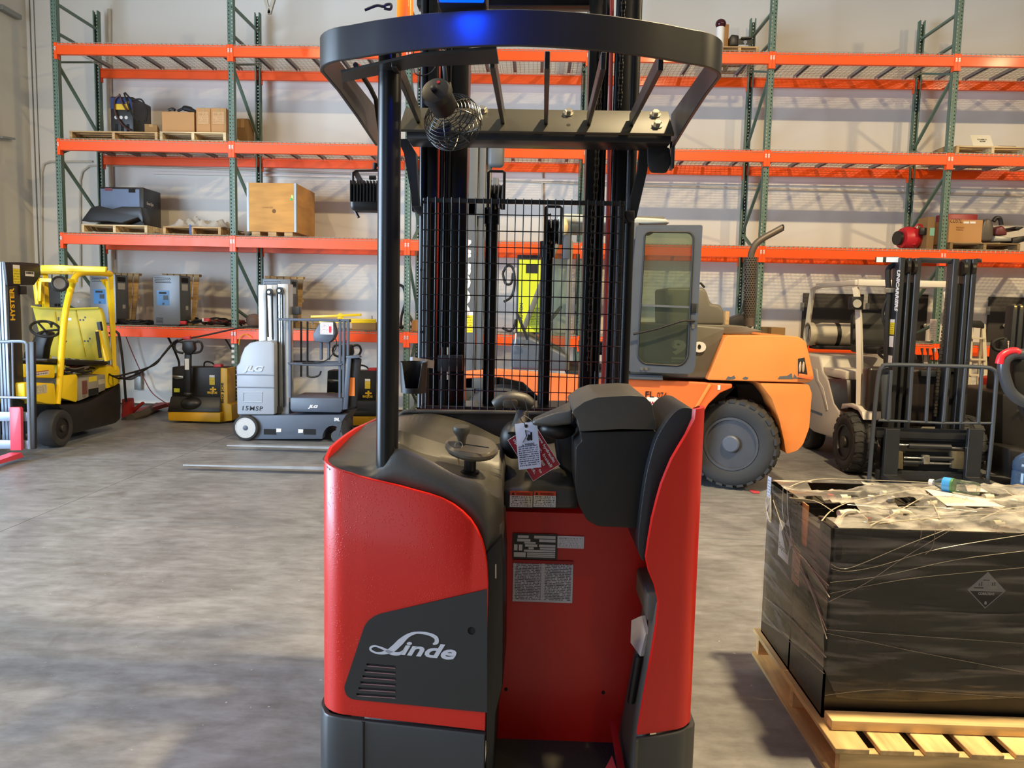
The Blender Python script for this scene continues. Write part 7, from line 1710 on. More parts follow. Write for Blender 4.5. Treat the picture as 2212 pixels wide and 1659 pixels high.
def film(x0, x1, y0, y1, z, hmax, label, seed, name='plastic_film', nx=40, ny=20):
    rnd = random.Random(seed); ph = [rnd.uniform(0, 6) for _ in range(12)]; b = MB(); vs = []
    for j in range(ny + 1):
        for i in range(nx + 1):
            u, v = i / nx, j / ny; e = min(1, 6 * min(u, 1 - u)) * min(1, 5 * min(v, 1 - v))
            h = 0.35 + 0.28 * math.sin(9 * u + ph[0] + 3 * v) * math.sin(7 * v + ph[1]) + 0.2 * math.sin(21 * u - 9 * v + ph[2]) + 0.14 * math.sin(37 * v + 15 * u + ph[3]) + rnd.uniform(-0.09, 0.09)
            vs.append(V((x0 + (x1 - x0) * (u + 0.02 * math.sin(9 * v + ph[4])), y0 + (y1 - y0) * (v + 0.02 * math.sin(11 * u)), z + 0.004 + max(0, h) * hmax * e)))
    b.add(vs, [(j * (nx + 1) + i, j * (nx + 1) + i + 1, (j + 1) * (nx + 1) + i + 1, (j + 1) * (nx + 1) + i) for j in range(ny) for i in range(nx)])
    o = b.build(name, thin_glass('cloudy_film', (244, 240, 232), 0.45, 0.2, (236, 230, 220)), None, smooth=30); tag(o, label, 'plastic film'); return o
film(at(357, 490, Y=11.4).x, at(492, 490, Y=11.4).x, 11.38, 12.1, zD, 0.2, 'crumpled clear plastic film heaped on the older pallet', 5)
tag(MB().box((at(409, 500, Y=11.355).x, 11.352, zD - 0.12), (at(413, 500, Y=11.355).x, 11.358, zD + 0.03)).build('blue_strap', mat('strap_blue', (40, 70, 130), 0.5)), 'thin blue strap over the front of the older pallet', 'strap')
m_ply = wood_mat('plywood', (206, 150, 80), (2, 2, 10), 0.18)
a, b_ = at(534, 505, Y=11.36), at(640, 505, Y=11.36); zt = at(534, 394, Y=11.36).z; z0 = deckz(1)
cr_ = thing('plywood_crate', 'large plywood crate with metal corner strips on skids', 'crate', ((a.x + b_.x) / 2, 11.85, z0))
cfr = MB().box((a.x, 11.36, z0 + 0.07), (b_.x, 12.32, zt)).build('crate_body', m_ply, cr_, bevel=0.004)
for x in (a.x + 0.06, (a.x + b_.x) / 2 - 0.06, b_.x - 0.18): bx('skid', (x, 11.38, z0), (x + 0.12, 12.3, z0 + 0.07), m_wood, cr_)
for x in (a.x, b_.x - 0.03): bx('corner_strip', (x, 11.356, z0 + 0.07), (x + 0.03, 11.36, zt), m_gal, cr_)
bx('corner_strip', (b_.x, 11.36, z0 + 0.07), (b_.x + 0.004, 11.40, zt), m_gal, cr_)
plate('sticker', at(629, 430, Y=11.357), (1, 0, 0), (0, 0, 1), 0.03, 0.055, mat('lime_sticker', (200, 220, 120), 0.5), cr_); plate('sticker', at(627, 433, Y=11.357), (1, 0, 0), (0, 0, 1), 0.03, 0.03, mat('green_sticker', (60, 200, 90), 0.5), cr_)
text('lettering', 'CHARGER', mat('pencil', (140, 96, 50), 0.7, var=0), cr_, at(566, 450, Y=11.3595), (1, 0, 0), (0, 0, 1), w=0.16, h=0.025, depth=0.001)
MB().lathe([(0.001, 0.001), (0.03, 0.001), (0.03, 0)], at(592, 456, Y=11.36), (0, -1, 0), 20).build('stain', mat('scribble', (120, 84, 44), 0.8, var=0.4, scale=60), cr_)
# ---- lowest level: chargers with pallets leaning behind them
m_ch = mat('charger_grey', (118, 124, 132), 0.38, 0.3, var=0.06); m_chs = mat('charger_side', (84, 88, 92), 0.45, 0.2); m_cpan = mat('charger_blue_panel', (44, 108, 168), 0.35)
def charger(x0, x1, ytop, ybot, Yf, label, l=0, full=True):
    a, b_ = at(x0, ybot, Y=Yf), at(x1, ybot, Y=Yf); zt = at(x0, ytop, Y=Yf).z; z0 = deckz(l) + 0.02
    t = thing('battery_charger', label, 'charger', ((a.x + b_.x) / 2, Yf + 0.2, deckz(l)))
    w, h = b_.x - a.x, zt - z0
    MB().box((a.x, Yf, z0 + 0.06), (b_.x, Yf + 0.36, zt)).build('housing', m_chs, t, bevel=0.006)
    fp = MB().box((a.x, Yf - 0.008, z0), (b_.x, Yf, zt)).build('front_panel', m_ch, t, bevel=0.003)
    MB().box((a.x + 0.02, Yf, z0 - 0.02), (b_.x - 0.02, Yf + 0.3, z0 + 0.06)).build('foot', m_jb, t)
    pn = MB().box((a.x + w * 0.14, Yf - 0.012, z0 + h * 0.39), (a.x + w * 0.60, Yf - 0.007, z0 + h * 0.69)).build('control_panel', m_cpan, t)
    MB().box((a.x + w * 0.22, Yf - 0.014, z0 + h * 0.62), (a.x + w * 0.50, Yf - 0.011, z0 + h * 0.66)).build('display', m_ink, pn)
    MB().box((a.x + w * 0.38, Yf - 0.014, z0 + h * 0.50), (a.x + w * 0.56, Yf - 0.011, z0 + h * 0.59)).build('keypad', m_jb, pn)
    MB().box((a.x + w * 0.34, Yf - 0.014, z0 + h * 0.40), (a.x + w * 0.42, Yf - 0.011, z0 + h * 0.44)).build('button', m_jb, pn)
    for r_ in range(4):
        for k in range(8):
            x = a.x + w * (0.06 + 0.075 * k) + (0.012 if r_ % 2 else 0); z = zt - h * (0.06 + 0.03 * r_)
            MB().cbox((x + 0.012, Yf - 0.0085, z), (0.026, 0.002, 0.008)).build('vent_slot', m_hole, fp)
    for r_ in range(5):
        MB().cbox((a.x + w * 0.22, Yf - 0.0085, z0 + h * (0.03 + 0.024 * r_)), (w * 0.26, 0.002, 0.007)).build('vent_slot', m_hole, fp)
    plate('side_label', V((b_.x + 0.001, Yf + 0.06, zt - h * 0.30)), (0, 1, 0), (0, 0, 1), 0.2, h * 0.13, mat('pale_grey_label', (176, 176, 172), 0.5), t)
    plate('side_label', V((b_.x + 0.001, Yf + 0.18, z0 + h * 0.3)), (0, 1, 0), (0, 0, 1), 0.08, h * 0.08, mat('pale_grey_label', (176, 176, 172), 0.5), t)
    MB().box((b_.x, Yf + 0.05, zt - 0.10), (b_.x + 0.002, Yf + 0.28, zt - 0.03)).build('side_vent', m_hole, t)
    return t
charger(197, 252, 592, 694, 11.45, 'grey battery charger with blue panel behind the yellow forklift hood')
charger(333, 390, 594, 697, 11.38, 'grey battery charger with blue panel standing alone in the left bay')
charger(568, 628, 602, 700, 11.55, 'grey battery charger behind the aluminium mast of the personnel lift')
def lean_pallet(x0, x1, ytop, l, Yb, label):
    """pallet standing on edge behind a charger, tilted back"""
    z0 = deckz(l); Yt_ = Yb + 0.16
    zt = at(x0, ytop, Y=Yt_).z; a, b_ = at(x0, ytop, Y=Yt_).x, at(x1, ytop, Y=Yt_).x; c = (a + b_) / 2
    t = thing('pallet', label, 'pallet', (c, Yb, z0))
    L_ = zt - z0; sh = (Yt_ - Yb) / L_
    P = lambda x, y, z: V((x, Yb + y + (z - z0) * sh, z))
    n = 6; bw = (b_ - a) / (n + (n - 1) * 0.3)
    for k in range(n):
        x = a + (b_ - a - bw) * k / (n - 1)
        MB().add([P(x, 0, z0), P(x + bw, 0, z0), P(x + bw, 0, zt), P(x, 0, zt), P(x, 0.018, z0), P(x + bw, 0.018, z0), P(x + bw, 0.018, zt), P(x, 0.018, zt)], [(0, 1, 2, 3), (7, 6, 5, 4), (4, 5, 1, 0), (5, 6, 2, 1), (6, 7, 3, 2), (7, 4, 0, 3)]).build('board', m_wood, t, smooth=0)
    for zz in (zt - 0.04, (z0 + zt) / 2, z0):
        MB().add([P(a, 0.018, zz), P(b_, 0.018, zz), P(b_, 0.018, zz + 0.04), P(a, 0.018, zz + 0.04), P(a, 0.10, zz), P(b_, 0.10, zz), P(b_, 0.10, zz + 0.04), P(a, 0.10, zz + 0.04)], [(0, 1, 2, 3), (7, 6, 5, 4), (4, 5, 1, 0), (5, 6, 2, 1), (6, 7, 3, 2), (7, 4, 0, 3)]).build('stringer', m_wood, t, smooth=0)
    return t
lean_pallet(225, 300, 589, 0, 11.92, 'pallet leaning on edge behind the charger near the yellow forklift')
lean_pallet(350, 430, 591, 0, 11.86, 'pallet leaning on edge behind the lone charger in the left bay')
lean_pallet(572, 655, 596, 0, 12.0, 'pallet leaning on edge behind the personnel lift mast')
# heaps of charging leads
def coil(x0, x1, l, Yc, label, seed, n=16, cols=None, h=0.09):
    rnd = random.Random(seed); t = thing('cable_heap', label, 'cables', (0, 0, 0)); cols = cols or [m_rub, m_rub, MATS['dull_red_cable']]
    xa, xb = at(x0, 700, Y=Yc).x, at(x1, 700, Y=Yc).x; z = deckz(l) + 0.012
    t.location = ((xa + xb) / 2, Yc, z); WM[t] = Matrix.Translation(V(((xa + xb) / 2, Yc, z)))
    for k in range(n):
        c = V((rnd.uniform(xa + 0.1, xb - 0.1), Yc + rnd.uniform(0, 0.4), z + 0.012 + h * rnd.random())); r_ = rnd.uniform(0.10, 0.22); a0 = rnd.uniform(0, 6)
        pts = [c + V((math.cos(a0 + s) * r_ * 1.3, math.sin(a0 + s) * r_ * 0.8, 0.02 * math.sin(3 * s + k))) for s in [i * 0.4 for i in range(13)]]
        MB().tube(smooth_pts(pts, 3), 0.012, 6).build('cable', cols[k % len(cols)], t)
    return t
chp = coil(412, 497, 0, 11.5, 'tangled heap of black and red charging leads beside the lone charger', 2)
for x, mm in ((396, 'jack_red'), (447, 'jack_red'), (444, 'white_tape')): MB().cbox(at(x, 697 - (6 if x > 440 else 0), Y=11.30), (0.09, 0.05, 0.05)).build('connector', MATS[mm], chp, bevel=0.008)
coil(268, 330, 0, 11.5, 'flat black charging leads between the two left chargers', 9, 9, [m_rub], 0.02)
bg = tag(MB().sphere(at(175, 652, Y=12.41), 0.19, 16, 12, (1.1, 0.9, 0.85)).build('plastic_bag', thin_glass('cloudy_film', (244, 240, 232), 0.45, 0.2, (236, 230, 220)), None), 'bulging clear plastic bag hanging on the wall behind the raised yellow hood', 'bag')
ep = thing('electrical_panel', 'grey electrical cabinet on the wall behind the yellow forklift', 'cabinet', tuple(at(118, 700, Y=WALL_Y - 0.1)))
MB().box(at(88, 668, Y=WALL_Y - 0.16), V((at(148, 668, Y=WALL_Y - 0.16).x, WALL_Y - 0.002, at(88, 610, Y=WALL_Y - 0.16).z))).build('cabinet_body', m_chs, ep, bevel=0.008)
for x0, x1 in ((118, 123), (125, 131)): MB().box(at(x0, 662, Y=WALL_Y - 0.168), V((at(x1, 662, Y=WALL_Y - 0.168).x, WALL_Y - 0.16, at(x0, 656, Y=WALL_Y - 0.168).z))).build('breaker', m_hole, ep)
MB().box((at(82, 720, Y=WALL_Y).x, WALL_Y - 0.12, at(80, 760, Y=WALL_Y).z), (at(108, 720, Y=WALL_Y).x, WALL_Y - 0.002, at(80, 655, Y=WALL_Y).z)).build('cable_duct', m_gal, ep)
# second bay, lowest level
tag(MB().lathe([(0.001, 0), (0.09, 0.01), (0.12, 0.07), (0.12, 0.14), (0.08, 0.19), (0.001, 0.2)], (at(550, 690, Y=11.5).x, 11.5, deckz(0)), (0, 0, 1), 20).build('brown_motor', mat('rusty_brown', (96, 74, 62), 0.7), None), 'small brown motor on the lowest shelf beside the lift mast', 'motor')
lf_ = thing('lifting_frame', 'yellow lifting frame with bolts on the lowest shelf', 'frame', (at(745, 690, Y=11.5).x, 11.5, deckz(0)))
for (x0, y0, x1, y1) in ((672, 688, 780, 684), (740, 694, 812, 696), (690, 700, 812, 699)):
    MB().bar(at(x0, y0 - 4, Y=11.42), at(x1, y1 - 4, Y=11.42), 0.05, 0.035).build('frame_bar', m_yel, lf_, bevel=0.004)
for x in (675, 740, 803): MB().cyl(at(x, 702, Y=11.42), at(x, 682, Y=11.42), 0.012, 8).build('bolt', m_zinc, lf_)
MB().lathe([(0.03, -0.01), (0.05, 0), (0.03, 0.01)], at(735, 684, Y=11.41), (0, 1, 0), 16).build('lifting_eye', m_yel, lf_)
carton('cardboard_box', 760, 812, 696, 714, 11.4, 0.5, 'flat open cardboard box under the yellow lifting frame', m_card2, deckz(0), tape=False)
carton('cardboard_box', 660, 700, 699, 714, 11.5, 0.4, 'low cardboard box behind the platform control box', m_card2, deckz(0), tape=False)
carton('cardboard_box', 889, 914, 692, 716, 11.42, 0.5, 'cardboard box half hidden by the third rack post', m_card, deckz(0), tape=False)
tm = tag(MB().tube(smooth_pts([at(x, y, Y=11.5) for x, y in ((862, 615), (872, 622), (876, 650), (868, 680), (866, 700), (868, 712))], 5), 0.02, 8).build('black_hose_loop', m_rub), 'black hose loop standing on the shelf beside the third rack post', 'hose')
hs = coil(838, 872, 0, 11.5, 'bundle of leads hanging by the third rack post', 4, 4, [m_rub, MATS['grey_cable']], 0.03)
yc = thing('yellow_charger', 'tall bright yellow charger cabinet seen through the guard mesh', 'charger', (at(1148, 700, Y=11.35).x, 11.5, deckz(0)))
a, b_ = at(1114, 700, Y=11.35), at(1184, 700, Y=11.35); zt = at(1114, 550, Y=11.35).z
MB().box((a.x, 11.35, deckz(0)), (b_.x, 11.75, zt)).build('cabinet', m_jb, yc, bevel=0.01)
yfp = MB().box((a.x + 0.03, 11.34, deckz(0) + 0.03), (b_.x - 0.02, 11.352, zt - 0.07)).build('front', mat('lime_yellow', (214, 220, 40), 0.45), yc)
MB().box((a.x + 0.13, 11.334, zt - 0.26), (a.x + 0.3, 11.342, zt - 0.13)).build('display', m_ink, yfp)
plate('instruction_print', (a.x + 0.2, 11.338, deckz(0) + 0.12), (1, 0, 0), (0, 0, 1), 0.2, 0.28, print_mat('lime_print', (206, 212, 40), (90, 92, 30), 12, dens=0.8), yfp)
text('lettering', 'CAUTION', m_ink, yfp, V((a.x + 0.10, 11.339, deckz(0) + 0.14)), (0, 0, 1), (-1, 0, 0), w=0.3, h=0.05, bold=0.02, depth=0.001)
for pts in ([(1088, 652), (1105, 640), (1112, 610), (1108, 580), (1096, 574), (1086, 590)], [(1086, 590), (1092, 612), (1104, 612), (1108, 590)], [(1085, 708), (1100, 715), (1110, 708), (1114, 690)]):
    MB().tube(smooth_pts([at(x, y, Y=11.33) for x, y in pts], 5), 0.018, 8).build('charging_lead', m_rub, yc)
# dark steel doors in the back wall, right
m_bdoor = mat('dark_brown_door', (36, 29, 26), 0.5, var=0.06)
for k_, (x0, x1, y0, lb) in enumerate(((1734, 1864, 633, 'dark steel door in the back wall behind the white forklift pillar'), (1875, 2003, 634, 'dark steel door in the back wall behind the white forklift mast'), (2136, 2246, 641, 'dark steel door in the back wall at the right edge'))):
    yd = WALL_Y - 0.05
    a, b_ = at(x0, 680, Y=yd), at(x1, 680, Y=yd); zt = at(x0, y0, Y=yd).z
    t = thing('door_%d' % (k_ + 1), lb, 'door', ((a.x + b_.x) / 2, yd, 0), kind='structure')
    MB().box((a.x, yd, 0.01), (b_.x, WALL_Y - 0.001, zt)).build('door_leaf', m_bdoor, t, bevel=0.006)
    for zz in (zt - 0.28, zt - 1.0, 0.3): MB().box((a.x - 0.035, yd - 0.006, zz), (a.x + 0.012, yd + 0.02, zz + 0.13)).build('hinge', m_gal, t)
    for x in ((2166, 2174) if k_ == 2 else (x1 - 8,)):
        p = at(x, 703, Y=yd); MB().lathe([(0.012, 0), (0.012, 0.03), (0.028, 0.035), (0.028, 0.055), (0.001, 0.06)], p, (0, -1, 0), 14).build('door_knob', m_zinc, t)
carton('cardboard_box', 1655, 1690, 707, 724, 11.4, 0.4, 'small cardboard box on the lowest shelf behind the orange counterweight', m_card2, deckz(0), tape=False, skew=0.3)
for (x0, y0, x1, y1, nm, mm, lb) in ((1566, 672, 1575, 702, 'wood_block', m_wood, 'upright wood block beside the exhaust muffler'), (1575, 690, 1610, 702, 'dark_offcut', m_ybk, 'dark offcut pile on the lowest shelf beside the exhaust muffler')):
    a, b_ = at(x0, y1, Y=11.4), at(x1, y1, Y=11.4)
    tag(MB().prism([V((a.x, 11.4, deckz(0))), V((b_.x, 11.4, deckz(0))), V((b_.x, 11.4, at(x1, y0 - (12 if nm == 'dark_offcut' else 0), Y=11.4).z)), V((a.x, 11.4, at(x0, y0, Y=11.4).z))], (0, 0.4, 0)).build(nm, mm, None, bevel=0.008), lb, 'offcut')
# ---- right bay, third level
pE_ = pallet(2066, 2225, 2, 11.37, 1.0, 0.12, 'pallet with black plates and a paper sign at the right edge', m_wood2, yref=320); zE = pE_['top']
for (x0, x1, h, lb) in ((2060, 2105, 0.05, 'flat black forklift plate left of the paper sign'), (2145, 2196, 0.055, 'flat black bracket plate right of the paper sign')):
    a, b_ = at(x0, 310, Y=11.6), at(x1, 310, Y=11.6)
    tag(MB().prism([V((a.x, 11.6, zE)), V((b_.x, 11.6, zE)), V((b_.x, 11.6, zE + h)), V((a.x + 0.08, 11.6, zE + h))], (0, 0.3, 0)).build('steel_plate', m_ybk, None, bevel=0.006), lb, 'plate')
sg = thing('paper_sign', 'white paper sign with two printed lines propped on the pallet', 'sign', tuple(V((at(2123, 310, Y=11.42).x, 11.42, zE))))
a, b_ = at(2103, 311, Y=11.42), at(2147, 311, Y=11.42); zt = at(2103, 287, Y=11.42).z
plate('sheet', (a.x, 11.42, zE), (1, 0, 0), V((0, 0.12, 0.2)).normalized(), b_.x - a.x, (zt - zE) * 1.12, mat('paper', (226, 218, 198), 0.7, var=0.02), sg)
for s, dz in (('CLASS-2', 0.105), ('EDEP', 0.075)):
    text('lettering', s, m_ink, sg, V((a.x + 0.08 + (0.03 if s == 'EDEP' else 0), 11.42 + dz * 0.6 - 0.004, zE + dz)), (1, 0, 0), V((0, 0.12, 0.2)).normalized(), w=0.13 if s != 'EDEP' else 0.08, h=0.02, bold=0.02, depth=0.001)
tag(MB().prism([at(x, y, Y=11.5) for x, y in ((2018, 329), (2044, 315), (2044, 329))], (0, 0.3, 0)).build('wood_wedge', m_wood3, None), 'brown wooden wedge beside the last rack post', 'offcut')
# ---- right bay, second level
pF_ = pallet(2052, 2204, 1, 11.37, 1.0, 0.11, 'grey weathered pallet under the large carton at the right', m_wood3, yref=530); zF = pF_['top']
cbR = carton('cardboard_box', 2048, 2120, 474, 523, 11.5, 0.5, 'large cardboard box with marker writing at the right', m_card, zF, tape=False)
text('lettering', 'COSYL', m_ink, cbR, at(2053, 481, Y=11.497), (1, 0, 0), (0, 0, 1), w=0.16, h=0.06, bold=-0.01, shear=0.3, depth=0.001)
plate('label', at(2081, 483, Y=11.497), (1, 0, 0), (0, 0, 1), 0.08, 0.03, MATS['white_decal'], cbR); plate('label', at(2095, 483, Y=11.497), (1, 0, 0), (0, 0, 1), 0.08, 0.03, MATS['white_decal'], cbR)
text('lettering', 'READ', MATS['pencil'], cbR, at(2066, 493, Y=11.497), (1, 0, 0), (0, 0, 1), w=0.11, h=0.02, depth=0.001); text('lettering', 'MANUAL', MATS['pencil'], cbR, at(2066, 498, Y=11.497), (1, 0, 0), (0, 0, 1), w=0.10, h=0.02, depth=0.001)
a, b_ = at(2050, 474, Y=11.9), at(2124, 474, Y=11.9)
tag(MB().box((a.x, 12.05, zF), (b_.x, 12.3, at(2050, 463, Y=12.1).z)).build('red_tool_chest', mat('chest_red', (150, 30, 36), 0.4), None, bevel=0.01), 'red tool chest just showing above the large cardboard box', 'chest')
cs = carton('cardboard_box', 2002, 2017, 468, 524, 11.45, 0.3, 'upright cardboard box with green note left of the last rack post', m_card2, deckz(1), tape=False)
plate('note', at(2008, 509, Y=11.447), (1, 0, 0), (0, 0, 1), 0.065, 0.11, mat('mint_note', (150, 200, 170), 0.6), cs)
bw_ = thing('carpet_blower', 'red air blower on the shelf left of the last rack post', 'blower', (at(1998, 530, Y=11.6).x, 11.7, deckz(1)))
c_ = at(1974, 505, Y=11.55); 
MB().lathe([(0.02, -0.14), (0.14, -0.12), (0.17, -0.05), (0.17, 0.05), (0.14, 0.12), (0.02, 0.14)], V((c_.x, 11.7, deckz(1) + 0.18)), (1, 0.2, 0), 24).build('scroll', mat('blower_red', (190, 36, 46), 0.4), bw_)
MB().prism([at(x, y, Y=11.55) for x, y in ((1966, 508), (1978, 500), (1980, 530), (1968, 530))], (0, 0.25, 0)).build('outlet', MATS['blower_red'], bw_, bevel=0.02)
MB().tube(smooth_pts([at(x, y, Y=11.6) for x, y in ((1976, 492), (1981, 486), (1989, 486), (1994, 494))], 4), 0.012, 8).build('handle', MATS['blower_red'], bw_)
MB().cyl((c_.x - 0.19, 11.66, deckz(1) + 0.18), (c_.x - 0.15, 11.67, deckz(1) + 0.18), 0.10, 20).build('intake_grille', m_jb, bw_)
MB().cbox(at(1993, 500, Y=11.5), (0.09, 0.06, 0.10)).build('switch_box', m_jb, bw_, bevel=0.01)
sw = thing('chop_saw', 'grey and maroon chop saw beside the large cardboard box', 'saw', (at(2150, 520, Y=11.5).x, 11.55, zF))
MB().prism([at(x, y, Y=11.5) for x, y in ((2120, 521), (2121, 492), (2126, 478), (2134, 471), (2143, 474), (2148, 490), (2147, 521))], (0, 0.2, 0)).build('blade_guard', mat('saw_grey', (92, 84, 76), 0.45, 0.2), sw, bevel=0.03, seg=3)
MB().prism([at(x, y, Y=11.45) for x, y in ((2146, 521), (2185, 521), (2185, 513), (2150, 509))], (0, 0.3, 0)).build('base', m_gal, sw, bevel=0.01)
MB().prism([at(x, y, Y=11.48) for x, y in ((2152, 508), (2153, 492), (2166, 486), (2174, 494), (2178, 508)) ], (0, 0.2, 0)).build('motor', mat('maroon', (104, 44, 44), 0.45), sw, bevel=0.03, seg=3)
MB().tube(smooth_pts([at(x, y, Y=11.5) for x, y in ((2146, 478), (2152, 471), (2160, 473), (2163, 486))], 4), 0.03, 10).build('saw_handle', m_jb, sw)
for k, (pts, lb) in enumerate(((((2186, 521), (2214, 512), (2214, 500), (2188, 506)), 'dark angle iron pieces at the right edge of the second level'), (((2192, 494), (2200, 498), (2214, 490), (2196, 489)), 'short steel rod lying on dark irons at the right edge'))):
    tag(MB().prism([at(x, y + (9 if k == 0 else 0), Y=11.45 + 0.02 * k) for x, y in pts], (0, 0.3, 0)).build('angle_iron', m_ybk, None, bevel=0.004), lb, 'iron')
# ---- top level
pG_ = pallet(1556, 1640, 3, 11.4, 0.9, 0.11, 'pallet high on the top level beside the fifth rack post', m_wood, yref=105); zG = pG_['top']
carton('cardboard_box', 1561, 1573, 52, 97, 11.6, 0.3, 'cardboard box standing on the top level pallet', m_card, zG, tape=False)
tag(MB().prism([at(x, y, Y=11.5) for x, y in ((1577, 98), (1578, 78), (1581, 74), (1596, 76), (1597, 84), (1596, 98))], (0, 0.25, 0)).build('black_bin', m_jb, None, bevel=0.012), 'black faceted bin on the top level pallet', 'bin')
pp_ = thing('motor_part', 'small dark framed part beside the black bin on the top level', 'part', (at(1612, 97, Y=11.5).x, 11.55, zG))
MB().bar(at(1602, 96, Y=11.5), at(1602, 84, Y=11.5), 0.02, 0.1).build('leg', m_ybk, pp_); MB().bar(at(1619, 96, Y=11.5), at(1619, 84, Y=11.5), 0.02, 0.1).build('leg', m_ybk, pp_); MB().bar(at(1600, 84, Y=11.5), at(1622, 83, Y=11.5), 0.1, 0.02).build('top', m_ybk, pp_); MB().cyl(at(1610, 91, Y=11.45), at(1610, 91, Y=11.55), 0.025, 12).build('core', m_gal, pp_)
dm = thing('dome_beacon', 'dark red dome beacon with white base near the guard corner', 'beacon', tuple(at(1557, 52, Y=11.45)))
dz = at(1557, 52, Y=11.45); 
dm.location.z = zG; WM[dm] = Matrix.Translation(V((dz.x, dz.y, zG)))
MB().cyl(V((dz.x, dz.y, zG)), V((dz.x, dz.y, dz.z)), 0.055, 20).build('base', MATS['white_decal'], dm)
MB().sphere(dz, 0.075, 20, 10, (1, 1, 0.9)).build('dome', mat('dome_maroon', (60, 12, 24), 0.12), dm)

# black and white striped tape on the front post beside the personnel lift, loose bits
zt, zb_ = at(503, 738, Y=RY).z, at(503, 890, Y=RY).z
for k in range(13):
    z = zb_ + (zt - zb_) * k / 13
    MB().box((RX0 + BAY - PW / 2 - 0.001, RY - 0.003, z), (RX0 + BAY - 0.002, RY - 0.0005, z + (zt - zb_) / 13 * 0.5)).build('striped_tape', m_white, rack)
tag(MB().tube(smooth_pts([at(x, y, Y=11.2) for x, y in ((516, 745), (518, 730), (528, 722), (538, 726), (542, 730))], 4), 0.006, 6).build('yellow_plug_lead', MATS['yellow_lettering']), 'thin lead with yellow plug hanging under the second bay beam', 'lead')
rs = [at(x, y, z=0.004) for x, y in ((1618, 1060), (1624, 1057), (1640, 1062), (1641, 1066), (1628, 1066))]
tag(MB().prism(rs, (0, 0, 0.004)).build('red_rag', mat('red_rag', (180, 60, 70), 0.7)), 'small red rag on the floor below the orange forklift wheel', 'rag')
# ================================================================== shrink wrapped batteries on a pallet (right foreground)
BX0, BX1, BY0, BY1, BZ0, BZ1 = 1.172, 2.35, 2.99, 3.82, 0.14, 0.905
m_fw = wood_mat('yellow_pine', (216, 184, 128), (26, 3, 26)); m_fwx = wood_mat('yellow_pine_lengthwise', (216, 184, 128), (3, 26, 26))
fp_ = thing('pallet', 'yellow pine pallet under the wrapped black batteries in the foreground', 'pallet', (1.78, 3.3, 0))
PX0, PX1, PY0, PY1 = 1.145, 2.42, 2.775, 3.86
random.seed(11)
for k in range(3):      # stringers run along X, notched
    y = [PY0, (PY0 + PY1) / 2 - 0.02, PY1 - 0.04][k]
    MB().prism([V((PX0 + 0.02 + u * 1.2, y, z)) for u, z in ((0, 0.018), (0, 0.120), (1.05, 0.120), (1.05, 0.018), (0.86, 0.018), (0.84, 0.055), (0.66, 0.055), (0.64, 0.018), (0.40, 0.018), (0.38, 0.055), (0.20, 0.055), (0.18, 0.018))], (0, 0.04, 0)).build('stringer', m_fwx, fp_, smooth=0)
n = 8; bw = 0.125
for k in range(n):
    x = PX0 + (PX1 - PX0 - bw) * k / (n - 1)
    bx('board', (x, PY0 - random.uniform(0, 0.012), 0.120), (x + bw * random.uniform(0.93, 1.05), PY1, 0.139 + random.uniform(-0.001, 0.001)), m_fw, fp_, bevel=0.002, seg=1)
for k in range(5):
    x = PX0 + (PX1 - PX0 - bw) * k / 4
    bx('bottom_board', (x, PY0, 0.0), (x + bw, PY1, 0.018), m_fw, fp_, seg=1)
ld = MB().box((BX0 + 0.005, 2.895, 0.1405), (2.42, 2.975, 0.1795)).build('timber_batten', m_fwx, None, bevel=0.003); tag(ld, 'long timber batten lying on the pallet in front of the batteries', 'batten')
m_bat = mat('battery_black_steel', (19, 18, 17), 0.28, 0.0, var=0.25, scale=2.5)
m_cell = mat('cell_top', (60, 54, 46), 0.45, var=0.3, scale=14)
bnk = [thing('battery', lb, 'battery', (1.75, yy, BZ0)) for lb, yy in (('black steel battery in front on the pallet, with corrosive diamond label', 3.2), ('black steel battery at the back of the pallet, behind the labelled one', 3.62))]
YS = 3.395
for i, (y0, y1) in enumerate(((BY0, YS - 0.003), (YS + 0.003, BY1))):
    t = bnk[i]
    b = MB()
    b.box((BX0, y0, BZ0), (BX1, y0 + 0.008, BZ1)); b.box((BX0, y1 - 0.008, BZ0), (BX1, y1, BZ1 - (0 if i else 0.02)))
    # left end plate with the upper cut out that shows the cells
    zc = BZ1 - 0.19; ya, yb_ = y0 + 0.13, y1 - 0.02
    b.prism([V((BX0, y0, BZ0)), V((BX0, y1, BZ0)), V((BX0, y1, BZ1)), V((BX0, yb_, BZ1)), V((BX0, yb_ - 0.02, zc)), V((BX0, ya + 0.02, zc)), V((BX0, ya, BZ1)), V((BX0, y0, BZ1))], (0.008, 0, 0))
    b.box((BX1 - 0.008, y0, BZ0), (BX1, y1, BZ1)); b.box((BX0, y0, BZ0), (BX1, y1, BZ0 + 0.01))
    tag(b.build('case', m_bat, t, smooth=0), 'black steel case')
    nc = 6
    for k in range(nc):
        for r_ in range(2):
            xa = BX0 + 0.02 + (BX1 - BX0 - 0.03) * k / nc; w = (BX1 - BX0 - 0.03) / nc - 0.006; yy = y0 + 0.012 + r_ * (y1 - y0 - 0.02) / 2
            c = bx('cell', (xa, yy, BZ0 + 0.05), (xa + w, yy + (y1 - y0 - 0.03) / 2, BZ1 - 0.055), m_cell, t, bevel=0.004)
            for px_ in (0.25, 0.75):
                MB().cyl((xa + w * px_, yy + 0.09, BZ1 - 0.056), (xa + w * px_, yy + 0.09, BZ1 - 0.03), 0.016, 12).build('terminal', [MATS['white_decal'], m_cell, MATS['chest_red']][(k + r_) % 3], c)
m_frm = mat('cable_wrap', (214, 206, 186), 0.5, var=0.1)
random.seed(21)
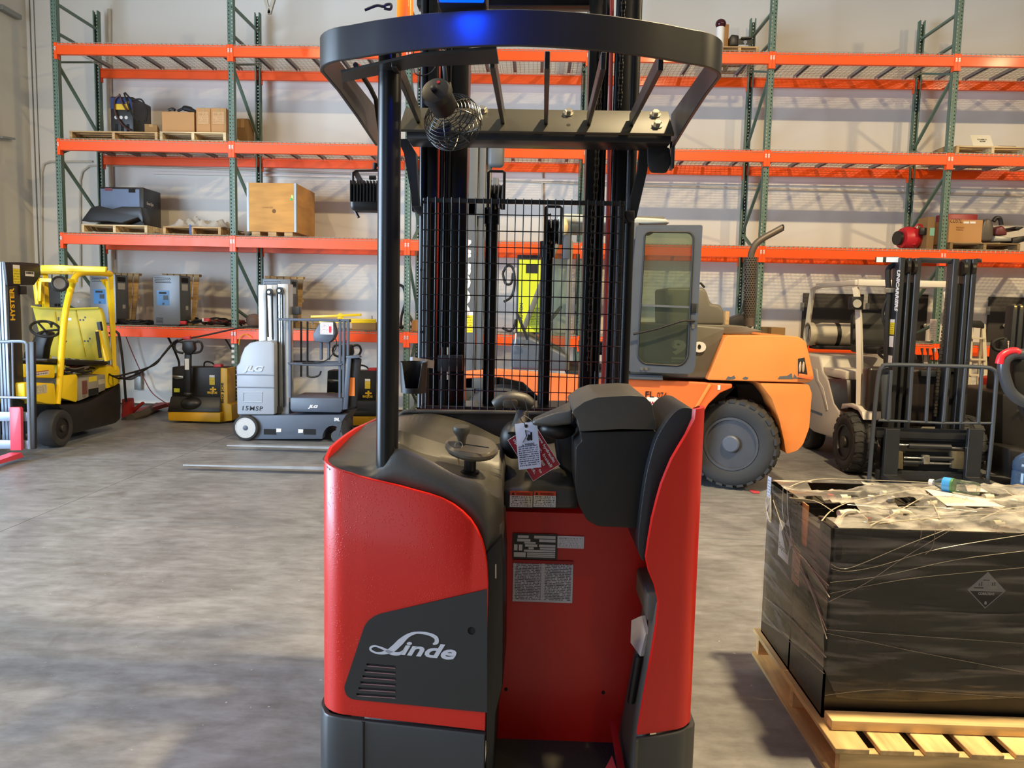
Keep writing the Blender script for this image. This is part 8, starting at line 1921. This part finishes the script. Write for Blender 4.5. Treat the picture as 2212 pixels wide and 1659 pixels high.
for k in range(9):
    x = 1.27 + 0.115 * k; y = random.uniform(3.1, 3.7); t = bnk[0] if y < YS else bnk[1]
    pts = [V((x, y, BZ1 - 0.04)), V((x + 0.03, y + 0.02, BZ1 + 0.002)), V((x + 0.08, y + 0.03, BZ1 + 0.006)), V((x + 0.13, y + random.uniform(-0.06, 0.08), BZ1 - 0.03))]
    MB().tube(smooth_pts(pts, 4), 0.010 if k % 3 else 0.013, 8).build('jumper_cable', m_rub if k % 2 else m_frm, t)
    MB().cyl(pts[1] - V((0.02, 0, 0)), pts[1] + V((0.025, 0.01, 0)), 0.015, 12).build('cable_boot', m_frm, t)
# labels on the front plate
def bpl(px, py): return at(px, py, Y=BY0 - 0.001)
cdn = bpl(2131, 1275); hw = (bpl(2173, 1275).x - bpl(2090, 1275).x) / 2
dm_ = lambda s, off: [V((cdn.x, BY0 - off, cdn.z + hw * s)), V((cdn.x - hw * s, BY0 - off, cdn.z)), V((cdn.x, BY0 - off, cdn.z - hw * s)), V((cdn.x + hw * s, BY0 - off, cdn.z))]
lab = MB().prism(dm_(1.0, 0.0005), (0, -0.0008, 0)).build('hazard_diamond', mat('label_silver', (176, 174, 176), 0.45, var=0), bnk[0], smooth=0)
tag(lab, 'silver and black corrosive hazard diamond')
q = dm_(0.93, 0.0014)
MB().prism([q[1] + V((0.004, 0, -0.004)), q[2], q[3] + V((-0.004, 0, -0.004))], (0, -0.0004, 0)).build('black_half', m_ink, lab, smooth=0)
for (u, v, w_, h_) in ((-0.42, 0.12, 0.5, 0.06), (0.30, 0.13, 0.5, 0.05), (-0.05, 0.55, 0.34, 0.05), (-0.28, 0.34, 0.05, 0.22), (-0.40, 0.30, 0.04, 0.16), (0.40, 0.36, 0.04, 0.2), (0.28, 0.34, 0.04, 0.18)):
    MB().cbox((cdn.x + u * hw, BY0 - 0.0016, cdn.z + v * hw), (w_ * hw, 0.0004, h_ * hw)).build('pictogram', m_ink, lab, smooth=0)
MB().prism([V((cdn.x + u * hw, BY0 - 0.0016, cdn.z + v * hw)) for u, v in ((0.02, 0.10), (0.58, 0.10), (0.5, 0.22), (0.30, 0.26), (0.1, 0.20))], (0, -0.0004, 0)).build('pictogram', MATS['grey_sticker'], lab, smooth=0)
text('lettering', 'CORROSIVE', m_white, lab, (cdn.x - hw * 0.42, BY0 - 0.0018, cdn.z - hw * 0.26), (1, 0, 0), (0, 0, 1), w=hw * 0.84, h=hw * 0.14, bold=0.02, depth=0.0004)
text('lettering', '8', m_white, lab, (cdn.x - hw * 0.06, BY0 - 0.0018, cdn.z - hw * 0.78), (1, 0, 0), (0, 0, 1), h=hw * 0.18, bold=0.02, depth=0.0004)
# slot holes, end labels
p = bpl(1812, 1192); MB().prism([V((x, BY0 - 0.0006, z)) for x, z in [(p.x + 0.012 * math.cos(a), p.z + (0.022 if math.sin(a) > 0 else -0.022) + 0.012 * math.sin(a)) for a in [2 * PI * i / 16 for i in range(16)]]], (0, -0.0006, 0)).build('lift_slot', m_hole, bnk[0], smooth=0)
ex0 = at(1697, 1268, X=BX0 - 0.001)
for k, (y_, z_, w_, h_, s) in enumerate(((3.62, 0.60, 0.15, 0.17, 'Exposed'), (3.42, 0.55, 0.10, 0.16, 'Metal'))):
    lb_ = plate('paper_label', V((BX0 - 0.001, y_ + (0 if k else 0.0), z_)), (0, -1, 0), (0, 0, 1), w_, h_, mat('label_paper', (186, 182, 176), 0.6, var=0.04), bnk[1] if k == 0 else bnk[0], t=0.001)
    text('lettering', s, m_ink, lb_, V((BX0 - 0.0022, y_ - 0.01, z_ + 0.03)), (0, -1, 0), (0, 0, 1), w=w_ * 0.85, h=0.035, depth=0.0004)
MB().prism([V((BX0 - 0.0012, 3.50 + u, 0.72 + v)) for u, v in ((0, 0.085), (0.085, 0), (0, -0.085), (-0.085, 0))], (-0.0008, 0, 0)).build('hazard_diamond', MATS['label_silver'], bnk[1], smooth=0)
# brown cardboard divider and dark upright seen through the cut out
cd_ = tag(bx('cardboard_divider', (BX0 + 0.012, 3.30, BZ1 - 0.17), (BX0 + 0.016, 3.375, BZ1 + 0.01), m_card), 'brown cardboard divider tucked into the battery end', 'divider')
tg_ = thing('hang_tag', 'white tag on a string tied to the back corner of the batteries', 'tag', (BX0 - 0.01, 3.80, BZ1 - 0.07))
plate('card', V((BX0 - 0.012, 3.80, BZ1 - 0.07)), (0, -1, 0.05), (0, 0, 1), 0.055, 0.10, print_mat('blue_tag_print', (206, 216, 232), (90, 110, 150), 7), tg_, t=0.001)
for k in range(5):
    MB().tube(smooth_pts([V((BX0 - 0.006, 3.77, BZ1 - 0.04)), V((BX0 - 0.02, 3.75 + 0.01 * k, BZ1 - 0.10)), V((BX0 - 0.025, 3.76 - 0.02 * k, BZ1 - 0.17)), V((BX0 - 0.012, 3.74, BZ1 - 0.05))], 4), 0.0018, 5).build('string', m_frm, tg_)
# stretch film: hugging sheet over the top and sides, torn open towards the left end, plus taut folds
def film_mat(name='stretch_film', lo=0.006, hi=0.26, p0=0.50, sc=(2.2, 2.2, 26)):
    m = bpy.data.materials.new(name); m.use_nodes = True; nt = m.node_tree; N = nt.nodes.new; L = nt.links.new
    nt.nodes.remove(nt.nodes['Principled BSDF'])
    tr = N('ShaderNodeBsdfTransparent'); tr.inputs[0].default_value = (0.97, 0.96, 0.94, 1)
    gl = N('ShaderNodeBsdfGlossy'); gl.inputs['Roughness'].default_value = 0.16; gl.inputs[0].default_value = (1, 0.98, 0.94, 1)
    df = N('ShaderNodeBsdfDiffuse'); df.inputs[0].default_value = (0.75, 0.72, 0.66, 1)
    tc = N('ShaderNodeTexCoord'); mp = N('ShaderNodeMapping'); mp.inputs['Scale'].default_value = sc; mp.inputs['Rotation'].default_value = (0, 0.13, 0)
    L(tc.outputs['Object'], mp.inputs[0])
    n = N('ShaderNodeTexNoise'); n.inputs['Scale'].default_value = 1.0; n.inputs['Detail'].default_value = 6; n.inputs['Distortion'].default_value = 0.6
    L(mp.outputs[0], n.inputs['Vector'])
    cr = N('ShaderNodeValToRGB'); e = cr.color_ramp.elements; e[0].position = p0; e[0].color = (lo, lo, lo, 1); e[1].position = 0.80; e[1].color = (hi, hi, hi, 1)
    L(n.outputs['Fac'], cr.inputs[0])
    bp = N('ShaderNodeBump'); bp.inputs['Strength'].default_value = 0.5; bp.inputs['Distance'].default_value = 0.01; L(n.outputs['Fac'], bp.inputs['Height'])
    L(bp.outputs[0], gl.inputs['Normal'])
    fr = N('ShaderNodeFresnel'); fr.inputs[0].default_value = 1.42; L(bp.outputs[0], fr.inputs['Normal'])
    m1 = N('ShaderNodeMixShader'); L(fr.outputs[0], m1.inputs[0]); L(tr.outputs[0], m1.inputs[1]); L(gl.outputs[0], m1.inputs[2])
    m2 = N('ShaderNodeMixShader'); L(cr.outputs[0], m2.inputs[0]); L(m1.outputs[0], m2.inputs[1]); L(df.outputs[0], m2.inputs[2])
    L(m2.outputs[0], nt.nodes['Material Output'].inputs[0]); return m
m_film = film_mat()
fl_ = thing('stretch_film', 'clear stretch film wrapped around the black batteries', 'stretch film', (1.75, 3.4, BZ0))
rnd = random.Random(5); b = MB(); off = 0.006
# side sheet: left end and front, lower edge sagging, upper edge rolled over the top rim
path = [(BX0 - off, BY1 + off)] + [(BX0 - off, BY1 - (BY1 - BY0) * k / 14) for k in range(1, 14)] + [(BX0 - off, BY0 - off)] + [(BX0 + (BX1 - BX0) * k / 22, BY0 - off) for k in range(1, 23)]
nz = 16; vs = []
for i, (x, y) in enumerate(path):
    u = i / (len(path) - 1)
    zlow = BZ0 + (0.06 + 0.16 * abs(math.sin(3.0 * u)) if i < 15 else 0.10 + 0.02 * math.sin(9 * u))
    for j in range(nz + 1):
        v = j / nz; z = zlow + (BZ1 + 0.004 - zlow) * v
        w = 0.004 * math.sin(17 * v + 9 * u) + rnd.uniform(0, 0.003)
        if i < 15: vs.append(V((x - max(0, w), y, z)))
        else: vs.append(V((x, y - max(0, w), z)))
b.add(vs, [(i * (nz + 1) + j, (i + 1) * (nz + 1) + j, (i + 1) * (nz + 1) + j + 1, i * (nz + 1) + j + 1) for i in range(len(path) - 1) for j in range(nz)])
b.build('side_wrap', m_film, fl_, smooth=60, fixn=False)
b = MB(); nx, ny = 44, 26; vs = []
for j in range(ny + 1):
    for i in range(nx + 1):
        u, v = i / nx, j / ny
        x = BX0 + 0.02 + (BX1 - BX0) * u; y = BY0 - 0.004 + (BY1 - BY0 + 0.01) * v
        h = 0.012 * math.sin(11 * u + 5 * v) + 0.01 * math.sin(23 * v - 7 * u) + rnd.uniform(-0.005, 0.008)
        e = min(1, 8 * min(v, 1 - v), 6 * u + 0.2)
        vs.append(V((x, y, BZ1 + 0.006 + (0.012 + h) * e)))
fs = []
for j in range(ny):
    for i in range(nx):
        u, v = (i + .5) / nx, (j + .5) / ny
        if ((u - 0.24) / 0.13) ** 2 + ((v - 0.84) / 0.10) ** 2 < 1 or ((u - 0.36) / 0.06) ** 2 + ((v - 0.47) / 0.08) ** 2 < 1 or ((u - 0.05) / 0.10) ** 2 + ((v - 0.35) / 0.22) ** 2 < 1: continue   # torn holes
        fs.append((j * (nx + 1) + i, j * (nx + 1) + i + 1, (j + 1) * (nx + 1) + i + 1, (j + 1) * (nx + 1) + i))
b.add(vs, fs); b.build('top_wrap', film_mat('crumpled_film', 0.10, 0.75, 0.42, (5, 9, 9)), fl_, smooth=40, fixn=False)
# gathered rope-like folds over edges and taut diagonal creases on the faces
m_fold = thin_glass('film_fold', (244, 240, 232), 0.30, 0.2, (226, 218, 202))
def fold(pts, r_, nm='film_fold'):
    MB().tube(smooth_pts(pts, 4), r_ * 0.62, 5, flat=0.5).build(nm, m_fold, fl_)
F = lambda px, py: at(px, py, Y=BY0 - 0.012)
for pts in ([(1795, 1218), (1815, 1228), (1850, 1222), (1960, 1176), (2060, 1138)], [(1795, 1228), (1830, 1234), (1900, 1222), (2030, 1185), (2212, 1155)], [(1793, 1258), (1900, 1245), (2060, 1210), (2212, 1190)], [(1792, 1282), (1950, 1252), (2100, 1236), (2212, 1226)], [(1785, 1368), (1870, 1385), (2000, 1412), (2212, 1452)], [(1786, 1360), (1950, 1372), (2212, 1390)], [(1782, 1502), (1900, 1490), (2060, 1498), (2212, 1508)], [(1990, 1128), (1988, 1165), (1975, 1180)], [(2022, 1133), (2015, 1180), (1998, 1198)], [(1790, 1300), (1870, 1260), (1960, 1200), (2080, 1130)]):
    fold([F(*p) for p in pts], 0.0022 if len(pts) < 5 else 0.003)
S = lambda px, py: at(px, py, X=BX0 - 0.012)
for pts in ([(1700, 1050), (1702, 1110), (1712, 1175), (1735, 1235), (1786, 1362)], [(1692, 1050), (1690, 1100), (1700, 1150), (1720, 1190), (1790, 1265)], [(1705, 1180), (1740, 1210), (1792, 1290)], [(1715, 1210), (1750, 1270), (1786, 1380)], [(1652, 1290), (1700, 1330), (1784, 1420)], [(1652, 1330), (1720, 1400), (1780, 1455)], [(1670, 1080), (1690, 1140), (1700, 1180)]):
    fold([S(*p) for p in pts], 0.0035)
T = lambda px, py: at(px, py, z=BZ1 + 0.02)
for pts in ([(1705, 1052), (1730, 1042), (1780, 1034), (1850, 1036), (1960, 1040), (2060, 1046), (2160, 1055), (2180, 1066), (2212, 1082)], [(1775, 1125), (1800, 1100), (1850, 1080), (1930, 1065), (2020, 1050)], [(1830, 1090), (1920, 1095), (2010, 1095), (2110, 1105)], [(1880, 1135), (1930, 1110), (2000, 1070), (2050, 1045)], [(2010, 1080), (2020, 1095), (2030, 1120)], [(1740, 1060), (1790, 1060), (1860, 1062)], [(1900, 1130), (2000, 1120), (2212, 1105)], [(1705, 1075), (1760, 1082), (1800, 1105)], [(2120, 1120), (2170, 1100), (2212, 1095)], [(1850, 1125), (1880, 1128), (1930, 1120)]):
    fold([T(*p) for p in pts], 0.0045)
# paper sheet and bottle on top
ps = thing('paper_sheet', 'white paper sheet with scribbles lying on the wrapped batteries', 'paper', tuple(T(2080, 1075)))
pz = [at(x, y, z=BZ1 + 0.026) for x, y in ((1998, 1057), (2072, 1062), (2172, 1095), (2046, 1093))]
MB().prism(pz, (0, 0, 0.001)).build('sheet', mat('pinkish_paper', (220, 206, 192), 0.7, var=0.04), ps, smooth=0)
for pts in ([(2040, 1070), (2046, 1074), (2062, 1070)], [(2078, 1076), (2084, 1080), (2088, 1074), (2090, 1079)], [(2050, 1063), (2060, 1066)]):
    MB().tube([at(x, y, z=BZ1 + 0.0276) for x, y in pts], 0.0008, 4).build('scribble', m_ink, ps)
pz = [at(x, y, z=BZ1 + 0.024) for x, y in ((2085, 1048), (2105, 1046), (2134, 1063), (2090, 1062))]
ps2 = tag(MB().prism(pz, (0, 0, 0.001)).build('paper_scrap', MATS['pinkish_paper'], None, smooth=0), 'small paper scrap behind the water bottle on the batteries', 'paper')
bo = thing('water_bottle', 'clear plastic water bottle with blue label lying on the wrapped batteries', 'bottle', tuple(T(2052, 1045)))
p0, p1 = at(2014, 1042, z=BZ1 + 0.055), at(2080, 1052, z=BZ1 + 0.058); ax = (p1 - p0).normalized(); L_ = (p1 - p0).length
m_pet = thin_glass('clear_pet', (225, 228, 230), 0.10, 0.04)
prof = [(0.012, 0.0), (0.013, 0.012), (0.018, 0.022), (0.030, 0.045), (0.0325, 0.06), (0.031, 0.075), (0.0325, 0.09), (0.031, 0.105), (0.0325, 0.12), (0.031, 0.14), (0.0325, 0.16), (0.031, 0.18), (0.028, 0.195), (0.001, 0.19)]
MB().lathe(prof, p0, ax, 24).build('bottle_body', m_pet, bo)
MB().lathe([(0.001, -0.014), (0.0145, -0.013), (0.0155, 0.004), (0.013, 0.006)], p0, ax, 20).build('cap', MATS['white_decal'], bo)
MB().lathe([(0.0332, 0.05), (0.0334, 0.052), (0.0334, 0.082), (0.0332, 0.084)], p0, ax, 24).build('label', mat('sky_blue_label', (60, 150, 220), 0.4, var=0.1), bo)
MB().lathe([(0.0334, 0.084), (0.0335, 0.085), (0.0335, 0.092), (0.0332, 0.093)], p0, ax, 24).build('label_band', mat('green_band', (70, 130, 70), 0.4), bo)
# water jug at the right edge, on the floor
jc = at(2216, 1064, z=0)
jg = thing('water_jug', 'pale blue water jug on the floor behind the batteries at the right edge', 'jug', tuple(jc))
MB().lathe([(0.001, 0.0), (0.12, 0.004), (0.135, 0.02), (0.135, 0.2), (0.128, 0.22), (0.135, 0.24), (0.135, 0.30), (0.11, 0.35), (0.05, 0.40), (0.03, 0.41), (0.03, 0.45), (0.001, 0.451)], (0, 0, 0), (0, 0, 1), 32).build('jug_body', thin_glass('jug_blue', (150, 180, 210), 0.22, 0.08, (120, 150, 190)), jg, False)
MB().cyl((0, 0, 0.43), (0, 0, 0.465), 0.033, 20).build('jug_cap', MATS['white_decal'], jg, False)
